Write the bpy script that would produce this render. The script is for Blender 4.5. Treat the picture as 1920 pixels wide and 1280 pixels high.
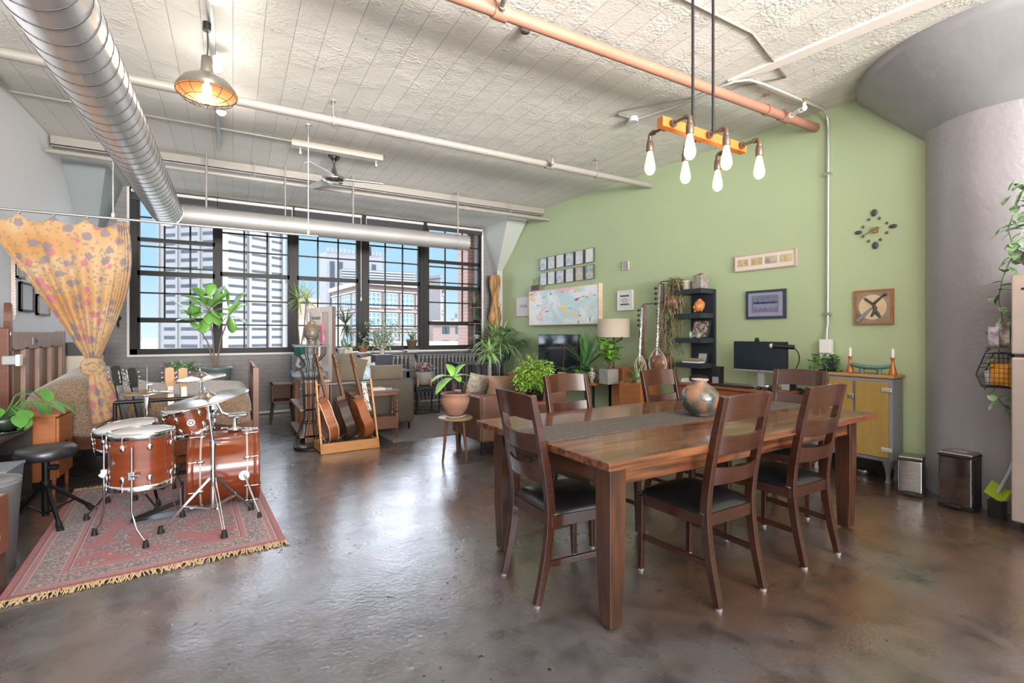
import bpy, bmesh, math, random
from mathutils import Vector, Matrix, Euler
PI = math.pi
random.seed(7)
for o in list(bpy.data.objects): bpy.data.objects.remove(o)
scene = bpy.context.scene
C = scene.collection
V = Vector
# ---------------------------------------------------------------- camera
FPX, CXP, HYP, YAW, CAMH = 919.6, 960.0, 625.0, math.radians(29.63), 1.35
cd = bpy.data.cameras.new('camera'); cam = bpy.data.objects.new('camera', cd); C.objects.link(cam)
cam.location = (0, 0, CAMH); cam.rotation_euler = (PI/2, 0, -YAW)
cd.sensor_width = 36; cd.lens = FPX/1920*36; cd.shift_y = (HYP-640)/1920; cd.clip_start = .05; cd.clip_end = 6000
scene.camera = cam
# ---------------------------------------------------------------- sky, sun, exposure
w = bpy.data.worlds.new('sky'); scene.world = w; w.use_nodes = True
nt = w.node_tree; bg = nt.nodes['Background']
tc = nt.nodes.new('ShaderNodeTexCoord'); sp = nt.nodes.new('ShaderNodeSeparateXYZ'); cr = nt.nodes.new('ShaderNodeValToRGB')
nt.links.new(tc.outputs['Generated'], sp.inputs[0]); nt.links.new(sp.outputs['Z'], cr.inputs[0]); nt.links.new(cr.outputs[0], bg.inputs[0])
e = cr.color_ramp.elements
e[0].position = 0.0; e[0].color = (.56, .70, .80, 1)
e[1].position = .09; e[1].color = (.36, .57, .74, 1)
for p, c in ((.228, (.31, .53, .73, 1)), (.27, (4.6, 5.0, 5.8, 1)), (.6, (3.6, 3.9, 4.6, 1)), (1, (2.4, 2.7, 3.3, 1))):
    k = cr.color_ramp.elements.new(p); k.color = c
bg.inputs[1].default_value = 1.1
def lamp(kind, name, loc, energy, col, rot=(0, 0, 0), **kw):
    l = bpy.data.lights.new(name, kind); l.energy = energy; l.color = col
    for a, b in kw.items(): setattr(l, a, b)
    o = bpy.data.objects.new(name, l); C.objects.link(o); o.location = loc; o.rotation_euler = rot
    return o
lamp('SUN', 'sun', (60, 20, 60), 6.2, (1, .94, .84), Euler((math.radians(52), 0, math.radians(84))), angle=.01)
# added fill lamps behind the camera, standing in for the unseen kitchen half
lamp('AREA', 'rear_fill', (1.6, -4.6, 2.65), 230, (1, .95, .91), (math.radians(97), 0, 0), shape='RECTANGLE', size=7.0, size_y=1.7)
lamp('AREA', 'rear_up_fill', (.6, -2.4, 1.7), 160, (1, .95, .89), (math.radians(128), 0, 0), shape='RECTANGLE', size=4.6, size_y=1.0, spread=math.radians(120))
lamp('AREA', 'rear_far_fill', (1.2, -4.7, 1.9), 200, (1, .96, .92), (math.radians(99.5), 0, 0), shape='RECTANGLE', size=6.5, size_y=.9, spread=math.radians(45))
lamp('AREA', 'rear_warm_fill', (1.9, -1.8, 3.3), 75, (1, .80, .62), (math.radians(30), 0, 0), shape='RECTANGLE', size=3.0, size_y=1.5)
vs = scene.view_settings; vs.view_transform = 'Standard'; vs.look = 'None'; vs.gamma = 1; vs.use_curve_mapping = False; vs.exposure = 0.35
# ---------------------------------------------------------------- placing: turn a point of the frame into a point on a real surface
CT, ST = math.cos(YAW), math.sin(YAW)
def ray(u, v):
    a = (u-CXP)/FPX; b = (HYP-v)/FPX
    return V((a*CT+ST, CT-a*ST, b))
CAM = V((0, 0, CAMH))
def at_z(u, v, z): r = ray(u, v); return CAM+r*((z-CAMH)/r.z)
def at_y(u, v, y): r = ray(u, v); return CAM+r*(y/r.y)
def at_x(u, v, x): r = ray(u, v); return CAM+r*(x/r.x)
def at_d(u, v, d): return CAM+ray(u, v)*d
GM = (4.993-5.333)/(7.6-2.51); GC = 5.333-GM*2.51
GANG = math.atan(GM)                      # the green wall is a little out of square
def gx(y): return GC+GM*y
def at_g(u, v, off=0):
    r = ray(u, v); return CAM+r*((GC-off)/(r.x-GM*r.y))
# ---------------------------------------------------------------- materials
MATS = {}
def mat(name, col, rough=.5, metal=0., col2=None, nscale=8, nmix=.5, bump=0, bscale=60, stretch=None, coat=0, spec=.5, emit=None, estr=0, trans=0, wave=None, alpha=1, sheen=0, ior=None, detail=4, contrast=.25):
    if name in MATS: return MATS[name]
    m = bpy.data.materials.new(name); MATS[name] = m; m.use_nodes = True
    n = m.node_tree.nodes; L = m.node_tree.links; b = n['Principled BSDF']
    b.inputs['Base Color'].default_value = (*col, 1); b.inputs['Roughness'].default_value = rough; b.inputs['Metallic'].default_value = metal
    b.inputs['Specular IOR Level'].default_value = spec; b.inputs['Coat Weight'].default_value = coat; b.inputs['Coat Roughness'].default_value = .08
    if trans: b.inputs['Transmission Weight'].default_value = trans
    if sheen: b.inputs['Sheen Weight'].default_value = sheen
    if ior: b.inputs['IOR'].default_value = ior
    if alpha < 1: b.inputs['Alpha'].default_value = alpha
    if emit: b.inputs['Emission Color'].default_value = (*emit, 1); b.inputs['Emission Strength'].default_value = estr
    if col2 or bump:
        t = n.new('ShaderNodeTexCoord'); mp = n.new('ShaderNodeMapping'); L.new(t.outputs['Object'], mp.inputs[0])
        if stretch: mp.inputs['Scale'].default_value = stretch
    if col2:
        if wave:
            x = n.new('ShaderNodeTexWave'); x.inputs['Scale'].default_value = wave[0]; x.inputs['Distortion'].default_value = wave[1]; x.inputs['Detail'].default_value = 3; x.bands_direction = wave[2] if len(wave) > 2 else 'X'
            fac = x.outputs['Fac']
        else:
            x = n.new('ShaderNodeTexNoise'); x.inputs['Scale'].default_value = nscale; x.inputs['Detail'].default_value = detail; fac = x.outputs['Fac']
        L.new(mp.outputs[0], x.inputs['Vector'])
        r = n.new('ShaderNodeMapRange'); r.inputs[1].default_value = .5-contrast; r.inputs[2].default_value = .5+contrast
        L.new(fac, r.inputs[0])
        mx = n.new('ShaderNodeMix'); mx.data_type = 'RGBA'; mx.inputs[6].default_value = (*col, 1); mx.inputs[7].default_value = (*col2, 1)
        L.new(r.outputs[0], mx.inputs[0]); L.new(mx.outputs[2], b.inputs['Base Color'])
    if bump:
        x2 = n.new('ShaderNodeTexNoise'); x2.inputs['Scale'].default_value = bscale; x2.inputs['Detail'].default_value = 3
        L.new(mp.outputs[0], x2.inputs['Vector'])
        bp = n.new('ShaderNodeBump'); bp.inputs['Strength'].default_value = bump; bp.inputs['Distance'].default_value = .01
        L.new(x2.outputs['Fac'], bp.inputs['Height']); L.new(bp.outputs[0], b.inputs['Normal'])
    return m
def nodes_of(m): return m.node_tree.nodes, m.node_tree.links, m.node_tree.nodes['Principled BSDF']
# ---------------------------------------------------------------- mesh builder
def basis(d):
    d = V(d).normalized(); a = V((0, 0, 1)) if abs(d.z) < .95 else V((1, 0, 0))
    x = d.cross(a).normalized(); y = d.cross(x).normalized(); return x, y, d
class B:
    def __init__(s): s.v = []; s.f = []; s.sm = []
    def add(s, vs, fs, sm=False, M=None):
        k = len(s.v)
        s.v += [tuple(M @ V(p)) if M else tuple(p) for p in vs]
        s.f += [tuple(i+k for i in f) for f in fs]; s.sm += [sm]*len(fs); return s
    def box(s, x0, x1, y0, y1, z0, z1, M=None):
        vs = [(x, y, z) for z in (z0, z1) for y in (y0, y1) for x in (x0, x1)]
        return s.add(vs, [(0, 2, 3, 1), (4, 5, 7, 6), (0, 1, 5, 4), (2, 6, 7, 3), (0, 4, 6, 2), (1, 3, 7, 5)], M=M)
    def cbox(s, c, sz, rot=None):
        M = Matrix.Translation(V(c)) @ (Euler(rot).to_matrix().to_4x4() if rot else Matrix())
        a, b, d = sz[0]/2, sz[1]/2, sz[2]/2
        return s.box(-a, a, -b, b, -d, d, M)
    def bar(s, p, q, wd, ht, up=(0, 0, 1), w2=None, h2=None):       # square bar from p to q, wd across, ht along up
        p, q = V(p), V(q); d = (q-p).normalized(); x = d.cross(V(up)).normalized(); u = x.cross(d).normalized()
        w2 = w2 or wd; h2 = h2 or ht; vs = []
        for c, a, b in ((p, wd/2, ht/2), (q, w2/2, h2/2)):
            vs += [c-x*a-u*b, c+x*a-u*b, c+x*a+u*b, c-x*a+u*b]
        return s.add(vs, [(3, 2, 1, 0), (4, 5, 6, 7), (0, 1, 5, 4), (1, 2, 6, 5), (2, 3, 7, 6), (3, 0, 4, 7)])
    def loft(s, secs, up=(0, 1, 0)):                      # secs: (centre, width, height); one continuous square bar
        n = len(secs); cs = [V(q[0]) for q in secs]; vs = []
        for i, (c, w_, h_) in enumerate(secs):
            d = (cs[min(i+1, n-1)]-cs[max(i-1, 0)]).normalized(); x = d.cross(V(up)).normalized(); u = x.cross(d).normalized(); c = V(c); a, b_ = w_/2, h_/2
            vs += [c-x*a-u*b_, c+x*a-u*b_, c+x*a+u*b_, c-x*a+u*b_]
        fs = [(3, 2, 1, 0), (4*n-4, 4*n-3, 4*n-2, 4*n-1)]
        for i in range(n-1): fs += [(4*i+k, 4*i+(k+1) % 4, 4*i+4+(k+1) % 4, 4*i+4+k) for k in range(4)]
        return s.add(vs, fs)
    def cyl(s, p, q, r, r2=None, n=16, caps=True):
        p, q = V(p), V(q); r2 = r if r2 is None else r2; x, y, d = basis(q-p); vs = []
        for c, rr in ((p, r), (q, r2)):
            vs += [c+(x*math.cos(2*PI*i/n)+y*math.sin(2*PI*i/n))*rr for i in range(n)]
        s.add(vs, [(i, (i+1) % n, n+(i+1) % n, n+i) for i in range(n)], True)
        if caps: s.add(vs, [tuple(range(n-1, -1, -1)), tuple(range(n, 2*n))])
        return s
    def tube(s, pts, r, n=8, closed=False, caps=True):
        pts = [V(p) for p in pts]; m = len(pts); rr = r if isinstance(r, (list, tuple)) else [r]*m; vs = []
        px = None
        for i, p in enumerate(pts):
            if closed: d = pts[(i+1) % m]-pts[i-1]
            else: d = pts[min(i+1, m-1)]-pts[max(i-1, 0)]
            d = d.normalized() if d.length > 1e-9 else V((0, 0, 1))
            if px is None: x, y, _ = basis(d)
            else:
                x = px-d*px.dot(d)
                x = x.normalized() if x.length > 1e-6 else basis(d)[0]
                y = d.cross(x)
            px = x
            vs += [p+(x*math.cos(2*PI*k/n)+y*math.sin(2*PI*k/n))*rr[i] for k in range(n)]
        fs = []
        for i in range(m if closed else m-1):
            a, b = i*n, ((i+1) % m)*n
            fs += [(a+k, a+(k+1) % n, b+(k+1) % n, b+k) for k in range(n)]
        s.add(vs, fs, True)
        if caps and not closed: s.add(vs, [tuple(range(n-1, -1, -1)), tuple(range((m-1)*n, m*n))])
        return s
    def lathe(s, prof, c=(0, 0, 0), axis=(0, 0, 1), n=28, M=None, rib=None, smooth=True):   # prof: (r, h)
        c = V(c); x, y, d = basis(axis)
        if V(axis) == V((0, 0, 1)): x, y, d = V((1, 0, 0)), V((0, 1, 0)), V((0, 0, 1))
        vs = []
        for r, h in prof:
            for i in range(n):
                t = 2*PI*i/n; k = rib(t, h) if rib else 1
                vs.append(c+(x*math.cos(t)+y*math.sin(t))*max(r, 1e-4)*k+d*h)
        fs = [(j*n+i, j*n+(i+1) % n, (j+1)*n+(i+1) % n, (j+1)*n+i) for j in range(len(prof)-1) for i in range(n)]
        return s.add(vs, fs, smooth, M=M)
    def prism(s, out, y0, y1, M=None, sm=False):          # outline in x,z extruded along y
        n = len(out); vs = [(x, y0, z) for x, z in out]+[(x, y1, z) for x, z in out]
        s.add(vs, [tuple(range(n)), tuple(range(2*n-1, n-1, -1))], M=M)
        return s.add(vs, [((i+1) % n, i, n+i, n+(i+1) % n) for i in range(n)], sm, M=M)
    def blob(s, c, r, n=16, m=10, M=None, fn=None):
        r = r if isinstance(r, (tuple, list)) else (r, r, r); c = V(c); vs = []
        for j in range(m+1):
            ph = PI*j/m
            for i in range(n):
                t = 2*PI*i/n; p = V((math.sin(ph)*math.cos(t), math.sin(ph)*math.sin(t), math.cos(ph)))
                k = fn(p) if fn else 1
                vs.append(c+V((p.x*r[0], p.y*r[1], p.z*r[2]))*k)
        fs = [(j*n+i, (j+1)*n+i, (j+1)*n+(i+1) % n, j*n+(i+1) % n) for j in range(m) for i in range(n)]
        return s.add(vs, fs, True, M=M)
    def pillow(s, c, sz, rot=(0, 0, 0), n=10, pw=.45):     # sz: width, height, thickness; lies in xz, thick in y
        M = Matrix.Translation(V(c)) @ Euler(rot).to_matrix().to_4x4(); vs = []; fs = []
        for sg in (-1, 1):
            k = len(vs)
            for j in range(n+1):
                for i in range(n+1):
                    a, b = i/n*2-1, j/n*2-1
                    t = ((1-a*a)*(1-b*b))**pw
                    sh = 1-.06*(1-abs(a*b))
                    vs.append((a*sz[0]/2*(1-.06*(1-b*b)), sg*t*sz[2]/2, b*sz[1]/2*(1-.06*(1-a*a))))
            for j in range(n):
                for i in range(n):
                    q = (k+j*(n+1)+i, k+j*(n+1)+i+1, k+(j+1)*(n+1)+i+1, k+(j+1)*(n+1)+i)
                    fs.append(q if sg < 0 else q[::-1])
        return s.add(vs, fs, True, M=M)
    def leaf(s, p, d, L, W, droop=.3, n=5, up=(0, 0, 1), fold=.25, shape='leaf', curl=0):
        p = V(p); d = V(d).normalized(); up = V(up); side = d.cross(up)
        side = side.normalized() if side.length > .05 else V((1, 0, 0)).cross(d).normalized()
        vs = []; q = p.copy(); dr = d.copy()
        for i in range(n+1):
            t = i/n
            if shape == 'leaf': wd = math.sin(PI*min(1, .06+t*.94))**.7*W/2 if t < 1 else 0
            elif shape == 'fiddle': wd = (math.sin(PI*(.05+t*.93)**1.5))**.6*W/2 if t < 1 else W*.12
            else: wd = W/2*(1-t**2.2)*(.6+.4*min(1, t*5))
            nrm = side.cross(dr).normalized()
            vs += [q-side*wd-nrm*-fold*wd, q, q+side*wd-nrm*-fold*wd]
            q = q+dr*(L/n); dr = (dr+V((0, 0, -1))*droop/n*1.6).normalized()
        fs = []
        for i in range(n):
            a = i*3
            fs += [(a, a+1, a+4, a+3), (a+1, a+2, a+5, a+4)]
        return s.add(vs, fs, True)
    def out(s, name, m, parent=None, bevel=0, label=None, cat=None, group=None, kind=None, world=True, subsurf=0, seg=2, solid=0):
        me = bpy.data.meshes.new(name); vs = [V(p) for p in s.v]; loc = None
        if parent is None and cat:
            lo = V([min(p[i] for p in vs) for i in range(3)]); hi = V([max(p[i] for p in vs) for i in range(3)])
            loc = V(((lo.x+hi.x)/2, (lo.y+hi.y)/2, lo.z)); vs = [p-loc for p in vs]
        elif parent is not None and world:
            inv = WM[parent.name].inverted(); vs = [inv @ p for p in vs]
        me.from_pydata([tuple(p) for p in vs], [], s.f)
        me.polygons.foreach_set('use_smooth', s.sm); me.materials.append(m); me.update()
        o = bpy.data.objects.new(name, me); C.objects.link(o)
        if loc is not None: o.location = loc
        WM[o.name] = Matrix.Translation(loc) if loc is not None else (WM[parent.name].copy() if parent is not None else Matrix())
        if parent is not None: o.parent = parent
        if bevel:
            md = o.modifiers.new('bevel', 'BEVEL'); md.width = bevel; md.segments = seg; md.limit_method = 'ANGLE'; md.angle_limit = .6
        if solid:
            md = o.modifiers.new('thick', 'SOLIDIFY'); md.thickness = solid; md.offset = 0
        if subsurf:
            md = o.modifiers.new('sub', 'SUBSURF'); md.levels = subsurf; md.render_levels = subsurf
        if label: o['label'] = label
        if cat: o['category'] = cat
        if group: o['group'] = group
        if kind: o['kind'] = kind
        return o
WM = {}
def thing(name, label, cat, loc, rz=0, group=None, rot=None):
    o = bpy.data.objects.new(name, None); C.objects.link(o); o.location = loc
    o.rotation_euler = rot if rot else (0, 0, rz); o.empty_display_size = .1
    o['label'] = label; o['category'] = cat
    if group: o['group'] = group
    WM[o.name] = Matrix.Translation(V(loc)) @ (Euler(rot) if rot else Euler((0, 0, rz))).to_matrix().to_4x4()
    return o
def struct(name, b, m, parent=None, bevel=0):
    return b.out(name, m, parent, bevel=bevel, kind='structure')
def tree(o, parent=None):
    c = o.copy(); C.objects.link(c)
    if parent is not None: c.parent = parent
    for ch in list(o.children): tree(ch, c)
    return c
def dup(root, loc, rz=0, label=None, group=None, sc=None):
    r = tree(root); r.location = loc; r.rotation_euler = (0, 0, rz)
    if label: r['label'] = label
    if group: r['group'] = group
    if sc: r.scale = (sc, sc, sc)
    return r
def text_mesh(txt, size, depth=.001):
    cu = bpy.data.curves.new('lettering', 'FONT'); cu.body = txt; cu.size = size; cu.extrude = depth; cu.align_x = 'CENTER'; cu.align_y = 'CENTER'
    o = bpy.data.objects.new('lettering', cu); C.objects.link(o); bpy.context.view_layer.update()
    me = bpy.data.meshes.new_from_object(o.evaluated_get(bpy.context.evaluated_depsgraph_get()))
    vs = [tuple(v.co) for v in me.vertices]; fs = [tuple(p.vertices) for p in me.polygons]
    bpy.data.objects.remove(o); bpy.data.curves.remove(cu); bpy.data.meshes.remove(me)
    b = B(); b.add(vs, fs); return b
def lettering(name, txt, size, m, parent, origin, right, up, depth=.0015):
    b = text_mesh(txt, size, depth); r = V(right).normalized(); u = V(up).normalized(); k = r.cross(u)
    M = Matrix(((r.x, u.x, k.x, origin[0]), (r.y, u.y, k.y, origin[1]), (r.z, u.z, k.z, origin[2]), (0, 0, 0, 1)))
    b.v = [tuple(M @ V(p)) for p in b.v]; return b.out(name, m, parent)
def rnd(a, b): return random.uniform(a, b)
# common materials
black = mat('black_metal', (.012, .012, .014), .38, .3)
blackpl = mat('black_plastic', (.01, .01, .012), .45)
chrome = mat('chrome', (.72, .73, .75), .12, 1)
steel = mat('brushed_steel', (.52, .50, .49), .28, 1, (.44, .42, .41), 3, stretch=(1, 1, 60))
white = mat('white_paint', (.8, .79, .77), .5)
brass = mat('brass', (.55, .38, .14), .3, 1)
soil = mat('soil', (.03, .018, .01), .95, 0, (.07, .045, .03), 60, bump=.5)
terra = mat('terracotta', (.50, .19, .10), .8, 0, (.38, .16, .10), 18, bump=.1)
leafg = mat('leaf_green', (.10, .30, .035), .45, 0, (.05, .19, .03), 9, sheen=.1)
leafb = mat('leaf_bright', (.28, .52, .06), .45, 0, (.16, .38, .04), 9)
leafd = mat('leaf_dark', (.035, .10, .03), .4, 0, (.06, .15, .05), 9)
leafs = mat('leaf_silver', (.32, .42, .28), .5, 0, (.16, .27, .14), 20)
bark = mat('bark', (.22, .17, .12), .9, 0, (.12, .09, .07), 30, bump=.4)
walnut = mat('dark_walnut', (.062, .017, .0075), .28, 0, (.022, .007, .004), 6, stretch=(1, 1, 14), coat=.25, contrast=.3)
tablewood = mat('table_wood', (.21, .074, .030), .26, 0, (.045, .015, .008), 3.0, stretch=(.7, 11, 11), coat=.35, contrast=.15, bump=.03, bscale=30)
tablelegwood = mat('table_leg_wood', (.085, .030, .014), .34, 0, (.035, .013, .008), 5, stretch=(5, 5, .8), coat=.2, contrast=.16)
teak = mat('teak', (.40, .15, .05), .4, 0, (.27, .09, .03), 5, stretch=(1, 1, 9), coat=.15)
oak = mat('honey_oak', (.55, .26, .09), .42, 0, (.42, .18, .06), 6, stretch=(1, 1, 8))
pale = mat('pale_wood', (.66, .52, .40), .55, 0, (.55, .41, .30), 6, stretch=(1, 1, 8))
# ================================================================ the room
LW, BY, CZ, LZ, YB = -1.86, 9.2, 3.65, 3.54, 7.68       # left wall, window wall, ceiling, lower ceiling by the windows, beam
REAR = -5.0
def floor_mat():
    m = mat('polished_concrete', (.10, .07, .055), .25); n, L, b = nodes_of(m)
    t = n.new('ShaderNodeTexCoord'); P = t.outputs['Object']
    def noise(sc, det=5, dist=0):
        x = n.new('ShaderNodeTexNoise'); x.inputs['Scale'].default_value = sc; x.inputs['Detail'].default_value = det; x.inputs['Distortion'].default_value = dist; L.new(P, x.inputs[0]); return x.outputs['Fac']
    def ramp(f, a, c): r = n.new('ShaderNodeMapRange'); r.inputs[1].default_value = a; r.inputs[2].default_value = c; L.new(f, r.inputs[0]); return r.outputs[0]
    def mix(f, a, c):
        x = n.new('ShaderNodeMix'); x.data_type = 'RGBA'; L.new(f, x.inputs[0])
        for i, q in ((6, a), (7, c)):
            if isinstance(q, tuple): x.inputs[i].default_value = (*q, 1)
            else: L.new(q, x.inputs[i])
        return x.outputs[2]
    sxf = n.new('ShaderNodeSeparateXYZ'); L.new(P, sxf.inputs[0]); ax_ = n.new('ShaderNodeMath'); ax_.operation = 'MULTIPLY_ADD'; L.new(sxf.outputs[0], ax_.inputs[0]); ax_.inputs[1].default_value = .075; L.new(noise(.9, 6, .6), ax_.inputs[2])
    c = mix(ramp(ax_.outputs[0], .52, .74), (.105, .102, .108), (.100, .054, .033))
    c = mix(ramp(noise(5, 8, .4), .45, .75), c, (.034, .027, .024))
    c = mix(ramp(noise(2.3, 7, .3), .58, .8), c, (.13, .088, .06))
    PITC = c
    r = ramp(noise(3, 5), .3, .7); mr = n.new('ShaderNodeMapRange'); mr.inputs[3].default_value = .20; mr.inputs[4].default_value = .38; L.new(r, mr.inputs[0]); L.new(mr.outputs[0], b.inputs['Roughness'])
    b.inputs['Specular IOR Level'].default_value = .8; b.inputs['Coat Weight'].default_value = 1.0; b.inputs['Coat Roughness'].default_value = .21; b.inputs['Coat IOR'].default_value = 1.7
    # trowel waves, scratches and small pits
    v = n.new('ShaderNodeTexVoronoi'); v.inputs['Scale'].default_value = 16; v.inputs['Randomness'].default_value = 1; L.new(P, v.inputs[0])
    wob = n.new('ShaderNodeMath'); wob.operation = 'MULTIPLY_ADD'; L.new(noise(30, 4, .5), wob.inputs[0]); wob.inputs[1].default_value = .5; L.new(v.outputs['Distance'], wob.inputs[2])
    pit = ramp(wob.outputs[0], .34, .42)
    gate = ramp(noise(1.7, 3), .55, .585)
    g2 = n.new('ShaderNodeMath'); g2.operation = 'SUBTRACT'; g2.inputs[0].default_value = 1; L.new(gate, g2.inputs[1])
    pm = n.new('ShaderNodeMath'); pm.operation = 'MAXIMUM'; L.new(pit, pm.inputs[0]); L.new(g2.outputs[0], pm.inputs[1])
    h = n.new('ShaderNodeMath'); h.operation = 'MULTIPLY_ADD'; L.new(noise(4.5, 9, .2), h.inputs[0]); h.inputs[1].default_value = .50
    h2 = n.new('ShaderNodeMath'); h2.operation = 'MULTIPLY_ADD'; L.new(noise(42, 7, .4), h2.inputs[0]); h2.inputs[1].default_value = .30; L.new(pm.outputs[0], h2.inputs[2]); L.new(mix(pm.outputs[0], (.016, .013, .012), PITC), b.inputs['Base Color']); L.new(h2.outputs[0], h.inputs[2])
    bp = n.new('ShaderNodeBump'); bp.inputs['Strength'].default_value = .42; bp.inputs['Distance'].default_value = .012; L.new(h.outputs[0], bp.inputs['Height'])
    L.new(bp.outputs[0], b.inputs['Normal']); L.new(bp.outputs[0], b.inputs['Coat Normal'])
    return m
def ceil_mat():
    m = mat('board_formed_concrete', (.70, .67, .62), .6); n, L, b = nodes_of(m)
    t = n.new('ShaderNodeTexCoord'); mp = n.new('ShaderNodeMapping'); mp.inputs['Rotation'].default_value = (0, 0, PI/2); L.new(t.outputs['Object'], mp.inputs[0])
    br = n.new('ShaderNodeTexBrick'); br.offset = .37; L.new(mp.outputs[0], br.inputs[0])
    br.inputs['Scale'].default_value = 1; br.inputs['Brick Width'].default_value = 2.9; br.inputs['Row Height'].default_value = .205; br.inputs['Mortar Size'].default_value = .0022; br.inputs['Mortar Smooth'].default_value = .6
    br.inputs['Color1'].default_value = (.66, .63, .585, 1); br.inputs['Color2'].default_value = (.61, .585, .545, 1); br.inputs['Mortar'].default_value = (.40, .38, .35, 1)
    v = n.new('ShaderNodeTexVoronoi'); v.inputs['Scale'].default_value = 5.5; L.new(t.outputs['Object'], v.inputs[0])
    r = n.new('ShaderNodeMapRange'); r.inputs[1].default_value = .02; r.inputs[2].default_value = .07; L.new(v.outputs['Distance'], r.inputs[0])
    nz = n.new('ShaderNodeTexNoise'); nz.inputs['Scale'].default_value = 40; nz.inputs['Detail'].default_value = 5; L.new(t.outputs['Object'], nz.inputs[0])
    nz2 = n.new('ShaderNodeTexNoise'); nz2.inputs['Scale'].default_value = 4; nz2.inputs['Detail'].default_value = 6; L.new(t.outputs['Object'], nz2.inputs[0])
    nr = n.new('ShaderNodeMapRange'); nr.inputs[1].default_value = .45; nr.inputs[2].default_value = .8; nr.inputs[3].default_value = .2; nr.inputs[4].default_value = 1; L.new(nz2.outputs['Fac'], nr.inputs[0])
    mu = n.new('ShaderNodeMath'); mu.operation = 'MULTIPLY'; L.new(nz.outputs['Fac'], mu.inputs[0]); L.new(nr.outputs[0], mu.inputs[1])
    mx = n.new('ShaderNodeMix'); mx.data_type = 'RGBA'; L.new(r.outputs[0], mx.inputs[0]); mx.inputs[6].default_value = (.25, .23, .21, 1); L.new(br.outputs['Color'], mx.inputs[7]); L.new(mx.outputs[2], b.inputs['Base Color'])
    s = n.new('ShaderNodeMath'); s.operation = 'MULTIPLY_ADD'; L.new(br.outputs['Fac'], s.inputs[0]); s.inputs[1].default_value = -.55; L.new(mu.outputs[0], s.inputs[2])
    bp = n.new('ShaderNodeBump'); bp.inputs['Strength'].default_value = .8; bp.inputs['Distance'].default_value = .02; L.new(s.outputs[0], bp.inputs['Height']); L.new(bp.outputs[0], b.inputs['Normal'])
    return m
def brick_mat(name, c1, c2, mo, vert='XZ', bw=.21, rh=.075, rough=.7, strength=.8, mort=.008):
    m = mat(name, c1, rough); n, L, b = nodes_of(m)
    t = n.new('ShaderNodeTexCoord'); sx = n.new('ShaderNodeSeparateXYZ'); L.new(t.outputs['Object'], sx.inputs[0])
    cb = n.new('ShaderNodeCombineXYZ'); L.new(sx.outputs['XYZ'.index(vert[0])], cb.inputs[0]); L.new(sx.outputs['XYZ'.index(vert[1])], cb.inputs[1])
    br = n.new('ShaderNodeTexBrick'); L.new(cb.outputs[0], br.inputs[0]); br.inputs['Scale'].default_value = 1
    br.inputs['Brick Width'].default_value = bw; br.inputs['Row Height'].default_value = rh; br.inputs['Mortar Size'].default_value = mort; br.inputs['Mortar Smooth'].default_value = .4
    for k, c in (('Color1', c1), ('Color2', c2), ('Mortar', mo)): br.inputs[k].default_value = (*c, 1)
    L.new(br.outputs['Color'], b.inputs['Base Color'])
    nz = n.new('ShaderNodeTexNoise'); nz.inputs['Scale'].default_value = 14; nz.inputs['Detail'].default_value = 5; L.new(t.outputs['Object'], nz.inputs[0])
    s = n.new('ShaderNodeMath'); s.operation = 'MULTIPLY_ADD'; L.new(br.outputs['Fac'], s.inputs[0]); s.inputs[1].default_value = -1; L.new(nz.outputs['Fac'], s.inputs[2])
    bp = n.new('ShaderNodeBump'); bp.inputs['Strength'].default_value = strength; bp.inputs['Distance'].default_value = .01; L.new(s.outputs[0], bp.inputs['Height']); L.new(bp.outputs[0], b.inputs['Normal'])
    return m
fm, cm = floor_mat(), ceil_mat()
gbrick = brick_mat('grey_painted_brick', (.20, .192, .20), (.195, .187, .195), (.17, .163, .17), strength=.45)
green = mat('sage_green_paint', (.44, .53, .315), .6, 0, (.42, .51, .31), 2, bump=.05, bscale=90)
wpaint = mat('white_wall_paint', (.80, .80, .83), .55, bump=.06, bscale=25)
colm = mat('grey_column_paint', (.33, .31, .325), .33, 0, (.30, .285, .30), 2, bump=.35, bscale=26, spec=.6)
greyp = mat('grey_bracket_paint', (.30, .33, .34), .5)
pipew = mat('painted_pipe', (.25, .23, .205), .45)
pipeg = mat('grey_painted_pipe', (.36, .34, .32), .45)

b = B(); b.box(LW-.15, 5.75, REAR, BY+.15, -.12, 0); struct('floor', b, fm)
b = B(); b.box(LW-.15, 5.75, REAR, YB, CZ, CZ+.15); struct('ceiling', b, cm)
b = B(); b.box(LW-.15, 5.75, YB, BY+.5, LZ, CZ+.15); struct('ceiling_window_bay', b, cm)
b = B(); b.box(LW+.02, 5.0, YB-.10, YB+.02, LZ+.0, CZ-.001)
b.box(LW+.02, 5.0, YB-.10, YB+.20, LZ-.012, LZ+.012); struct('trim_beam', b, pipew)
b = B(); b.box(LW-.15, LW, 5.2, BY+.15, 0, CZ); struct('wall_left', b, wpaint)
b = B(); b.box(LW-.15-1.6, LW-.001-1.6, REAR, 5.2, 0, CZ); b.box(LW-1.75, LW-.15, 5.2, 5.3, 0, CZ); struct('wall_left_front', b, wpaint)
b = B(); b.box(LW-1.75, LW-.15, REAR, 5.2, CZ, CZ+.15); struct('ceiling_left', b, cm)
b = B(); b.box(LW-1.75, LW-.15, REAR, 5.2, -.12, 0); struct('floor_left', b, fm)
b = B(); y0, y1 = REAR, BY+.15
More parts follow.
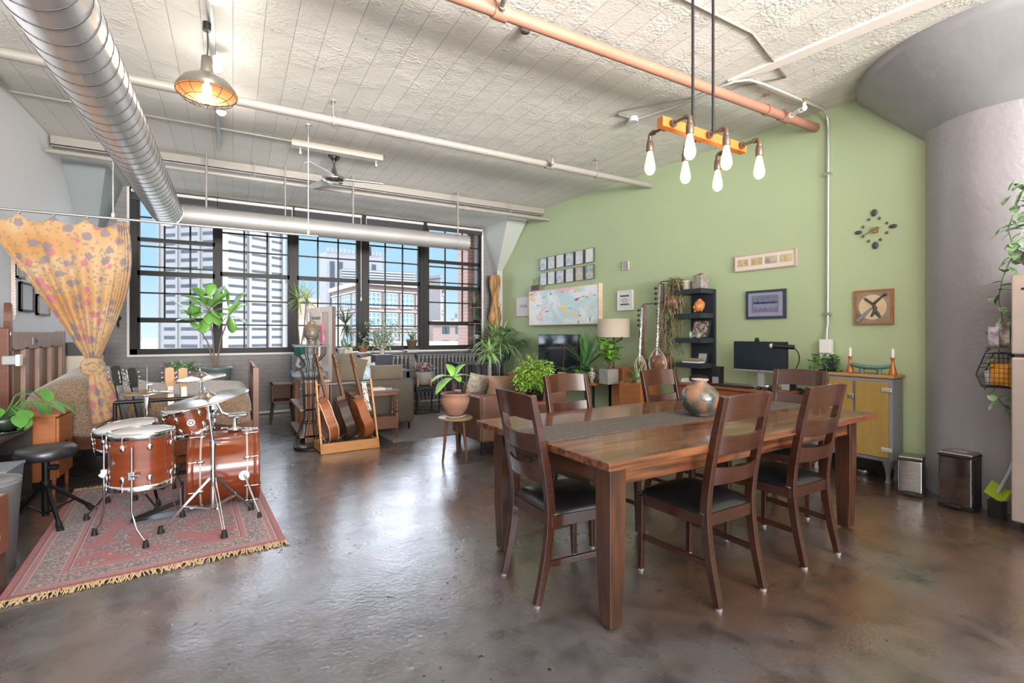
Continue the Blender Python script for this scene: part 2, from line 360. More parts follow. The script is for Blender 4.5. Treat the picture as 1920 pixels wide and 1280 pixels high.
b.add([(gx(y0), y0, 0), (gx(y1), y1, 0), (gx(y1), y1, CZ), (gx(y0), y0, CZ), (gx(y0)+.12, y0, 0), (gx(y1)+.12, y1, 0), (gx(y1)+.12, y1, CZ), (gx(y0)+.12, y0, CZ)],
      [(0, 1, 2, 3), (7, 6, 5, 4), (4, 5, 1, 0), (3, 2, 6, 7), (0, 3, 7, 4), (1, 5, 6, 2)]); struct('wall_right', b, green)
# painted light stripe of plaster across the ceiling
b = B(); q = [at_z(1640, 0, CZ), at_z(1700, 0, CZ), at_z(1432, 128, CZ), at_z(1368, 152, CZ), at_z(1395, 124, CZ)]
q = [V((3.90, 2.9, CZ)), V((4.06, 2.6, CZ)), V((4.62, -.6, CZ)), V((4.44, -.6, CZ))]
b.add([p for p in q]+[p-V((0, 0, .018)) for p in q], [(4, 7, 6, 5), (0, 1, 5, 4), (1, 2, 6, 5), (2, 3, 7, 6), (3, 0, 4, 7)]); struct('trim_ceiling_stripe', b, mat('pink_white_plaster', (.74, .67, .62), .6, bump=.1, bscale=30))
# window wall: brick below, at the sides, with one wide opening
WX0, WX1, WZ0, WZ1 = -1.345, 4.50, 1.03, 3.54
b = B(); b.box(LW, WX0, BY, BY+.4, 0, LZ); b.box(WX1, gx(BY)+.02, BY, BY+.4, 0, LZ); b.box(WX0, WX1, BY, BY+.4, 0, WZ0); struct('wall_back', b, gbrick)
b = B(); b.box(WX0-.03, WX0, BY-.012, BY+.14, WZ0-.03, LZ); b.box(WX1, WX1+.04, BY-.012, BY+.14, WZ0-.03, LZ); b.box(WX0, WX1, BY-.012, BY+.14, WZ0-.03, WZ0); struct('trim_window_reveal', b, mat('white_reveal', (.62, .61, .60), .6, bump=.3))
b = B(); b.box(LW+.3, 4.0, BY-.03, BY-.002, .02, .05); struct('baseboard_back', b, mat('cream_pipe', (.60, .58, .48), .5))
b = B(); b.add([(gx(1.9)-.015, 1.9, 0), (gx(4)-.015, 4, 0), (gx(4)-.015, 4, .16), (gx(1.9)-.015, 1.9, .16), (gx(1.9), 1.9, 0), (gx(4), 4, 0), (gx(4), 4, .16), (gx(1.9), 1.9, .16)], [(0, 1, 2, 3), (3, 2, 6, 7), (0, 3, 7, 4)]); struct('baseboard_right', b, blackpl)
# pilasters and tapering brackets in both window corners
def bracket(x0, x1, xi, name, mt, mside):        # x0 wall side, x1 room side at top, xi room side of the pilaster
    yt, yp, zt, zb = 8.07, 9.02, LZ, 2.66
    q = [(x0, yt, zt), (x1, yt, zt), (x1, BY, zt), (x0, BY, zt), (x0, yp, zb), (xi, yp, zb), (xi, BY, zb), (x0, BY, zb)]
    b = B(); b.add(q, [(0, 1, 5, 4), (1, 2, 6, 5), (2, 3, 7, 6), (3, 0, 4, 7), (4, 5, 6, 7), (3, 2, 1, 0)]); struct(name, b, mt)
    b = B(); b.box(min(x0, xi), max(x0, xi), yp, BY, 0, zb); struct(name.replace('bracket', 'pilaster'), b, mside)
bracket(LW, -1.42, -1.70, 'trim_bracket_left', greyp, greyp)
bracket(gx(8.6), 4.50, 4.775, 'trim_bracket_right', mat('pale_bracket_paint', (.47, .49, .46), .5), mat('grey_pilaster_paint', (.42, .42, .42), .5))
# round mushroom column at the right
ccx, ccy = 5.547, 1.492
b = B(); b.lathe([(.52, 0), (.52, 3.05), (.54, 3.09)], (ccx, ccy, 0), n=96); struct('column_shaft', b, colm)
b = B(); b.lathe([(.52, 3.07), (.56, 3.10), (.985, 3.55), (1.02, 3.575), (1.02, 3.66)], (ccx, ccy, 0), n=96); struct('column_capital', b, mat('grey_capital_paint', (.25, .25, .26), .3, 0, (.30, .30, .31), 3, bump=.3, bscale=12, spec=.6))

# ---------------------------------------------------------------- windows
wblack = mat('window_black', (.011, .010, .010), .5, spec=.25)
glass = mat('window_glass', (1, 1, 1), 0, trans=1, ior=1.02, spec=.1)
secs = [(257, 403), (413, 543), (557, 672), (690, 788), (803, 896)]
secx = [(at_y(a, 500, BY).x, at_y(c, 500, BY).x) for a, c in secs]
secx[0] = (WX0+.09, secx[0][1]); secx[4] = (secx[4][0], WX1-.03)
def wbar(b, x0, x1, z0, z1, y0=BY+.03, y1=BY+.10): b.box(x0, x1, y0, y1, z0, z1)
fr = B()
fr.box(WX0, secx[0][0], BY+.01, BY+.13, WZ0, WZ1); fr.box(secx[4][1], WX1, BY+.01, BY+.13, WZ0, WZ1)
fr.box(WX0, WX1, BY+.01, BY+.13, WZ0, WZ0+.085); fr.box(WX0, WX1, BY+.01, BY+.13, WZ1-.06, WZ1)
for i in range(4):
    fr.box(secx[i][1], secx[i+1][0], BY+.00, BY+.13, WZ0, WZ1)
    xm = (secx[i][1]+secx[i+1][0])/2; fr.box(xm-.012, xm+.012, BY-.008, BY+.002, WZ0, WZ1)
struct('window_frame', fr, wblack)
shade_f = mat('charcoal_blind_fabric', (.030, .030, .034), .8, bump=.1, bscale=300)
for i, (x0, x1) in enumerate(secx):
    b = B(); thick = .05; th = .012
    if i in (0, 4): rails = [(2.78, .06), (2.27, .075), (1.555, .075)]; thins = [3.12, 2.68, 2.37, 1.97]
    else: rails = [(2.315, .07)]; thins = [2.99, 2.70, 1.885, 1.49]
    wbar(b, x0, x0+.03, WZ0+.085, WZ1-.06); wbar(b, x1-.03, x1, WZ0+.085, WZ1-.06)
    for z, h in rails: wbar(b, x0, x1, z-h/2, z+h/2, BY+.03, BY+.10)
    for z in thins: wbar(b, x0, x1, z-th, z+th, BY+.05, BY+.08)
    for k in (1, 2):
        x = x0+(x1-x0)*k/3+(.0 if i else .0); wbar(b, x-th, x+th, (1.555 if i in (0, 4) else WZ0+.085), WZ1-.06, BY+.05, BY+.08)
    f = struct('window_%d' % (i+1), b, wblack)
    g = B(); g.box(x0+.02, x1-.02, BY+.063, BY+.067, WZ0+.08, WZ1-.05); g.out('pane', glass, f)
    zb = 3.37 if i == 0 else (3.40 if i == 4 else 3.14)
    xa = x0-.05 if i else WX0+.02; xb = x1+.05 if i < 4 else WX1
    t = thing('roller_blind', ['charcoal roller blind over the leftmost window, drawn up short', 'charcoal roller blind over the window left of the tall screen', 'charcoal roller blind over the middle window behind the tall screen', 'charcoal roller blind with a hanging cord, over the window showing the brick building', 'charcoal roller blind over the rightmost window, beside the grey brick corner'][i], 'blind', ((xa+xb)/2, BY-.06, zb), 0, 'roller blinds over the windows')
    g = B(); g.box(xa+.01, xb-.01, BY-.052, BY-.046, zb, 3.47); g.out('fabric', shade_f, t)
    g = B(); g.cyl((xa+.005, BY-.05, 3.485), (xb-.005, BY-.05, 3.485), .026, n=12); g.out('roller_tube', mat('white_roller_tube', (.55, .55, .54), .5), t)
    g = B(); g.box(xa+.01, xb-.01, BY-.058, BY-.04, zb-.02, zb); g.out('bottom_bar', blackpl, t)
    if i in (1, 2, 3):
        g = B(); xx = xb-.02 if i < 3 else xa+.0; g.tube([(xx, BY-.08, 3.46), (xx, BY-.08, 1.98 if i == 2 else 3.1)], .004, 6)
        if i == 2: g.lathe([(.004, .06), (.012, .03), (.014, 0), (.004, -.02)], (xx, BY-.08, 1.96), n=10)
        g.out('pull_cord', white, t)
# radiators and sill shelf under the windows
radm = mat('grey_radiator', (.155, .15, .15), .42)
for x0, x1, lab in ((2.0, 2.95, 'grey cast iron radiator under the window behind the loveseat'), (3.05, 4.35, 'grey cast iron radiator under the right window, behind the plant stand')):
    t = thing('radiator', lab, 'radiator', ((x0+x1)/2, BY-.12, 0), 0, 'cast iron radiators under the windows')
    b = B(); n = int((x1-x0)/.075)
    for k in range(n):
        x = x0+(k+.5)*(x1-x0)/n
        for y in (BY-.17, BY-.08): b.cyl((x, y, .12), (x, y, .90), .024, n=8)
        b.box(x-.03, x+.03, BY-.20, BY-.05, .09, .14); b.box(x-.03, x+.03, BY-.20, BY-.05, .87, .93)
    b.out('sections', radm, t, bevel=.006)
    b = B(); b.box(x0-.03, x1+.03, BY-.24, BY-.02, .935, .955); b.out('cover_shelf', radm, t)
    b = B()
    for x in (x0+.05, x1-.05): b.box(x-.02, x+.02, BY-.16, BY-.09, 0, .10)
    b.out('feet', radm, t)
b = B(); b.box(1.12, 4.4, BY-.20, BY-.001, .962, .995); struct('trim_window_shelf', b, mat('dark_sill', (.05, .05, .055), .4))

# ---------------------------------------------------------------- the city outside
def winglass(name, c, r=.15): return mat(name, c, r, .0, spec=.8)
wg1 = mat('tower_window', (.022, .028, .038), .35, 0, (.04, .055, .075), .4, spec=.7)
conc = mat('white_tower_concrete', (.22, .218, .212), .8)
def frame3(P, Q):           # facade from ground points P to Q (left to right seen from the room): right, outward, origin
    P, Q = V((P[0], P[1], 0)), V((Q[0], Q[1], 0)); r = (Q-P); L = r.length; r.normalize(); o = V((r.y, -r.x, 0)); return P, r, o, L
def fbox(b, F, s0, s1, z0, z1, d0, d1):
    P, r, o, L = F; vs = [P+r*s+o*d+V((0, 0, z)) for z in (z0, z1) for d in (d0, d1) for s in (s0, s1)]
    b.add(vs, [(0, 2, 3, 1), (4, 5, 7, 6), (0, 1, 5, 4), (2, 6, 7, 3), (0, 4, 6, 2), (1, 3, 7, 5)])
def hz(v, d): return CAMH+(HYP-v)/FPX*d
def gp(u, d): p = at_d(u, HYP, d); return (p.x, p.y)
GZ = -45
# tall white tower
A, Bc, D = gp(297, 197), gp(417, 190), gp(530, 214)
E4 = (A[0]+D[0]-Bc[0], A[1]+D[1]-Bc[1])
t = thing('office_tower', 'tall white office tower with dark strip windows, filling the left windows', 'building', (Bc[0], Bc[1], GZ))
TOP = hz(300, 190)+25
b = B(); q = [A, Bc, D, E4]; b.add([(x, y, GZ) for x, y in q]+[(x, y, TOP) for x, y in q], [(0, 1, 5, 4), (1, 2, 6, 5), (2, 3, 7, 6), (3, 0, 4, 7), (4, 5, 6, 7)]); b.out('walls', conc, t)
F1, F2 = frame3(A, Bc), frame3(Bc, D)
pitch = 16.45/FPX*190; cnt = 0; rest = B()
for F, bays in ((F2, ((.09, .38), (.45, .72), (.79, .985))), (F1, ((.09, .27), (.36, .62), (.70, .985)))):
    for k in range(20):
        z = hz(649, 190)+k*pitch
        for s0, s1 in bays:
            if z > TOP-2: continue
            b = B(); L = F[3]; fbox(b, F, L*s0, L*s1, z-.55 if F is F2 else z-.75, z+.55 if F is F2 else z+.65, -.35, .02)
            if cnt < 99: b.out('strip_window', wg1, t)
            else: rest.v, rest.f, rest.sm = rest.v, rest.f, rest.sm; n0 = len(rest.v); rest.v += b.v; rest.f += [tuple(i+n0 for i in f) for f in b.f]; rest.sm += b.sm
            cnt += 1
if rest.v: rest.out('strip_windows', wg1, t, kind='stuff')
b = B(); L = F2[3]
for s in (.0, .415, .755, 1.0): fbox(b, F2, L*s-.5, L*s+.5, GZ, TOP, 0, .9)
b.out('pier', conc, t)
b = B(); L = F1[3]
for s in (.015, .31, .66, .97): fbox(b, F1, L*s-.35, L*s+.35, GZ, TOP, 0, .6)
b.out('pier', conc, t)
def block(name, label, u0, d0, u1, d1, uc, dc, vtop, m, vt2=None):   # a building seen on its corner: left end, right end, corner
    A, Bc, D = gp(u0, d0), gp(uc, dc), gp(u1, d1); E = (A[0]+D[0]-Bc[0], A[1]+D[1]-Bc[1])
    t = thing(name, label, 'building', (Bc[0], Bc[1], GZ)); top = hz(vtop, dc)
    b = B(); q = [A, Bc, D, E]; b.add([(x, y, GZ) for x, y in q]+[(x, y, top) for x, y in q], [(0, 1, 5, 4), (1, 2, 6, 5), (2, 3, 7, 6), (3, 0, 4, 7), (4, 5, 6, 7)]); b.out('walls', m, t)
    return t, frame3(A, Bc), frame3(Bc, D), top
tower2 = mat('grey_tower_concrete', (.24, .24, .25), .8)
t, Fa, Fb, top = block('stepped_tower', 'slim pale tower with vertical dark window bands behind the brick building', 600, 330, 717, 345, 612, 325, 472, tower2)
for s0, s1 in ((.06, .14), (.20, .28), (.62, .70), (.80, .88)):
    b = B(); L = Fb[3]; fbox(b, Fb, L*s0, L*s1, GZ, top-6, .0, .25); b.out('window_band', wg1, t)
b = B(); L = Fb[3]
for k in range(14): fbox(b, Fb, L*(k+.1)/14, L*(k+.7)/14, top, top+3.0, -1, .3)
b.out('crown', tower2, t)
b = B(); p = at_d(690, 440, 340); b.cyl((p.x, p.y, top), (p.x, p.y, top+16), .5, .2, n=6); b.box(p.x-2, p.x+2, p.y-1, p.y+1, top, top+6); b.out('antenna', blackpl, t)
lou = mat('louvre_grey', (.15, .16, .17), .6)
t, Fa, Fb, top = block('louvred_building', 'long grey building with horizontal louvres above the brick building', 636, 250, 781, 262, 641, 245, 503, lou)
b = B(); L = Fb[3]
for k in range(9): fbox(b, Fb, 0, L*(.98 if k < 6 else .98), top-1.2-k*1.35, top-.45-k*1.35, 0, .6)
b.out('louvre', mat('louvre_slats', (.28, .29, .31), .5), t)
bpale = brick_mat('pale_pink_brick', (.19, .14, .125), (.175, .13, .115), (.22, .17, .15), 'XZ', 1.2, .5, .85, .2, .03)
blueg = mat('blue_window_glass', (.12, .26, .38), .15, 0, (.24, .40, .50), .12, spec=.8)
t, Fa, Fb, top = block('brick_office_building', 'pinkish brick building with blue gridded windows outside the middle windows', 622, 118, 832, 112, 683, 98, 527, bpale)
pit = 8.3
def officewin(F, s0, s1, z0, z1, cols, rows):
    b = B(); L = F[3]; fbox(b, F, s0, s1, z0, z1, -.1, .05); f = b.out('window', blueg, t)
    b = B()
    for k in range(cols+1): s = s0+(s1-s0)*k/cols; fbox(b, F, s-.09, s+.09, z0, z1, .05, .16)
    for k in range(rows+1): z = z0+(z1-z0)*k/rows; fbox(b, F, s0, s1, z-.09, z+.09, .05, .16)
    b.out('mullion', mat('pale_mullion', (.45, .44, .43), .6), f)
for F, n_ in ((Fb, 5), (Fa, 3)):
    L = F[3]; w_ = L/n_
    for k in range(n_):
        for lv in range(3):
            z1 = hz(547, 98)-lv*4.15; officewin(F, w_*(k+.12), w_*(k+.88), z1-2.95, z1, 3, 3)
b = B()
for F in (Fa, Fb): fbox(b, F, -.4, F[3]+.4, top-.6, top+.25, -.3, .7)
for lv in range(3):
    z1 = hz(547, 98)-lv*4.15; fbox(b, Fb, 0, Fb[3], z1+.35, z1+.6, 0, .25); fbox(b, Fa, 0, Fa[3], z1+.35, z1+.6, 0, .25)
b.out('cornice', mat('pale_cornice', (.40, .36, .33), .8), t)
t, Fa, Fb, top = block('grey_brick_block', 'pale grey brick block seen through the left of the rightmost window', 800, 86, 828, 90, 826, 84, 521, brick_mat('pale_grey_brick', (.19, .185, .18), (.18, .175, .17), (.22, .215, .21), 'XZ', .9, .35, .85, .2, .03))
b = B(); fbox(b, Fa, -.2, Fa[3]+.2, top, top+.5, -.5, .3); b.out('parapet', lou, t)
t, Fa, Fb, top = block('low_brick_building', 'low pink brick building with paired windows and pale roof, lower right window', 800, 80, 900, 86, 812, 76, 603, bpale)
for k, s in enumerate((.18, .45, .72)):
    for lv in range(2):
        b = B(); z1 = top-.7-lv*2.2; L = Fb[3]; fbox(b, Fb, L*s-.0, L*s+1.7, z1-1.15, z1, -.1, .05); fbox(b, Fb, L*s+.8, L*s+.9, z1-1.15, z1, .05, .12); b.out('window', wg1, t)
b = B(); fbox(b, Fb, -.3, Fb[3]+.3, top-.15, top+.2, 0, .5)
b.out('cornice', mat('pale_cornice', (.6, .55, .5), .8), t)
b = B(); p = gp(850, 60); b.add([(p[0]-6, p[1], hz(656, 60)-4), (p[0]+8, p[1]-2, hz(656, 60)-4), (p[0]+7, p[1]+9, hz(640, 65)), (p[0]-3.5, p[1]+9, hz(640, 65)), (p[0]-6, p[1], -9), (p[0]+8, p[1]-2, -9), (p[0]+7, p[1]+9, -9), (p[0]-3.5, p[1]+9, -9)], [(0, 1, 2, 3), (4, 5, 1, 0), (5, 6, 2, 1), (7, 4, 0, 3), (6, 7, 3, 2)]); b.out('flat_roof', mat('peach_roof', (.28, .24, .19), .8), None, label='low building with a pale peach roof outside the rightmost window', cat='building')
for nm, lab, u0, u1, d, vt, m in (('beige_building', 'small beige stone building with roof machinery left of the Buddha screen', 548, 600, 240, 557, mat('beige_stone', (.36, .30, .24), .8)),
        ('narrow_grey_building', 'narrow grey building just right of the white tower', 533, 556, 260, 530, lou),
        ('white_low_building', 'low white building far off in the leftmost window', 252, 276, 260, 640, conc),
        ('rooftop_building', 'small distant building on the skyline of the rightmost window', 845, 878, 300, 596, lou)):
    t, Fa, Fb, top = block(nm, lab, u0, d*1.04, u1, d*1.04, (u0+u1)/2-(u1-u0)*.3, d, vt, m)
    b = B(); L = Fb[3]; fbox(b, Fb, L*.3, L*.7, top, top+3, -3, -1); fbox(b, Fb, L*.5, L*.6, top+3, top+5, -2.4, -1.6); b.out('roof_machinery', lou, t)
b = B(); p0, p1 = gp(520, 150), gp(560, 150)
def lowbox(u0, u1, d, v, m, lab, nm='low_roof_building'):
    b = B(); x0, y0 = gp(u0, d); x1, y1 = gp(u1, d); b.box(min(x0, x1), max(x0, x1), min(y0, y1), max(y0, y1)+14, GZ, hz(v, d)); b.out(nm, m, None, label=lab, cat='building')
lowbox(700, 800, 72, 642, mat('peach_roof', (.28, .24, .19), .8), 'low pale roofed building below the brick office building')
lowbox(556, 640, 90, 600, mat('cream_wall', (.46, .40, .32), .8), 'cream walled building behind the Buddha head and tall screen', 'cream_building')
# own building: brick pier right outside the right window
b = B(); b.box(4.38, 4.62, BY+.42, BY+.95, .3, 4.2); struct('wall_exterior_pier', b, brick_mat('outside_red_brick', (.36, .20, .16), (.30, .17, .14), (.40, .34, .30), 'XZ', .21, .075))
b = B(); b.box(-3000, 3000, 40, 6000, GZ-1, GZ); b.out('ground_outside', mat('city_ground', (.52, .52, .50), .9, 0, (.62, .60, .56), .02), None, kind='structure')
b = B(); xs = [i*60-2600 for i in range(90)]
hh = [hz(634, 2600)+18*math.sin(i*.5)+10*math.sin(i*1.3+1)-6 for i in range(90)]
b.add([(x, 2500+300*math.sin(i*.2), GZ) for i, x in enumerate(xs)]+[(x, 2800+300*math.sin(i*.2), h) for i, (x, h) in enumerate(zip(xs, hh))]+[(x, 3600, h) for x, h in zip(xs, hh)],
      [(i, i+1, 91+i, 90+i) for i in range(89)]+[(90+i, 91+i, 181+i, 180+i) for i in range(89)]); b.out('hills_far', mat('blue_hills', (.22, .34, .44), .9), None, kind='structure')
# ================================================================ under the ceiling
galv = mat('galvanised_duct', (.66, .66, .68), .33, .8, (.52, .52, .54), 2.5, stretch=(6, .6, 6), bump=.04, bscale=14)
galv2 = mat('matt_galvanised_duct', (.33, .325, .32), .6, .5, (.28, .275, .27), 3, bump=.04, bscale=14)
def spiral(b, p, q, r, turns, n=40, per=6, ridge=.006):
    p, q = V(p), V(q); x, y, d = basis(q-p); L = (q-p).length; N = turns*per; vs = []
    for j in range(N+1):
        for i in range(n):
            a = 2*PI*i/n; h = (j/per+i/n) % 1
            k = r+(ridge if (h < .10 or h > .95) else 0)
            vs.append(p+d*(L*j/N)+(x*math.cos(a)+y*math.sin(a))*k)
    b.add(vs, [(j*n+i, j*n+(i+1) % n, (j+1)*n+(i+1) % n, (j+1)*n+i) for j in range(N) for i in range(n)], True)
def seam(b, p, q, r, turns, tr):
    p, q = V(p), V(q); x, y, d = basis(q-p); L = (q-p).length; m = turns*28
    b.tube([p+d*(L*i/m)+(x*math.cos(2*PI*i/28)+y*math.sin(2*PI*i/28))*r for i in range(m+1)], tr, 4)
DX, DY, DZ = -.70, 7.35, 2.83
t = thing('spiral_duct', 'large shiny spiral air duct running from the top left corner toward the windows', 'air duct', (DX, 3, DZ))
b = B(); b.cyl((DX, -3.5, DZ), (DX, DY-.08, DZ), .165, n=48, caps=False); b.out('pipe', galv, t)
b = B(); seam(b, (DX, -3.5, DZ), (DX, DY-.08, DZ), .1655, 77, .0036); b.out('spiral_seam', mat('dark_duct_seam', (.035, .033, .036), .6), t)  # seam in a darker colour than the duct metal
for ya_, yb_, rr_ in ((DY-.12, DY-.06, .171),): b = B(); b.cyl((DX, ya_, DZ), (DX, yb_, DZ), rr_, n=40); b.out('joint_collar', galv, t)
t = thing('window_duct', 'matt grey round air duct running along the windows, capped at its right end', 'air duct', (1.3, DY, DZ))
b = B(); z2 = DZ-.0; b.cyl((DX-.12, DY, z2), (3.34, DY, z2), .122, n=40); b.out('pipe', galv2, t, bevel=.01)
b = B(); seam(b, (DX-.1, DY, z2), (3.3, DY, z2), .1215, 26, .0022); b.out('spiral_seam', galv2, t)
for x in (DX+.17, 1.32, 3.15): b = B(); b.cyl((x-.02, DY, z2), (x+.02, DY, z2), .126, n=36); b.out('joint_collar', galv2, t)
for x in (-.295, .62, 1.52, 3.17):
    c = B(); c.cyl((x, DY, DZ+.115), (x, DY, CZ if DY < YB-.1 else LZ), .011 if x != .62 else .008, n=8)
    c.out('hanger_rod', pipew, t)
def pipe(name, lab, p, q, r, m, hang=(), cat='pipe', coup=()):
    t = thing(name, lab, cat, tuple((V(p)+V(q))/2)); b = B(); b.cyl(p, q, r, n=20); b.out('tube', m, t)
    for x in hang:
        b = B(); k = (x-p[0])/(q[0]-p[0]); P = V(p)+(V(q)-V(p))*k; top = CZ if P.y < YB-.1 else LZ
        b.cyl(P+V((0, 0, r)), (P.x, P.y, top), .006, n=6); b.cyl((P.x, P.y, top-.012), (P.x, P.y, top), .025, n=10); b.out('hanger', m, t)
        b = B(); b.cyl(P-V((.012, 0, 0)), P+V((.012, 0, 0)), r*1.25, n=14); b.out('clamp', m, t)
    for x in coup:
        b = B(); k = (x-p[0])/(q[0]-p[0]); P = V(p)+(V(q)-V(p))*k; b.cyl(P-V((.05, 0, 0)), P+V((.05, 0, 0)), r*1.3, n=18); b.out('coupling', m, t)
    return t
def sprinkler(t, P, s=-1, L=.22, m=pipew):
    P = V(P); d = V((s*.35, -s*.0-.9, -.06)).normalized()
    b = B(); e = P+d*L; b.cyl(P, e, .018, n=12); b.cyl(P+d*.03, P+d*.07, .024, n=12); b.cyl(P+d*(L*.7), P+d*(L*.82), .023, n=12); b.blob(e, .026, 12, 8); b.cyl(e, e+V((0, 0, .05)), .016, n=10); f = b.out('branch', m, t)
    b = B(); b.cyl(e+V((0, 0, .05)), e+V((0, 0, .085)), .008, n=8); b.cyl(e+V((0, 0, .085)), e+V((0, 0, .088)), .02, n=10); b.out('sprinkler_head', brass, f)
t = pipe('sprinkler_pipe', 'long cream sprinkler pipe crossing the ceiling behind the caged lamp', (-3.3, 5.08, 3.45), (gx(5.08)-.005, 5.08, 3.45), .040, pipew, (.86, 4.17), coup=(3.42,)); sprinkler(t, (3.42, 5.06, 3.43), -1, .13)
rust = mat('salmon_painted_pipe', (.34, .16, .105), .5, 0, (.29, .14, .095), 3)
t = pipe('sprinkler_pipe', 'thick salmon pink sprinkler pipe ending at the green wall above the pendant', (-1.0, 2.891, 3.50), (gx(2.891)-.005, 2.891, 3.50), .043, rust, (4.46,), coup=(1.55, 4.75)); sprinkler(t, (1.55, 2.87, 3.49), -1, .2); sprinkler(t, (4.75, 2.87, 3.48), -1, .24, white)
t = pipe('sprinkler_pipe', 'cream sprinkler pipe just below the ceiling beam near the windows', (LW+.02, 7.425, 3.42), (gx(7.425)-.005, 7.425, 3.42), .030, pipew, (.25, 4.2), coup=(3.35,))
pipe('conduit_pipe', 'thin conduit crossing the ceiling to the strip light', (LW+.02, 6.33, 3.625), (1.05, 6.33, 3.625), .011, pipeg, ())
b = B(); b.tube([(LW+.03, 5.8, 3.64), (LW+.03, 5.8, 3.625), (LW+.03, 6.33, 3.625)], .011, 6); b.out('ceiling_conduit', pipeg, None, label='short thin conduit in the ceiling corner above the curtain', cat='pipe')
# strip light
t = thing('strip_light', 'beige fluorescent strip light housing on the ceiling above the fan', 'ceiling light', (1.13, 6.36, 3.55))
b = B(); b.box(.60, 1.68, 6.30, 6.42, 3.575, 3.648); b.out('housing', mat('beige_housing', (.50, .45, .39), .5), t, bevel=.006)
for x in (.70, 1.60):
    b = B(); b.cyl((x, 6.36, 3.50), (x, 6.36, 3.575), .008, n=8); b.box(x-.012, x+.012, 6.34, 6.38, 3.495, 3.53); b.out('lamp_holder', pipeg, t)
# ceiling fan
fx, fy = 1.13, 6.62
t = thing('ceiling_fan', 'chrome ceiling fan with three grey blades below the strip light', 'ceiling fan', (fx, fy, 3.65))
b = B(); b.lathe([(.001, 3.65), (.075, 3.65), (.07, 3.60), (.035, 3.57), (.03, 3.56), (.001, 3.56)], (fx, fy, 0), n=24); b.out('canopy', mat('dark_chrome', (.2, .2, .2), .2, 1), t)
b = B(); b.lathe([(.016, 3.57), (.016, 3.48), (.03, 3.46), (.055, 3.38), (.075, 3.36)], (fx, fy, 0), n=20); b.out('downrod', chrome, t)
b = B(); b.lathe([(.001, 3.37), (.09, 3.365), (.145, 3.345), (.15, 3.325), (.12, 3.30), (.06, 3.285), (.001, 3.28)], (fx, fy, 0), n=32); b.out('motor', chrome, t)
for k in range(3):
    a = math.radians(-8+120*k); M = Matrix.Translation((fx, fy, 3.34)) @ Matrix.Rotation(a, 4, 'Z') @ Matrix.Rotation(.16, 4, 'X')
    b = B(); vs = []; n = 10
    for z in (.004, -.004):
        for i in range(n+1):
            u = i/n; wd = .075*(1-.45*u)
            vs += [(.12+.50*u, -wd, z), (.12+.50*u, wd*.9, z)]
    o = 2*(n+1); fs = [(2*i, 2*i+2, 2*i+3, 2*i+1) for i in range(n)]+[(o+2*i+1, o+2*i+3, o+2*i+2, o+2*i) for i in range(n)]+[(2*i, o+2*i, o+2*i+2, 2*i+2) for i in range(n)]+[(2*i+1, 2*i+3, o+2*i+3, o+2*i+1) for i in range(n)]+[(0, 1, o+1, o), (2*n, o+2*n, o+2*n+1, 2*n+1)]
    b.add(vs, fs, M=M); b.out('blade', mat('fan_blade_grey', (.42, .41, .40), .4), t)
# track lights
TX = -.14
t = thing('lighting_track', 'dark lighting track on the ceiling above the caged lamp', 'lighting track', (TX, 4.5, 3.62))
b = B(); b.box(TX-.018, TX+.018, 2.6, 7.0, 3.615, 3.648); b.out('rail', mat('grey_track', (.30, .30, .29), .4, .5), t)
glow = mat('spot_glow', (1, 1, 1), .4, emit=(1, .96, .88), estr=22)
def spot(p, lab):
    t = thing('track_spotlight', lab, 'spotlight', p, 0, 'spotlights on the ceiling track'); p = V(p)
    b = B(); b.cyl(p+V((0, 0, .05)), (p.x, p.y, 3.615), .008, n=8); b.lathe([(.001, .085), (.03, .08), (.04, .05), (.042, -.01)], p, n=18); b.out('housing', mat('white_spot_housing', (.7, .7, .7), .35), t)
    b = B(); b.blob(p-V((0, 0, .012)), (.04, .04, .03), 14, 8); b.out('bulb', glow, t)
    lamp('POINT', 'spot_lamp', tuple(p-V((0, 0, .06))), 5, (1, .94, .84), shadow_soft_size=.04)
for u, v, d, lab in ((403, -4, 3.19, 'lit spotlight at the very top of the picture, nearest on the track'), (407, 125, 3.95, 'lit spotlight just above the caged lamp shade'), (415, 208, 4.75, 'lit spotlight just below the rim of the caged lamp')):
    spot(tuple(at_d(u, v, d)), lab)
# caged pendant
px, py, pz = at_d(388, 170, 3.585)
t = thing('caged_pendant', 'industrial pewter pendant lamp with a wire cage hanging from the track', 'pendant lamp', (px, py, pz))
pew = mat('pewter', (.36, .33, .29), .3, .9); cop = mat('copper_inside', (.62, .34, .18), .35, .9)
b = B(); b.tube([(px, py, 3.615), (px+.006, py, 3.45), (px, py, 3.36), (px, py, pz+.23)], .005, 6); b.out('cord', blackpl, t)
b = B(); b.cyl((px, py, 3.56), (px, py, 3.62), .028, n=14); b.out('canopy', black, t)
b = B(); b.lathe([(.001, pz+.25), (.035, pz+.245), (.04, pz+.15), (.05, pz+.13), (.052, pz+.10)], (px, py, 0), n=20); b.out('socket_housing', pew, t)
b = B(); b.lathe([(.04, pz+.115), (.09, pz+.105), (.152, pz+.065), (.187, pz+.015), (.197, pz-.01), (.197, pz-.02)], (px, py, 0), n=40); b.out('lamp_shade', pew, t)
b = B(); b.lathe([(.038, pz+.111), (.088, pz+.101), (.149, pz+.061), (.183, pz+.011), (.194, pz-.02)], (px, py, 0), n=40); b.out('shade_lining', cop, t)
b = B(); R = .195
for k in range(6):
    a = PI*k/6; b.tube([(px+R*math.cos(a)*c, py+R*math.sin(a)*c, pz-.018-.085*math.sqrt(max(0, 1-c*c))) for c in [math.cos(PI*j/14) for j in range(15)]], .0022, 5)
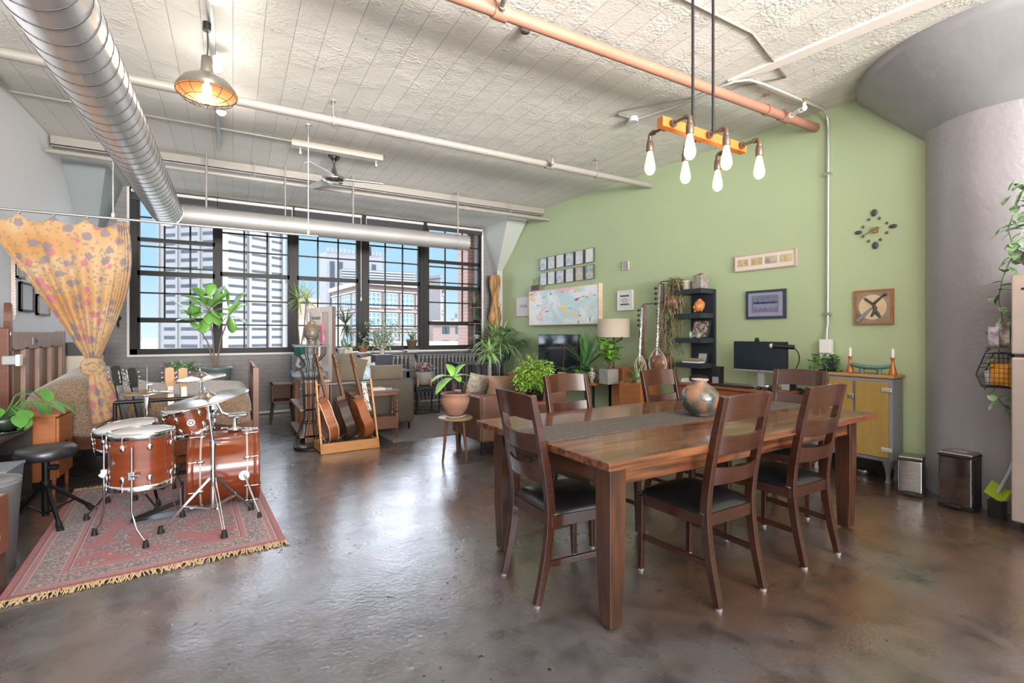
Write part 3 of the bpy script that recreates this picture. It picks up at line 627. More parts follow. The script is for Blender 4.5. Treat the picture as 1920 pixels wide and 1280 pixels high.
for c in (.99, .72, .34): b.tube([(px+R*c*math.cos(2*PI*j/28), py+R*c*math.sin(2*PI*j/28), pz-.018-.085*math.sqrt(1-c*c)) for j in range(28)], .0022, 5, closed=True)
b.out('cage', black, t)
b = B(); b.blob((px, py, pz+.01), (.032, .032, .045), 16, 10); b.cyl((px, py, pz+.04), (px, py, pz+.11), .016, n=10); b.out('bulb', mat('warm_bulb_glow', (1, .9, .75), .4, emit=(1, .72, .42), estr=14), t)
lamp('POINT', 'pendant_lamp', (px, py, pz-.05), 6, (1, .74, .45), shadow_soft_size=.04)
# curtain rod
RY = 5.8
t = thing('curtain_rod', 'thin grey steel rod hung from the ceiling, carrying the floral curtain', 'curtain rod', (-.5, RY, 2.42))
b = B(); b.cyl((LW+.01, RY, 2.415), (.82, RY, 2.43), .012, n=12); b.out('rail', mat('grey_rod', (.33, .32, .32), .35, .7), t)
for x, z in ((-.97, 2.42), (.72, 2.43)):
    b = B(); b.cyl((x, RY, z), (x, RY, CZ), .006, n=8); b.cyl((x, RY, CZ-.012), (x, RY, CZ), .025, n=10); b.blob((x, RY, z+.03), (.016, .016, .03), 10, 8); b.out('hanger', pipeg, t)
b = B(); b.cyl((LW+.05, RY, 2.42), (LW+.05, RY, CZ-.02), .01, n=8); b.out('hanger', pipeg, t)
# electric conduit on the green wall
t = thing('wall_conduit', 'steel conduit bending from the ceiling down the green wall to a switch box', 'conduit', (gx(2.77)-.03, 2.77, 1.3))
wx = gx(2.77)-.025; zc = 3.62; pts = [(3.72, 3.88, zc), (3.86, 3.42, zc), (3.90, 3.0, zc), (3.93, 2.85, zc), (4.02, 2.765, zc), (4.2, 2.75, zc), (wx-.14, 2.757, zc), (wx-.05, 2.76, zc-.03), (wx-.008, 2.76, zc-.10), (wx, 2.76, zc-.2), (wx, 2.765, 1.45), (wx-.02, 2.765, 1.36), (wx-.02, 2.765, 1.28)]
b = B(); b.tube(pts, .013, 10); b.out('tube', mat('conduit_steel', (.55, .56, .54), .35, .5), t)
for z in (2.98, 1.55): b = B(); b.box(wx-.02, wx+.03, 2.73, 2.80, z-.012, z+.012); b.out('strap', chrome, t)
b = B(); b.cyl((3.70, 3.90, 3.595), (3.70, 3.90, 3.648), .055, n=16); b.out('junction_box', mat('grey_box', (.4, .4, .4), .5), t)
b = B(); b.tube([(3.70, 3.90, 3.64), (3.50, 3.92, 3.64), (3.46, 3.84, 3.64), (3.9, 3.2, 3.64), (4.3, 2.6, 3.64), (3.45, 2.35, 3.642), (2.7, 2.34, 3.642), (2.2, 2.38, 3.642)], .007, 6); b.out('ceiling_cable', pipew, None, label='thin cream cable looping over the ceiling above the bulb chandelier', cat='cable')
# switch box
t = thing('switch_box', 'white electrical switch box on the green wall under the conduit', 'switch box', (wx, 2.76, 1.15))
b = B(); g = GANG; b.cbox((wx-.03, 2.765, 1.22), (.07, .11, .14), (0, 0, -g)); b.out('upper_box', white, t, bevel=.008)
b = B(); b.cbox((wx-.015, 2.765, 1.10), (.05, .12, .11), (0, 0, -g)); b.out('outlet_plate', white, t, bevel=.006)
b = B(); b.cbox((wx-.043, 2.775, 1.115), (.012, .03, .035), (0, 0, -g)); b.out('switch', mat('grey_switch', (.45, .45, .45), .4), t)
# thing in ceiling: stub fittings
for p, lab in (((1.9, 2.888+.25, 3.62), 'small broken pipe stub in the ceiling above the salmon pipe'), ((1.563, 5.149+.3, 3.64), 'dark round hole cap in the ceiling right of the caged lamp')):
    b = B(); b.lathe([(.001, -.02), (.035, -.018), (.045, .03)], p, n=14); b.out('pipe_stub', mat('dark_cap', (.12, .10, .08), .7), None, label=lab, cat='ceiling fitting')
# ---------------------------------------------------------------- chandelier
cy = 1.96; bz = 2.52
t = thing('bulb_chandelier', 'wooden beam chandelier with six glowing filament bulbs over the dining table', 'chandelier', (2.43, cy, bz))
b = B(); b.bar((2.06, cy, 2.525), (2.79, cy, 2.505), .045, .055); b.out('wooden_beam', mat('orange_wood', (.36, .115, .018), .45, 0, (.27, .08, .012), 5, stretch=(8, 1, 1)), t, bevel=.003)
for x in (2.325, 2.502): b = B(); b.cyl((x, cy, 2.54), (x, cy, CZ), .008, n=8); b.cyl((x, cy, 2.53), (x, cy, 2.57), .013, n=10); b.out('rod', black, t)
iron = mat('bronze_pipe', (.12, .085, .065), .4, .6)
bulbglass = mat('amber_bulb_glass', (1, .80, .50), .15, emit=(1, .58, .22), estr=2.6)
fil = mat('filament', (1, .9, .7), .5, emit=(1, .80, .5), estr=16)
spots = []
for k, (x, s, z) in enumerate(((2.13, -1, 2.52), (2.43, -1, 2.515), (2.73, -1, 2.51), (2.13, 1, 2.52), (2.43, 1, 2.515), (2.73, 1, 2.51))):
    y0 = cy+s*.025; e = cy+s*.145; xx = x
    b = B(); b.cyl((x, y0, z), (x, y0+s*.015, z), .022, n=14); b.cyl((x, y0, z), (x, e-s*.02, z), .009, n=10); b.cyl((x, e-s*.035, z), (x, e-s*.02, z), .015, n=12)
    b.tube([(x, e-s*.03, z), (x, e-s*.008, z-.001), (x, e, z-.012), (x, e, z-.04)], .013, 12); b.cyl((x, e, z-.035), (x, e, z-.05), .017, n=12)
    f = b.out('pipe_arm', iron, t)
    b = B(); b.lathe([(.001, z-.045), (.018, z-.047), (.021, z-.055), (.021, z-.098), (.019, z-.102), (.001, z-.102)], (x, e, 0), n=18); b.out('socket', iron, f)
    b = B(); zb = z-.098; b.lathe([(.014, zb), (.016, zb-.015), (.022, zb-.045), (.030, zb-.085), (.0315, zb-.10), (.029, zb-.118), (.020, zb-.133), (.008, zb-.14), (.001, zb-.142)], (x, e, 0), n=20)
    o = b.out('bulb', mat('bulb_glass', (1, .82, .55), .05, trans=.0, emit=(1, .47, .14), estr=.55, alpha=.5), f)
    b = B()
    for a in range(5): c, s_ = .010*math.cos(a*1.257), .010*math.sin(a*1.257); b.tube([(x+c*.5, e+s_*.5, zb-.035), (x+c, e+s_, zb-.105)], .0015, 5)
    b.out('filament', fil, f)
    lamp('POINT', 'filament_lamp', (x, e, zb-.17), 1.3, (1, .62, .32), shadow_soft_size=.03)
# ================================================================ dining table and chairs
TZ = .80
c0, c1, c3 = V((1.38, 1.60, 0)), V((3.85, 1.693, 0)), V((1.34, 2.823, 0)); c2 = c1+(c3-c0)
tr = math.atan2(c1.y-c0.y, c1.x-c0.x); mid = (c0+c2)/2; TL, TW = (c1-c0).length, (c3-c0).length
t = thing('dining_table', 'large rectangular solid wood dining table with square tapered legs', 'table', (mid.x, mid.y, 0), tr); TT = t
TM = WM[t.name]
def tl(x, y, z=0): return TM @ V((x, y, z))
hx, hy = TL/2, TW/2
b = B(); b.box(-hx, hx, -hy, hy, TZ-.038, TZ)
b.v = [tuple(TM @ V(p)) for p in b.v]; b.out('tabletop', tablewood, t, bevel=.004)
tableend = mat('table_end_wood', (.12, .042, .019), .3, 0, (.05, .018, .009), 3.0, stretch=(11, .7, 11), coat=.25, contrast=.2)
for s in (-1, 1):
    b = B(); b.box(-hx+.16, hx-.16, s*(hy-.115)-.011, s*(hy-.115)+.011, TZ-.145, TZ-.038, TM); b.out('apron', tablewood, t)
    b = B(); b.box(s*(hx-.12)-.011, s*(hx-.12)+.011, -hy+.16, hy-.16, TZ-.145, TZ-.038, TM); b.out('apron', tableend, t)
for sx in (-1, 1):
    for sy in (-1, 1):
        x, y = sx*(hx-.135), sy*(hy-.135); b = B()
        b.loft([(tl(x, y, TZ-.038), .098, .098), (tl(x, y, .55), .098, .098), (tl(x, y, .30), .094, .094), (tl(x, y, .012), .074, .074)], TM.to_3x3() @ V((0, 1, 0)))
        b.out('leg', tablelegwood, t, bevel=.004)
leather = mat('black_seat_leather', (.009, .0085, .010), .30, bump=.06, bscale=160, spec=.6)
clearf = mat('clear_foot_cap', (.22, .22, .22), .15, spec=.9)
def make_chair(label, loc, rz):
    t = thing('dining_chair', label, 'chair', (0, 0, 0), 0, 'ladder back dining chairs around the table')
    H_ = 1.045
    for s in (-1, 1):
        b = B(); x = s*.183
        pr = [(-.275, .012), (-.225, .22), (-.195, .45), (-.215, .62), (-.262, .86), (-.305, H_)]
        wd = [.034, .040, .046, .044, .038, .032]
        def _ip(k, z):
            for i in range(5):
                if pr[i][1] <= z <= pr[i+1][1]+1e-6: f_ = (z-pr[i][1])/(pr[i+1][1]-pr[i][1]); return (pr[i][0]+(pr[i+1][0]-pr[i][0])*f_) if k == 0 else wd[i]+(wd[i+1]-wd[i])*f_
        zs = [.012+(H_-.012)*i/24 for i in range(25)]; ys_ = [_ip(0, min(z, H_)) for z in zs]
        for _ in range(3): ys_ = [ys_[0]]+[(ys_[i-1]+2*ys_[i]+ys_[i+1])/4 for i in range(1, 24)]+[ys_[-1]]
        b.loft([((x, ys_[i], zs[i]), .036, _ip(1, zs[i])) for i in range(25)])
        b.out('rear_leg', walnut, t, bevel=.003)
        b = B(); b.bar((s*.208, .205, .43), (s*.205, .215, .012), .040, .040, (0, 1, 0), .028, .028); b.out('front_leg', walnut, t, bevel=.003)
        b = B(); b.bar((s*.192, -.20, .415), (s*.208, .20, .415), .022, .062); b.out('seat_rail', walnut, t, bevel=.002)
        b = B(); b.bar((s*.186, -.236, .20), (s*.205, .208, .20), .018, .030); b.out('side_stretcher', walnut, t, bevel=.002)
        b = B(); b.cyl((x, -.275, 0), (x, -.275, .014), .017, n=12); b.out('foot_cap', clearf, t)
        b = B(); b.cyl((s*.205, .215, 0), (s*.205, .215, .014), .016, n=12); b.out('foot_cap', clearf, t)
    b = B(); b.bar((-.20, .208, .415), (.20, .208, .415), .022, .062); b.out('front_rail', walnut, t, bevel=.002)
    b = B(); b.bar((-.18, -.205, .415), (.18, -.205, .415), .022, .062); b.out('back_rail', walnut, t, bevel=.002)
    for z, h in ((.980, .125), (.800, .105), (.640, .095)):
        b = B(); n = 28; vs = []
        for i in range(n+1):
            u = i/n*2-1; x = u*.172; zt = z+h/2-.010*(1-u*u)*(-1 if z > .95 else 1)
            for zz in (z-h/2+.010*(1-u*u)*(-1 if z > 2 else .6), zt):
                yb = -.196-(zz-.45)*.183-.028*(1-u*u)
                vs += [(x, yb-.009, zz), (x, yb+.009, zz)]
        fs = []
        for i in range(n):
            a = 4*i; fs += [(a, a+2, a+6, a+4), (a+1, a+5, a+7, a+3), (a+2, a+3, a+7, a+6), (a, a+4, a+5, a+1)]
        fs += [(0, 1, 3, 2), (4*n, 4*n+2, 4*n+3, 4*n+1)]
        b.add(vs, fs, False); b.out('slat', walnut, t, bevel=.0015)
    b = B(); n = 12; top = []; fs = []
    for j in range(n+1):
        for i in range(n+1):
            u, v = i/n*2-1, j/n*2-1; wdt = .205+.018*(v+1)/2
            k = max(0, (1-abs(u)**4)*(1-abs(v)**4))**.5
            top.append((u*wdt, -.205+(v+1)/2*.435, .448+.045*k+.008*k*(1-u*u)))
    nn = (n+1)**2; bot = [(x, y, .442) for x, y, z in top]
    for j in range(n):
        for i in range(n):
            a = j*(n+1)+i; fs += [(a, a+1, a+n+2, a+n+1), (nn+a, nn+a+n+1, nn+a+n+2, nn+a+1)]
    edge = [i for i in range(n+1)]+[j*(n+1)+n for j in range(1, n+1)]+[n*(n+1)+i for i in range(n-1, -1, -1)]+[j*(n+1) for j in range(n-1, 0, -1)]
    for k in range(len(edge)): a, c = edge[k], edge[(k+1) % len(edge)]; fs.append((c, a, nn+a, nn+c))
    b.add(top+bot, fs, True); b.out('seat', leather, t)
    t.location = loc; t.rotation_euler = (0, 0, rz)
    return t
ch = make_chair('dark wooden ladder back chair at the left end of the table, black seat facing right', (1.585, 2.215, 0), math.radians(-92))
dup(ch, (2.235, 1.86, 0), math.radians(1.5), 'dark ladder back chair on the near side of the table, beside the nearest table leg')
dup(ch, (3.03, 1.895, 0), math.radians(1), 'dark ladder back chair on the near side of the table, right of the pair')
dup(ch, (2.16, 2.66, 0), math.radians(183), 'red brown chair on the far side of the table, in front of the houseplants')
dup(ch, (3.10, 2.66, 0), math.radians(181), 'red brown chair on the far side of the table, in front of the sitars')
dup(ch, (3.80, 2.29, 0), math.radians(103), 'ladder back chair at the right end of the table, in front of the desk')
b = B(); b.box(-hx+.02, hx-.02, -.15, .19, TZ+.0005, TZ+.004, TM); 
runm = mat('woven_grey_runner', (.04, .034, .032), .9, 0, (.125, .108, .098), 180, contrast=.1, bump=.4, bscale=200)
b.out('table_runner', runm, None, label='grey brown woven runner laid along the middle of the dining table', cat='table runner')
p = at_z(1312, 779, TZ+.005); 
raku = mat('raku_glaze', (.045, .065, .06), .22, 0, (.23, .12, .07), 9, nmix=1, bump=.08, bscale=60, coat=.5, contrast=.07, detail=12)
t = thing('round_vase', 'round mottled blue and copper ceramic vase with a small neck on the runner', 'vase', (p.x, p.y, TZ+.005))
b = B(); R = .125; b.lathe([(.001, .002), (.045, .0), (.062, .008)]+[(R*math.cos(a)*1.0, .112+.108*math.sin(a)) for a in [math.radians(k) for k in range(-58, 68, 9)]]+[(.045, .222), (.044, .228)], (p.x, p.y, TZ+.005), n=40); b.out('body', raku, t)
b = B(); z = TZ+.005; b.lathe([(.044, .226), (.052, .236), (.057, .240), (.055, .245), (.043, .240), (.040, .225), (.040, .18)], (p.x, p.y, z), n=32); b.out('rim', mat('rim_clay', (.42, .30, .22), .5, 0, (.2, .2, .2), 8), t)

# ================================================================ on and along the green wall
WF0 = V((gx(0), 0, 0)); _n = math.sqrt(1+GM*GM); WR = V((-GM/_n, -1/_n, 0)); WO = V((-1/_n, GM/_n, 0))
WFr = (WF0, WR, WO, 1)
def sy(y): return -y*_n            # distance along the wall of depth y
def wp(y, z, off=0): return WF0+WR*sy(y)+WO*off+V((0, 0, z))
def wbox(b, y0, y1, z0, z1, d0, d1): fbox(b, WFr, sy(max(y0, y1)), sy(min(y0, y1)), z0, z1, d0, d1); return b
def wq(u, v): p = at_g(u, v); return p.y, p.z
def wthing(name, label, cat, y, z, off=0, group=None): return thing(name, label, cat, tuple(wp(y, z, off)), -GANG, group)
def picture(name, label, y0, y1, z0, z1, fw, dep, fm_, art, mat_w=0, matm=None, group=None, extra=None):
    t = wthing(name, label, 'picture', (y0+y1)/2, z0, 0, group); a, c = max(y0, y1), min(y0, y1)
    b = B(); wbox(b, a, a-fw, z0, z1, .002, dep); wbox(b, c+fw, c, z0, z1, .002, dep); wbox(b, a-fw, c+fw, z0, z0+fw, .002, dep); wbox(b, a-fw, c+fw, z1-fw, z1, .002, dep); b.out('frame', fm_, t)
    if mat_w:
        b = B(); wbox(b, a-fw, c+fw, z0+fw, z1-fw, .003, dep-.008); b.out('mount', matm, t)
        b = B(); wbox(b, a-fw-mat_w, c+fw+mat_w, z0+fw+mat_w, z1-fw-mat_w, .004, dep-.006); b.out('artwork', art, t)
    else:
        b = B(); wbox(b, a-fw, c+fw, z0+fw, z1-fw, .003, dep-.006); b.out('artwork', art, t)
    if extra: extra(t, a, c, dep-.006)
    return t
blk = mat('thin_black_frame', (.03, .03, .03), .4)
# twelve small frames
y_a, z_bl = wq(1014.4, 509)
tops = [at_g(1115.7, 464).z, at_g(1115.7, 490.6).z, at_g(1115.7, 495.7).z, at_g(1115.7, 522.5).z]
cols = [(1014.4, 1027.5), (1029.4, 1042.9), (1045.3, 1059.8), (1063, 1077.8), (1081.5, 1096.2), (1100.3, 1115.7)]
arts = [mat('print_%d' % k, (.80, .83, .86), .2, 0, c, s, contrast=.22, coat=.6) for k, (c, s) in enumerate((((.25, .30, .45), 9), ((.55, .55, .60), 12), ((.70, .70, .68), 7)))]
arts2 = [mat('cream_print', (.62, .60, .55), .2, 0, (.48, .40, .36), 11, contrast=.15, coat=.6), mat('green_dot_print', (.66, .60, .56), .2, 0, (.18, .38, .38), 14, contrast=.12, coat=.6)]
ords = ['leftmost', 'second from left', 'third from left', 'fourth from left', 'fifth from left', 'rightmost']
for r in (0, 1):
    for k, (u0, u1) in enumerate(cols):
        ya, yb = at_g(u0, 490).y, at_g(u1, 490).y
        picture('picture_frame', 'small thin black framed print in the %s row of twelve, %s' % ('upper' if r == 0 else 'lower', ords[k]), ya, yb, tops[1+2*r]+.0, tops[2*r], .005, .035, mat('grey_thin_frame', (.10, .09, .085), .4), (arts[(k+r) % 3] if not (r == 1 and k > 3) else arts2[k-4]), group='twelve small framed prints on the green wall')
# large abstract painting
ya, yb = at_g(998.4, 560).y, at_g(1130, 560).y
zb_, zt_ = at_g(1129, 607.5).z, at_g(1129, 531).z
pm = mat('abstract_painting', (.60, .74, .78), .5); n, L, bs = nodes_of(pm)
tcx = n.new('ShaderNodeTexCoord'); prev = None
for k, (sc, col, lo, hi, off) in enumerate(((2.6, (.86, .86, .88), .42, .56, 0), (4.0, (.84, .66, .28), .59, .66, 3.1), (3.6, (.84, .50, .55), .60, .68, 7.7), (8, (.44, .08, .20), .64, .67, 12.4), (7, (.14, .36, .44), .66, .69, 21.7), (2.4, (.90, .89, .88), .55, .70, 30))):
    mp = n.new('ShaderNodeMapping'); mp.inputs['Location'].default_value = (off, off, off); mp.inputs['Scale'].default_value = (1, .6, 1.1); L.new(tcx.outputs['Object'], mp.inputs[0])
    x = n.new('ShaderNodeTexNoise'); x.inputs['Scale'].default_value = sc; x.inputs['Detail'].default_value = 5; x.inputs['Distortion'].default_value = .9; L.new(mp.outputs[0], x.inputs[0])
    r = n.new('ShaderNodeMapRange'); r.inputs[1].default_value = lo; r.inputs[2].default_value = hi; L.new(x.outputs['Fac'], r.inputs[0])
    mx = n.new('ShaderNodeMix'); mx.data_type = 'RGBA'; L.new(r.outputs[0], mx.inputs[0]); mx.inputs[7].default_value = (*col, 1)
    if prev is None: mx.inputs[6].default_value = (.55, .74, .78, 1)
    else: L.new(prev, mx.inputs[6])
    prev = mx.outputs[2]
L.new(prev, bs.inputs['Base Color'])
picture('painting', 'large abstract painting in pale blue, yellow and pink with a light wood frame', ya, yb, zb_, zt_, .015, .085, pale, pm)
# pictures round it
ya, yb = at_g(970.5, 575).y, at_g(996.5, 575).y
def small_text(txt, size, m, fx=.5, fz=.5):
    def f(t, a, c, d):
        pz = t.location.z
        lettering('lettering', txt, size, m, t, tuple(wp(a+(c-a)*fx, fz, d+.001)), WR, (0, 0, 1), .0006)
    return f
za, zb2 = at_g(984, 593).z, at_g(984, 556).z
picture('picture_frame', 'cream framed poster with small lettering left of the abstract painting', ya, yb, za, zb2, .012, .03, pale, mat('grey_poster', (.62, .58, .60), .5), extra=small_text('F KON', .085, blk, .5, (za+zb2)/2))
# little wooden box on top of the painting
p0 = wp(at_g(1001, 548).y-.02, zt_, .045); p1 = wp(at_g(1017, 548).y, zt_, .045)
t = thing('test_tube_rack', 'small dark slatted box with thin sprigs standing on top of the abstract painting', 'vase rack', tuple((p0+p1)/2), -GANG)
ya, yb = p0.y, p1.y; b = B()
for k in range(6): y = ya+(yb-ya)*k/5; wbox(b, y+.006, y-.006, zt_, zt_+.105, .012, .08)
wbox(b, ya, yb, zt_, zt_+.012, .01, .082); wbox(b, ya, yb, zt_+.095, zt_+.107, .01, .082); b.out('slatted_box', mat('grey_box_wood', (.16, .13, .11), .6), t)
b = B()
for k in range(6):
    q = wp(ya+(yb-ya)*(k+.5)/6, zt_+.10, .045); e = q+V((rnd(-.02, .02), rnd(-.03, .03), rnd(.10, .17))); b.tube([q, (q+e)/2+V((.01, 0, 0)), e], .002, 4)
    for m_ in range(3): b.leaf(e-V((0, 0, .03*m_)), (rnd(-1, 1), rnd(-1, 1), .4), .035, .014)
b.out('sprigs', leafd, t)
y0, z0 = wq(1169, 507); y1, z1 = wq(1180, 489)
picture('small_block_picture', 'tiny wooden block picture hanging alone on the green wall', y0, y1, z0, z1, .006, .03, mat('light_block', (.5, .42, .36), .6), mat('block_art', (.48, .40, .38), .6, 0, (.25, .28, .38), 14))
y0, z0 = wq(1161.5, 582.5); y1, z1 = wq(1188.5, 543)
def squiggle(t, a, c, d):
    b = B(); zc = t.location.z; h = (z1-z0)
    for f0, amp in ((.72, .05), (.30, .05)):
        for k in range(3):
            pts = [wp(a+(c-a)*(.2+.6*i/16), z0+h*(f0+amp*math.sin(i*1.1+k*2)*(1-.4*k)), d+.002) for i in range(17)]; b.tube(pts, .0035, 4)
    pts = [wp(a+(c-a)*(.5+.16*math.cos(i*PI/8)), z0+h*(.5+.09*math.sin(i*PI/8)), d+.002) for i in range(17)]; b.tube(pts, .003, 4)
    wbox(b, a, c, z0+h*.49, z0+h*.494, d, d+.001); b.out('ink_drawing', blk, t)
picture('canvas_print', 'white canvas with black ink drawing between the painting and the sitars', y0, y1, z0, z1, .004, .045, white, mat('white_canvas', (.74, .74, .76), .6), extra=squiggle)
# picture strip, mountain picture, running figure picture
y0, z0 = wq(1380, 511.5); y1, z1 = wq(1495, 464)
z0 = (at_g(1380, 511.5).z+at_g(1495, 497.5).z)/2; z1 = (at_g(1380, 482).z+at_g(1495, 464).z)/2
def four(t, a, c, d):
    for k, m in enumerate((mat('tan_sketch', (.62, .52, .32), .6, 0, (.42, .30, .16), 26, contrast=.16),)*2+(mat('grey_sketch', (.55, .48, .36), .6, 0, (.25, .24, .22), 22, contrast=.14), mat('tan_sketch2', (.62, .52, .30), .6, 0, (.46, .34, .18), 18, contrast=.1))):
        s0, s1 = (.05+.235*k), (.05+.235*k+.19); b = B(); h = z1-z0; wbox(b, a+(c-a)*s0, a+(c-a)*s1, z0+h*.30, z0+h*.74, d, d+.002); b.out('sketch', m, t)
picture('long_frame', 'long narrow pale wood frame holding four small tan sketches', y0, y1, z0, z1, .014, .03, mat('rosy_wood', (.55, .40, .33), .5), mat('cream_mount', (.72, .66, .58), .6), extra=four)
y0 = at_g(1401, 570).y; y1 = at_g(1475.5, 570).y; z0 = (at_g(1401, 599).z+at_g(1475.5, 595.5).z)/2; z1 = (at_g(1401, 547).z+at_g(1475.5, 540).z)/2
def mountain(t, a, c, d):
    h = z1-z0; hz_ = z0+h*.52
    def ridge(f, m, up, seed, nm):
        random.seed(seed); n_ = 26; pts = []
        for i in range(n_+1):
            s = .20+.60*i/n_; hh = f*(.5+.5*abs(math.sin(i*.55+seed)))*(.75+.25*random.random())
            pts.append((s, hh))
        vs = [wp(a+(c-a)*s, hz_, d) for s, _ in pts]+[wp(a+(c-a)*s, hz_+up*hh*h, d) for s, hh in pts]
        vs2 = [v+WO*.0015 for v in vs]; k = n_+1
        b = B(); fs = [(i, i+1, k+i+1, k+i) for i in range(n_)]; b.add(vs2, fs if up < 0 else [f_[::-1] for f_ in fs]); b.out(nm, m, t)
    b = B(); wbox(b, a+(c-a)*.15, a+(c-a)*.83, z0+h*.22, z0+h*.82, d-.001, d); b.out('photo', mat('pale_photo', (.66, .66, .72), .4), t)
    ridge(.22, mat('slate_ridge', (.16, .19, .30), .5), 1, 1, 'ridge'); ridge(.20, mat('slate_reflection', (.22, .26, .40), .5), -1, 2, 'reflection')
    ridge(.10, mat('dark_shore', (.05, .06, .12), .5), 1, 5, 'ridge')
picture('mountain_picture', 'black framed blue picture of mountains reflected in a lake above the desk', y0, y1, z0, z1, .028, .03, mat('blue_black_frame', (.035, .05, .06), .4), mat('lavender_mount', (.30, .30, .45), .5), extra=mountain)
y0 = at_g(1604, 570).y; y1 = at_g(1677, 570).y; z0 = (at_g(1604, 609).z+at_g(1677, 607).z)/2; z1 = (at_g(1604, 546).z+at_g(1677, 540).z)/2
def figure(t, a, c, d):
    h = z1-z0; w_ = 1
    def P(fx, fz, e=.002): return wp(a+(c-a)*fx, z0+h*fz, d+e)
    b = B(); b.v = []; n_ = 28; vs = [P(.48, .50, .0012)]+[P(.48+.36*math.cos(2*PI*i/n_), .50+.36*math.sin(2*PI*i/n_), .0012) for i in range(n_)]; b.add(vs, [(0, (i+1) % n_+1, i+1) for i in range(n_)]); b.out('sun_disc', mat('golden_disc', (.62, .46, .24), .6, 0, (.70, .60, .46), 9), t)
    b = B()
    for q in (((.28, .76), (.5, .58), (.76, .82)), ((.5, .58), (.55, .40), (.45, .22)), ((.55, .42), (.62, .30), (.68, .20)), ((.5, .62), (.56, .45), (.55, .38))): b.tube([P(*k) for k in q], [.012, .018, .010], 6)
    b.blob(P(.80, .84), .016, 8, 6); b.out('dark_figure', mat('figure_dark', (.08, .07, .06), .6), t)
    b = B(); b.tube([P(.08, .1), P(.28, .28), P(.46, .48)], [.022, .018, .008], 6); b.out('branch', mat('grey_branch', (.24, .24, .26), .6), t)
picture('figure_picture', 'square wood framed picture with a dark leaping figure against a golden disc', y0, y1, z0, z1, .018, .03, teak, mat('mottled_picture', (.42, .30, .18), .6, 0, (.12, .11, .12), 6), 0, extra=figure)
# stone clock
t = wthing('stone_clock', 'wall clock made of twelve pebbles round a small brass movement', 'clock', *wq(1640, 433))
st1, st2 = mat('slate_pebble', (.06, .07, .08), .4), mat('brown_pebble', (.16, .09, .06), .5)
for u, v, r in ((1640, 399, 1), (1675.5, 424, 1), (1610.5, 436, 1), (1642, 460, 1), (1630.5, 411.5, 0), (1650, 409, 0), (1664, 418, 0), (1619.5, 425.5, 0), (1664, 436, 0), (1652, 449, 0), (1630, 452, 0), (1619.5, 443, 0)):
    q = at_g(u, v); q = wp(q.y, q.z, .012); b = B(); rr = .034 if r else .014
    b.blob(q, (.012 if r else .01, rr*(1 if u in (1675.5, 1610.5) else .8), rr*(.55 if u in (1675.5, 1610.5) else 1.0)), 12, 8); b.out('pebble', st1 if r else st2, t)
b = B(); q = at_g(1642, 431); q = wp(q.y, q.z, .02); b.cbox(q, (.03, .05, .05), (0, 0, -GANG)); b.out('movement', mat('old_brass', (.32, .27, .13), .4, .7), t)
b = B(); e1 = at_g(1619, 445); e1 = wp(e1.y, e1.z, .042); b.tube([q+WO*.02, e1], .0035, 6); e2 = at_g(1655, 427); b.tube([q+WO*.02, wp(e2.y, e2.z, .042)], .0025, 6); b.out('hands', mat('old_brass', (.3, .25, .1)), t)
# ---------------------------------------------------------------- icebox cabinet
cy0, cy1, cdep, cz0, cz1 = 2.83, 2.135, .265, .19, .975
t = wthing('icebox_cabinet', 'grey metal cabinet with mustard wooden doors and chrome latches by the round column', 'cabinet', (cy0+cy1)/2, 0)
gm = mat('grey_enamel', (.20, .20, .215), .38, bump=.03, bscale=50); must = mat('mustard_wood', (.36, .235, .07), .42, 0, (.30, .185, .05), 7, stretch=(3, 3, .6))
b = B(); wbox(b, cy0, cy1, cz0, cz1-.03, .004, cdep); b.out('body', gm, t, bevel=.022, seg=3)
b = B(); wbox(b, cy0+.01, cy1-.012, cz1-.03, cz1, .002, cdep+.01); b.out('top', mat('orange_top', (.45, .24, .10), .35, 0, (.38, .19, .07), 5), t, bevel=.008)
def yx(u): return at_x(u, 700, 5.10).y
for i, (u0, u1) in enumerate(((1556, 1598), (1603.5, 1663.5))):
    ya, yb = yx(u0), yx(u1); b = B(); wbox(b, ya, yb, cz0+.045, cz1-.065, cdep-.002, cdep+.018); d = b.out('door', must, t, bevel=.004)
    hy_, ly = (yb-.0, ya) if i == 1 else (ya, yb)
    for z in (cz1-.13, cz0+.12):
        b = B(); wbox(b, hy_+.05, hy_-.03, z-.018, z+.018, cdep+.017, cdep+.03) if i == 1 else wbox(b, hy_+.02, hy_-.04, z-.015, z+.015, cdep+.017, cdep+.03)
        b.out('hinge', mat('bright_nickel', (.75, .74, .72), .25, .6), d, bevel=.004)
    b = B(); z = cz1-.21 if i == 0 else .60; wbox(b, ly+.025, ly-.02, z-.02, z+.02, cdep+.017, cdep+.035); b.out('latch', chrome if i == 0 else walnut, d, bevel=.004)
for y in (cy0-.045, cy1+.045):
    for dd in (.045, cdep-.04):
        b = B(); q = wp(y, 0, dd); sx = 1 if dd < .1 else 1
        b.lathe([(.022, 0), (.026, .012), (.017, .03), (.018, .08), (.030, .14), (.05, .20)], q, n=12); b.out('leg', gm, t)
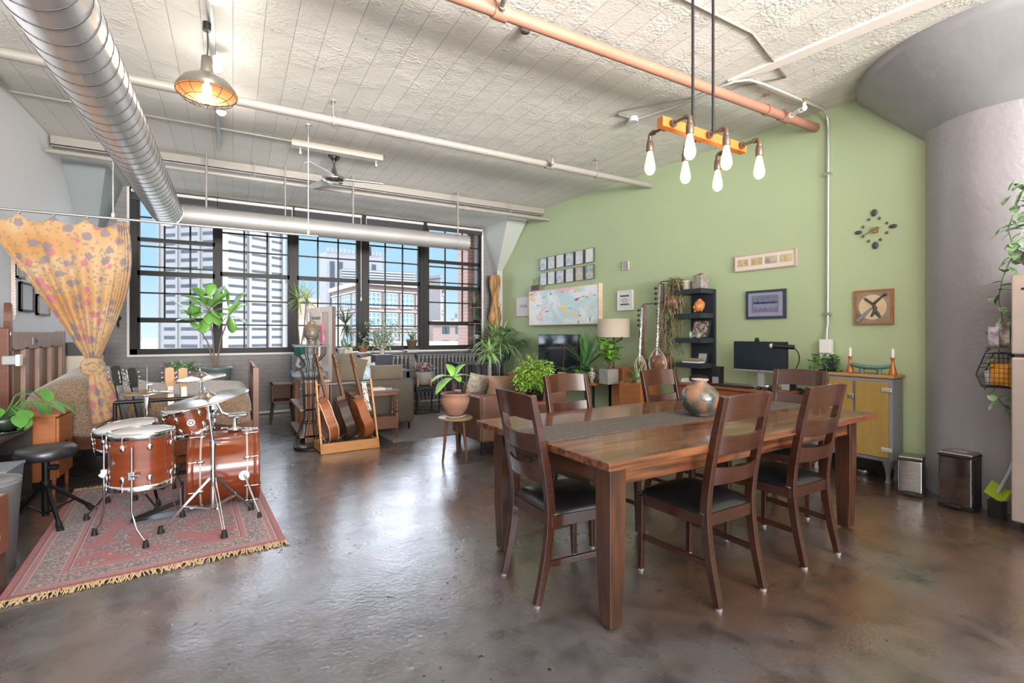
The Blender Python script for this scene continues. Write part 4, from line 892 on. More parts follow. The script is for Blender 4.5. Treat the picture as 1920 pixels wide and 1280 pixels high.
# things on it
for u, lab in ((1594, 'copper candlestick with a white candle on the left end of the grey cabinet'), (1674, 'copper candlestick with a white candle on the right end of the grey cabinet')):
    q = at_x(u, 693, 5.16); t = thing('candlestick', lab, 'candlestick', (q.x, q.y, cz1), 0, 'candlesticks on the grey cabinet')
    b = B(); b.lathe([(.001, 0), (.033, 0), (.034, .006), (.016, .09), (.011, .12), (.011, .135), (.018, .15), (.02, .158), (.012, .16)], (q.x, q.y, cz1), n=20); b.out('stem', mat('copper_wood', (.50, .18, .05), .3, .3), t)
    b = B(); b.cyl((q.x, q.y, cz1+.155), (q.x, q.y, cz1+.235), .0125, n=14); b.cyl((q.x, q.y, cz1+.235), (q.x, q.y, cz1+.25), .002, n=5); b.out('candle', mat('candle_wax', (.85, .84, .80), .4), t)
q = at_x(1632, 690, 5.14); t = thing('footed_dish', 'long turquoise glazed dish on little feet between the candlesticks', 'dish', (q.x, q.y, cz1))
b = B(); M = Matrix.Translation((q.x, q.y, cz1)) @ Matrix.Rotation(-GANG, 4, 'Z'); n_ = 20; vs = []; fs = []
for j in range(n_+1):
    u = j/n_*2-1
    for k in range(7):
        a = k/6*2-1; wd = .06*(1-u*u*.55); vs.append((a*wd, u*.155, .045+.028*abs(a)**2+.022*u*u))
for j in range(n_):
    for k in range(6): a = j*7+k; fs.append((a, a+1, a+8, a+7))
b.add(vs, fs, True, M=M); b.out('bowl', mat('turquoise_glaze', (.07, .22, .22), .25, 0, (.20, .30, .24), 24, bump=.3, bscale=80, coat=.5), t, solid=.012)
b = B()
for u in (-.07, .07): b.cyl(M @ V((0, u, 0)), M @ V((0, u, .05)), .018, .024, n=10)
b.out('foot', mat('turquoise_glaze', (.1, .2, .2)), t)
# ---------------------------------------------------------------- desk
dy0, dy1, ddep = 4.30, 3.00, .50
t = wthing('desk', 'long reddish wooden desk against the green wall under the monitor', 'desk', (dy0+dy1)/2, 0)
dwood = mat('reddish_desk_wood', (.30, .10, .05), .32, 0, (.20, .06, .03), 5, stretch=(8, .8, 8), coat=.2)
b = B(); wbox(b, dy0, dy1, .725, .755, .004, ddep); b.out('desktop', dwood, t, bevel=.004)
b = B(); wbox(b, dy0-.03, dy1+.03, .64, .725, .02, ddep-.03); b.out('apron', dwood, t)
for y in (dy0-.05, dy1+.05):
    for dd in (.04, ddep-.06): b = B(); wbox(b, y+.025, y-.025, 0, .64, dd-.02, dd+.03); b.out('leg', dwood, t)
def dn(y, off, z=.755): return wp(y, z, off)
# monitor
my0, my1 = 3.66, 3.06; moff = .24; t = thing('computer_monitor', 'wide black computer monitor, switched off, on the desk', 'monitor', tuple(dn((my0+my1)/2, moff)), -GANG)
mz0, mz1 = at_g(1420, 705).z, at_g(1420, 643).z
ym = (my0+my1)/2; pz0 = .93; pz1 = 1.262
b = B(); wbox(b, my0, my1, pz0, pz1, moff-.02, moff+.012); b.out('case', blackpl, t, bevel=.004)
b = B(); wbox(b, my0-.008, my1+.008, pz0+.022, pz1-.008, moff+.0122, moff+.0135); b.out('screen', mat('dark_screen', (.012, .02, .035), .18, spec=.8), t)
b = B(); wbox(b, my0, my1, pz0, pz0+.018, moff+.0122, moff+.015); f = b.out('bezel', mat('silver_bezel', (.45, .46, .48), .35, .6), t)
lettering('logo', 'DELL', .013, blackpl, f, tuple(wp(ym, pz0+.009, moff+.0155)), WR, (0, 0, 1), .0004)
b = B(); wbox(b, ym+.035, ym-.035, .80, 1.08, moff-.05, moff-.02); wbox(b, ym+.10, ym-.10, .757, .770, moff-.12, moff+.07); wbox(b, ym+.03, ym-.03, .77, .82, moff-.05, moff-.02); b.out('stand', mat('silver_stand', (.5, .51, .53), .35, .6), t, bevel=.003)
q = wp(3.39, pz1+.02, moff); t = thing('webcam', 'small black webcam perched on top of the monitor', 'webcam', (q.x, q.y, pz1), -GANG)
b = B(); b.blob(q, (.024, .024, .024), 14, 10); b.out('body', blackpl, t)
b = B(); b.cyl(q+WO*.018, q+WO*.028, .012, n=14); b.out('lens', mat('lens', (.02, .02, .03), .05), t)
b = B(); wbox(b, 3.41, 3.37, pz1, pz1+.008, moff-.015, moff+.018); b.out('clip', blackpl, t)
for y, lab in ((3.86, 'black desk speaker with silver base left of the monitor'), (2.88+.17, 'black desk speaker with silver base right of the monitor')):
    t = thing('desk_speaker', lab, 'speaker', tuple(dn(y, .26)), -GANG, 'pair of desk speakers'); b = B(); wbox(b, y+.045, y-.045, .757, .96, .20, .30); b.out('cabinet', blackpl, t, bevel=.005)
    b = B(); wbox(b, y+.04, y-.04, .76, .84, .30, .304); b.out('front_panel', mat('silver_panel', (.5, .5, .52), .4, .5), t)
b = B(); wbox(b, 3.80, 3.35, .757, .772, .36, .485); t = thing('keyboard', 'black computer keyboard on the front of the desk', 'keyboard', tuple(dn(3.57, .42)), -GANG); b.out('base', blackpl, t, bevel=.003)
b = B(); kc = 0
for r in range(5):
    for k in range(14): y = 3.785-k*.0305; wbox(b, y, y-.026, .772, .777, .372+r*.022, .390+r*.022)
b.out('keys', mat('key_caps', (.03, .03, .033), .5), t)
b = B(); q = dn(3.26, .42, .758); b.blob(q+V((0, 0, .012)), (.045, .028, .018), 14, 8); b.out('computer_mouse', blackpl, None, label='black computer mouse beside the keyboard', cat='mouse')
# desk lamp
q = dn(2.78+.26, .12, .756); t = thing('desk_lamp', 'black gooseneck desk lamp with a cylindrical head in front of the monitor', 'desk lamp', tuple(q), -GANG)
b = B(); b.lathe([(.001, 0), (.06, 0), (.06, .015), (.012, .02), (.012, .02)], q, n=24); b.out('base', blackpl, t)
hq = at_x(1482, 651, 5.02); tip = at_x(1447, 648, 4.93); pl = at_x(1513, 700, q.x); 
b = B(); base = V((q.x, q.y, .77)); b.cyl(base, base+V((0, 0, .20)), .011, n=10); topn = base+V((0, 0, .20)); ctl = at_x(1508, 668, 5.06)
pts = [topn.lerp(ctl, s_).lerp(ctl.lerp(at_x(1488, 651, 5.03), s_), s_) for s_ in [i/12 for i in range(13)]]; b.tube(pts, .005, 6); b.out('gooseneck', black, t)
b = B(); b.cyl(at_x(1490, 651, 5.03), tip, .024, n=18); b.out('lamp_head', black, t, bevel=.004)
b = B(); b.blob(tip, (.025, .025, .025), 14, 8); b.out('end_cap', mat('pale_cap', (.6, .62, .65), .3), t)
for y, off, r, h, lab, nm, m in ((3.02+.17, .40, .035, .05, 'round steel canister on the desk behind the chair', 'steel_canister', steel), (3.10, .44, .04, .045, 'small dark gadget box on the desk behind the end chair', 'gadget_box', blackpl)):
    b = B(); q = dn(y, off, .757); b.lathe([(.001, 0), (r, 0), (r, h), (r*.8, h+.005), (.001, h+.005)], q, n=20); b.out(nm, m, None, label=lab, cat='desk item')
b = B(); q = dn(4.17, .30, .757); b.cbox(q+V((0, 0, .012)), (.22, .20, .022), (0, 0, .3)); b.cbox(q+V((0, 0, .032)), (.19, .18, .016), (0, 0, .1)); b.out('paper_stack', mat('papers', (.66, .64, .60), .7), None, label='stack of papers on the desk below the wall shelf', cat='papers')
# bag on desk end
b = B(); q = dn(4.02, .38, .757); b.blob(q+V((0, 0, .05)), (.10, .13, .055), 18, 10); b.out('black_pouch', mat('black_cloth', (.012, .012, .014), .8), None, label='black cloth pouch on the desk behind the round vase', cat='pouch')
# pot on cabinet
q = at_x(1557, 690, 5.20)
t = thing('trailing_plant', 'trailing pothos in a dark blue square pot on the left end of the grey cabinet', 'potted plant', (q.x, q.y, cz1))
b = B(); b.bar((q.x, q.y, cz1+.012), (q.x, q.y, cz1+.12), .085, .085, (0, 1, 0), .125, .125); b.out('pot', mat('blue_black_pot', (.03, .05, .065), .3), t, bevel=.004)
b = B(); b.cbox((q.x, q.y, cz1+.006), (.15, .15, .012)); b.out('saucer', blackpl, t)
b = B(); b.cbox((q.x, q.y, cz1+.118), (.11, .11, .006)); b.out('soil', soil, t)
b = B(); sb = B(); random.seed(3)
for k in range(9):
    a = rnd(0, 6.28); P0 = q+V((0, 0, .12)); P0.z = cz1+.12; dx, dy = math.cos(a)*.11-.06, math.sin(a)*.11+.03
    ln = rnd(.05, .22) if k > 3 else .45; P1 = V((q.x+dx, q.y+dy, cz1+.16)); 
    if k <= 3: P1 = V((5.10-.06-k*.01, q.y+rnd(-.07, .12), cz1+.10))
    P2 = P1+V((rnd(-.02, .0), rnd(-.03, .03), -ln)); pts = [P0.lerp(P1, i/4) for i in range(4)]+[P1.lerp(P2, i/8) for i in range(9)]; sb.tube(pts, .0022, 4)
    for m_ in pts[3:]: b.leaf(m_, (rnd(-1, .2), rnd(-1, 1), rnd(-.5, .5)), .045, .036, .5, 3); b.leaf(m_, (rnd(-1, .3), rnd(-1, 1), rnd(-.2, .8)), .04, .034, .5, 3)
b.out('foliage', leafg, t); sb.out('stems', leafg, t)
# things under the desk and cabinet
b = B(); q = at_z(1620, 889, .0); b.lathe([(.001, .005), (.07, .005), (.08, 0), (.06, .045), (.064, .05), (.055, .045), (.05, .012), (.001, .012)], (q.x, q.y, 0), n=24); b.out('steel_bowl', steel, None, label='small steel pet bowl on the floor by the cabinet leg', cat='bowl')
# ---------------------------------------------------------------- bins by the column
def bin_(label, p, w_, d_, h_, rz, lidm, front, logo):
    t = thing('pedal_bin', label, 'bin', p, rz, 'steel pedal bins by the column'); M = WM[t.name]
    b = B(); b.box(-w_/2, w_/2, -d_/2, d_/2, .03, h_-.03, M); b.out('shell', front, t, bevel=.012, seg=3)
    b = B(); b.box(-w_/2-.004, w_/2+.004, -d_/2-.004, d_/2+.004, h_-.035, h_-.018, M); b.out('lid_rim', blackpl, t, bevel=.004)
    b = B(); b.box(-w_/2-.003, w_/2+.003, -d_/2-.003, d_/2+.003, 0, .035, M); b.out('base', blackpl, t, bevel=.004)
    b = B(); b.box(-w_/2, w_/2, -d_/2, d_/2, h_-.02, h_, M); b.out('lid', lidm, t, bevel=.008)
    b = B(); b.box(-w_*.22, w_*.22, -d_/2-.045, -d_/2, .018, .032, M); b.out('pedal', blackpl, t, bevel=.004)
    b = B(); b.box(w_/2, w_/2+.002, -d_/2+.02, d_/2-.01, .04, h_-.04, M); b.out('side_panel', blackpl, t)
    o = M @ V((0, -d_/2-.001, h_*.86)); lettering('logo', logo, .018, mat('logo_grey', (.15, .15, .15), .5), t, tuple(o), M.to_3x3() @ V((1, 0, 0)), (0, 0, 1), .0005)
stb = mat('polished_bin_steel', (.36, .33, .31), .12, 1, (.48, .45, .43), 3, stretch=(1, 1, 40))
bA = at_z(1728, 936, 0)
ang = math.atan2(*(at_z(1745, 936, 0)-at_z(1698, 930, 0)).yx)
bin_('smaller steel pedal bin with a warm reflection, next to the cabinet', (4.975, 1.93, 0), .16, .19, .325, math.radians(-74), mat('lid_steel', (.32, .29, .27), .3, .9), stb, 'SEDEC')
bin_('taller steel pedal bin with a round sticker on its lid, beside the fridge', (4.93, 1.60, 0), .205, .20, .43, math.radians(-88), mat('lid_steel', (.3, .3, .3)), stb, '')
b = B(); c_ = V((4.94, 1.60, .431)); b.cyl(c_, c_+V((0, 0, .0015)), .045, n=24); b.out('round_sticker', mat('sticker', (.6, .62, .62), .5, 0, (.1, .12, .12), 60, contrast=.1), None, label='round pale sticker on the lid of the taller bin', cat='sticker')
# ---------------------------------------------------------------- fridge
t = thing('refrigerator', 'beige stainless top-freezer refrigerator cut by the right edge of the picture', 'refrigerator', (5.2, .93, 0))
fm2 = mat('warm_steel', (.52, .44, .39), .32, .55, (.48, .40, .36), 2, stretch=(1, 1, 12)); fdk = mat('fridge_side', (.10, .10, .11), .4)
b = B(); b.box(4.63, 5.10, .50, 1.215, .06, 1.745); b.out('body', fdk, t, bevel=.01)
b = B(); b.box(4.57, 4.627, .505, 1.215, .085, 1.19); d = b.out('door', fm2, t, bevel=.01, seg=3)
b = B(); b.box(4.57, 4.627, .505, 1.215, 1.21, 1.745); d2 = b.out('freezer_door', fm2, t, bevel=.01, seg=3)
for dd, z0, z1 in ((d, .75, 1.15), (d2, 1.25, 1.53)): b = B(); b.tube([(4.57, .58, z0), (4.525, .58, z0+.02), (4.525, .58, z1-.02), (4.57, .58, z1)], .012, 10); b.out('handle', fm2, dd)
b = B(); b.box(4.568, 4.57, 1.12, 1.165, 1.64, 1.655); b.out('badge', blackpl, d2)
for y in (.55, 1.12): b = B(); b.box(4.66, 4.72, y, y+.07, 0, .06); b.out('foot', blackpl, t)
# dustpan
t = thing('dustpan', 'lime green dustpan brush leaning between the tall bin and the fridge', 'dustpan', (4.93, 1.36, 0))
b = B(); b.add([(4.86, 1.44, .17), (4.86, 1.35, .12), (4.95, 1.33, .20), (4.95, 1.42, .25), (4.84, 1.31, .145), (4.90, 1.29, .22)], [(0, 1, 2, 3), (1, 4, 5, 2)]); b.out('pan', mat('lime_plastic', (.35, .48, .03), .4), t, solid=.012)
b = B(); b.tube([(4.90, 1.37, .18), (4.93, 1.31, .36), (4.95, 1.27, .55)], .012, 8); b.out('handle', mat('pale_blue_plastic', (.45, .50, .65), .4), t)
b = B(); b.cbox((4.88, 1.37, .065), (.10, .08, .13)); b.out('bristles', blackpl, t)
# wire basket on the column side
t = thing('wire_basket', 'black wire basket shelf hung beside the fridge, holding snack bags', 'basket', (4.72, 1.30, 1.0))
wr = .0028; b = B()
BX0, BX1 = 4.93, 5.08; ys = (1.50, 1.33)
def P4(z): 
    return z
T0, T1 = 1.252, 1.045; zb3 = .92
a_ = at_x(1851, 662, 4.70); c_ = at_x(1834, 701, 4.70); d_ = at_x(1845, 724, 4.70)
prof = [(a_.y, a_.z), (c_.y, c_.z), (d_.y, d_.z), (1.225, d_.z), (1.225, a_.z)]
for x in (4.66, 4.82): b.tube([(x, y, z) for y, z in prof], wr*1.6, 5, closed=True)
for i in range(5):
    p, q = prof[i], prof[(i+1) % 5]
    if i == 4: continue
    n_ = 6
    for k in range(n_+1): f = k/n_; b.tube([(4.66, p[0]+(q[0]-p[0])*f, p[1]+(q[1]-p[1])*f), (4.82, p[0]+(q[0]-p[0])*f, p[1]+(q[1]-p[1])*f)], wr*.6, 4)
for x in (4.66, 4.82):
    for k in range(1, 7):
        z = d_.z+(a_.z-d_.z)*k/7
        yl = (c_.y+(a_.y-c_.y)*(z-c_.z)/(a_.z-c_.z)) if z > c_.z else (d_.y+(c_.y-d_.y)*(z-d_.z)/(c_.z-d_.z)); b.tube([(x, yl, z), (x, 1.225, z)], wr*.55, 4)
    for k in range(1, 6): y = a_.y+(1.225-a_.y)*k/6; b.tube([(x, y, d_.z), (x, y, a_.z)], wr*.55, 4)
for k in range(1, 5): x = 4.66+.16*k/5; b.tube([(x, c_.y, c_.z), (x, d_.y, d_.z), (x, 1.225, d_.z)], wr*.55, 4)
b.out('wire_frame', black, t)
b = B(); e_ = at_x(1851, 651, 4.68); b.box(4.65, 4.83, 1.225, e_.y, e_.z-.008, e_.z+.004); b.out('shelf_board', mat('dark_board', (.07, .045, .035), .5), t)
def bag(b, c, sz, rz=0): b.pillow(c, sz, (0, 0, rz), 8, .5)
zt = e_.z+.004
b = B(); q = at_x(1863, 640, 4.72); b.pillow((4.72, q.y, zt+.072), (.07, .15, .05), (0, 0, 1.2)); b.out('snack_bag', mat('white_purple_bag', (.62, .58, .62), .3, 0, (.30, .18, .30), 22, contrast=.1), None, label='white and purple snack bag on the board above the wire basket', cat='bag')
b = B(); q = at_x(1880, 640, 4.75); b.pillow((4.75, q.y, zt+.086), (.11, .18, .06), (0, 0, 1.0)); b.out('snack_bag', mat('white_brown_bag', (.60, .56, .50), .3, 0, (.08, .05, .04), 14, contrast=.1), None, label='clear bag of brown food on the board, next to the fridge', cat='bag')
b = B(); q = at_x(1876, 705, 4.74); b.pillow((4.74, q.y, d_.z+.09), (.13, .17, .07), (0, 0, 1.3)); b.out('snack_bag', mat('orange_bag', (.85, .32, .02), .35, 0, (.80, .44, .10), 12, contrast=.1), None, label='orange snack bag inside the wire basket', cat='bag')
b = B(); b.pillow((4.76, q.y+.06, d_.z+.06), (.07, .11, .05), (0, .1, 1.2)); b.out('snack_bag', mat('white_bag', (.62, .62, .62), .35, 0, (.3, .3, .4), 20), None, label='white packet at the left inside the wire basket', cat='bag')
b = B(); b.pillow((4.76, q.y-.05, d_.z+.075), (.06, .12, .05), (0, .1, 1.2)); b.out('snack_bag', mat('blue_white_bag', (.55, .6, .66), .35, 0, (.03, .15, .5), 9), None, label='blue and white packet at the right inside the wire basket', cat='bag')
# variegated vine by the fridge
t = thing('hanging_vine', 'variegated trailing vine hanging above and beside the fridge', 'hanging plant', (4.75, 1.25, 1.75))
b = B(); random.seed(11); sb = B(); vm = mat('variegated_leaf', (.10, .26, .07), .4, 0, (.42, .52, .36), 34, contrast=.12)
path = [(1926, 340), (1905, 385), (1890, 430), (1902, 470), (1880, 520), (1872, 560), (1880, 600), (1872, 640), (1875, 690), (1862, 735), (1893, 775)]
pts = [at_x(u, v, 4.76+.02*(i % 2)) for i, (u, v) in enumerate(path)]
fine = []
for i in range(len(pts)-1): fine += [pts[i].lerp(pts[i+1], k/5) for k in range(5)]
sb.tube(fine, .0032, 5)
for i, p_ in enumerate(fine):
    if random.random() < .85: b.leaf(p_, (rnd(-.6, .1), rnd(-1, 1), rnd(-.9, .2)), rnd(.07, .11), rnd(.05, .075), .5, 5, shape='leaf')
for i in range(34):
    p_ = at_x(rnd(1895, 1955), rnd(335, 500), 4.76); b.leaf(p_, (rnd(-.6, .1), rnd(-1, 1), rnd(-.9, .2)), rnd(.07, .12), rnd(.05, .08), .5, 5)
b.out('foliage', vm, t); sb.out('stems', leafg, t)
b = B(); q = at_x(1924, 480, 4.80); b.pillow(q, (.09, .10, .03), (0, 0, 1.3)); b.out('pot_hanger', mat('pink_sequin', (.55, .10, .16), .4, 0, (.7, .5, .5), 50), t)
# ================================================================ rug and drum kit
RZ = math.radians(4.2)
t = thing('oriental_rug', 'worn red and blue oriental rug with a cream fringe under the drum kit', 'rug', (-.44, 4.48, 0), RZ); M = WM[t.name]; rhx, rhy = .665, 1.04
rm = mat('rug_pile', (.4, .1, .1), .95, sheen=.3); n, L, bs = nodes_of(rm)
tc_ = n.new('ShaderNodeTexCoord'); sx = n.new('ShaderNodeSeparateXYZ'); L.new(tc_.outputs['Object'], sx.inputs[0])
def mth(op, a, c=None, d=None):
    x = n.new('ShaderNodeMath'); x.operation = op
    for i, q in enumerate((a, c, d)):
        if q is None: continue
        if isinstance(q, (int, float)): x.inputs[i].default_value = q
        else: L.new(q, x.inputs[i])
    return x.outputs[0]
dist = mth('MINIMUM', mth('SUBTRACT', rhx, mth('ABSOLUTE', sx.outputs[0])), mth('SUBTRACT', rhy, mth('ABSOLUTE', sx.outputs[1])))
def cramp(f, st, interp='CONSTANT'):
    r = n.new('ShaderNodeValToRGB'); r.color_ramp.interpolation = interp; L.new(f, r.inputs[0]); e = r.color_ramp.elements
    e[0].position = st[0][0]; e[0].color = (*st[0][1], 1); e[1].position = st[1][0]; e[1].color = (*st[1][1], 1)
    for p, c in st[2:]: k = e.new(p); k.color = (*c, 1)
    return r.outputs[0]
red, dred, cream_, navy, rose = (.33, .045, .055), (.17, .02, .03), (.40, .32, .27), (.05, .05, .09), (.34, .09, .11)
base = cramp(mth('MULTIPLY', dist, 2), [(0, red), (.055, dred), (.085, cream_), (.095, rose), (.15, cream_), (.16, (.30, .20, .20)), (.40, cream_), (.41, rose), (.46, dred), (.48, cream_), (.49, red)])
def vor(sc, feat='F1', off=0):
    mp = n.new('ShaderNodeMapping'); L.new(tc_.outputs['Object'], mp.inputs[0]); mp.inputs['Location'].default_value = (off, off, 0)
    v = n.new('ShaderNodeTexVoronoi'); v.inputs['Scale'].default_value = sc; v.feature = feat; L.new(mp.outputs[0], v.inputs[0]); return v
def mixc(f, a, c):
    x = n.new('ShaderNodeMix'); x.data_type = 'RGBA'; L.new(f, x.inputs[0])
    for i, q in ((6, a), (7, c)):
        if isinstance(q, tuple): x.inputs[i].default_value = (*q, 1)
        else: L.new(q, x.inputs[i])
    return x.outputs[2]
def nz_(sc, det=3, di=0):
    x = n.new('ShaderNodeTexNoise'); x.inputs['Scale'].default_value = sc; x.inputs['Detail'].default_value = det; x.inputs['Distortion'].default_value = di; L.new(tc_.outputs['Object'], x.inputs[0]); return x.outputs['Fac']
def stepf(f, a, c): r = n.new('ShaderNodeMapRange'); r.inputs[1].default_value = a; r.inputs[2].default_value = c; L.new(f, r.inputs[0]); return r.outputs[0]
pat = cramp(vor(34).outputs['Distance'], [(0, (.48, .20, .07)), (.22, (.34, .26, .24)), (.38, navy), (.6, (.26, .12, .12)), (.8, (.44, .36, .30))])
inb = mth('MULTIPLY', mth('GREATER_THAN', dist, .085), mth('LESS_THAN', dist, .20))
med = mth('LESS_THAN', mth('ADD', mth('ABSOLUTE', mth('MULTIPLY', sx.outputs[0], 1.6)), mth('ABSOLUTE', mth('MULTIPLY', sx.outputs[1], .62))), .42)
fl_ = mth('MULTIPLY', stepf(nz_(5.5, 3), .47, .50), mth('GREATER_THAN', dist, .25))
pm_ = mth('MULTIPLY', mth('MAXIMUM', mth('MAXIMUM', inb, mth('MULTIPLY', med, .9)), fl_), .85)
col = mixc(pm_, base, pat)
col = mixc(mth('MULTIPLY', stepf(nz_(70, 4, 1), .50, .66), .35), col, (.30, .25, .24))
col = mixc(mth('MULTIPLY', stepf(nz_(2.2, 4), .5, .75), .20), col, (.34, .24, .24))
L.new(col, bs.inputs['Base Color'])
b = B(); b.box(-rhx, rhx, -rhy, rhy, .001, .010, M); b.out('pile', rm, t)
b = B(); random.seed(5)
for s in (-1, 1):
    for k in range(230):
        x = -rhx+.003+(2*rhx)*k/230; y = s*rhy; a = rnd(-.5, .5) if s < 0 else rnd(-.3, .3); ln = rnd(.035, .075)
        p0 = M @ V((x, y, .007)); p1 = M @ V((x+a*.03, y+s*ln*.5, .016+rnd(0, .006))); p2 = M @ V((x+a*.07, y+s*ln, .004)); b.tube([p0, p1, p2], [.0045, .004, .003], 4)
b.out('fringe', mat('cream_fringe', (.62, .47, .28), .9), t, kind='stuff')
cherry = mat('cherry_shell', (.24, .052, .016), .25, 0, (.15, .030, .009), 4, stretch=(1, 1, 7), coat=.7, contrast=.22)
head = mat('drum_head', (.72, .73, .74), .4); dk = mat('dark_drum_head', (.10, .10, .11), .4)
def rotM(c, axis):                                   # frame with local z along axis at c
    x, y, d = basis(axis); return Matrix(((x.x, y.x, d.x, c[0]), (x.y, y.y, d.y, c[1]), (x.z, y.z, d.z, c[2]), (0, 0, 0, 1)))
def drum(t, c, axis, R, h, lugs=8, two=True, a0=0., headm=head, hoopm=chrome, badge=None, long_lug=False):
    """shell centred on c, its axis along axis"""
    M = rotM(c, axis)
    b = B(); b.lathe([(R, -h/2), (R, h/2)], n=48, M=M); b.out('shell', cherry, t)
    for s in (1, -1):
        b = B(); b.lathe([(.001, s*(h/2+.004)), (R-.006, s*(h/2+.004)), (R-.002, s*(h/2-.004))], n=48, M=M); b.out('drum_head', headm if s > 0 else dk if headm is not dk else dk, t)
        b = B(); b.lathe([(R+.002, s*(h/2-.032)), (R+.011, s*(h/2-.028)), (R+.008, s*(h/2-.004)), (R+.010, s*(h/2+.010)), (R+.002, s*(h/2+.012)), (R+.001, s*(h/2-.01))], n=48, M=M); b.out('hoop', hoopm, t)
    for k in range(lugs):
        a = a0+2*PI*k/lugs; ca, sa = math.cos(a), math.sin(a)
        for s in (1, -1):
            b = B(); z = s*(h/2-.075 if h > .25 else h/2-.06)
            b.blob((0, 0, 0), (.016, .011, .026), 10, 6, M=M @ Matrix.Translation((ca*(R+.008), sa*(R+.008), z)) @ Matrix.Rotation(a+PI/2, 4, 'Z'))
            b.cyl(M @ V((ca*(R+.010), sa*(R+.010), z)), M @ V((ca*(R+.010), sa*(R+.010), s*(h/2))), .0035, n=6); b.out('lug', chrome, t)
    if badge is not None:
        ca, sa = math.cos(badge), math.sin(badge); bb = B(); P = M @ V((ca*(R+.0005), sa*(R+.0005), .0)); D = (M.to_3x3() @ V((ca, sa, 0))).normalized()
        bb.cyl(P, P+D*.003, .026, n=20); f = bb.out('badge', chrome, t); bb = B(); bb.cyl(P+D*.003, P+D*.0035, .019, n=20); bb.out('badge_face', mat('badge_dark', (.12, .05, .03), .3), f); bb = B()
        x_, y_, _ = basis(D); q = P+D*.004
        for k in range(3): aa = PI*k/3; bb.bar(q-(x_*math.cos(aa)+y_*math.sin(aa))*.014, q+(x_*math.cos(aa)+y_*math.sin(aa))*.014, .003, .001, D)
        bb.out('badge_mark', chrome, f)
    return M
def rubber(b, p, r=.016, h=.04, d=(0, 0, -1)): p = V(p); b.cyl(p, p-V(d)*-h*-1 if False else p+V((0, 0, h)), r, r*.65, n=10)
rub = mat('rubber_tip', (.012, .012, .012), .6)
# floor tom
c = V((-.53, 4.08, .52)); t = thing('floor_tom', 'large cherry wood floor tom with white head and three chrome legs, nearest drum', 'drum', (c.x, c.y, 0))
drum(t, c, (.0, .0, 1), .178, .35, 8, a0=.35, badge=4.72+PI+.62)
for a, foot in ((math.radians(262), (-.475, 3.80)), (math.radians(190), (-.80, 4.20)), (math.radians(40), (-.32, 4.30))):
    P = V((c.x+math.cos(a)*.196, c.y+math.sin(a)*.196, .47)); F_ = V((*foot, .012))
    b = B(); K = V((P.x, P.y, .22)); b.tube([P+V((0, 0, .16)), P, K, K.lerp(F_, .35)+V((0, 0, -.03)), F_+V((0, 0, .03))], .0065, 8); f = b.out('leg', chrome, t)
    b = B(); b.cyl(F_, F_+V((0, 0, .045)), .019, .012, n=12); b.out('rubber_foot', rub, f)
    b = B(); b.cbox(P+V((0, 0, -.02)), (.035, .035, .05), (0, 0, a)); b.cyl(P+V((math.cos(a)*.01, math.sin(a)*.01, -.02)), P+V((math.cos(a+1.2)*.05, math.sin(a+1.2)*.05, -.02)), .009, n=10); b.out('leg_bracket', chrome, f, bevel=.004)
# snare behind it
c = V((-.70, 4.68, .575)); t = thing('snare_drum', 'shallow wide drum with a tilted white head behind the floor tom', 'drum', (c.x, c.y, 0)); ax = V((-.10, -.10, 1)).normalized()
drum(t, c, ax, .19, .15, 8, a0=.2, badge=4.9)
b = B(); b.cyl((c.x, c.y, .18), (c.x, c.y, .50), .013, n=12)
for k in range(3): a = 2.1*k+.4; b.tube([(c.x, c.y, .48), (c.x+math.cos(a)*.15, c.y+math.sin(a)*.15, .46), (c.x+math.cos(a)*.21, c.y+math.sin(a)*.21, .50)], .008, 6)
b.out('basket', chrome, t)
for k in range(3):
    a = 2.1*k-.6; b = B(); e_ = V((c.x+math.cos(a)*.24, c.y+math.sin(a)*.24, .03)); b.bar((c.x, c.y, .30), e_, .018, .008); b.bar((c.x, c.y, .17), V((c.x, c.y, .30)).lerp(e_, .5), .012, .006); f = b.out('leg', chrome, t)
    b = B(); b.cyl(e_-V((0, 0, .018)), e_+V((0, 0, .025)), .02, .013, n=10); b.out('rubber_foot', rub, f)
# bass drum
c = V((-.057, 4.50, .302)); t = thing('bass_drum', 'cherry wood bass drum lying on its side with chrome spurs on the rug', 'drum', (c.x, c.y, 0))
BR_, BL_ = .282, .45
Mb = drum(t, c, (1, 0, .0), BR_-.004, BL_, 8, a0=.39, headm=dk, hoopm=cherry)
for s in (-1, 1):
    b = B(); b.lathe([(BR_+.001, s*.145), (BR_+.003, s*.151), (BR_+.001, s*.157)], n=56, M=Mb); b.out('inlay_stripe', mat('pale_inlay', (.55, .42, .34), .4), t)
for x, foot in ((c.x+.13, (.17, 4.02)), (c.x+.13, (.20, 4.92))):
    s = -1 if foot[1] < c.y else 1
    P = V((x, c.y+s*.272, .28)); b = B(); b.cyl(P+V((0, -s*.01, 0)), P+V((0, s*.012, 0)), .035, n=20); b.cyl(P, P+V((0, s*.03, 0)), .016, n=12); b.cyl(P+V((0, s*.025, .01)), V((*foot, .03)), .008, n=10); f = b.out('spur', chrome, t)
    b = B(); b.cyl((foot[0], foot[1], .012), (foot[0]-.005, foot[1], .05), .017, .010, n=10); b.out('rubber_foot', rub, f)
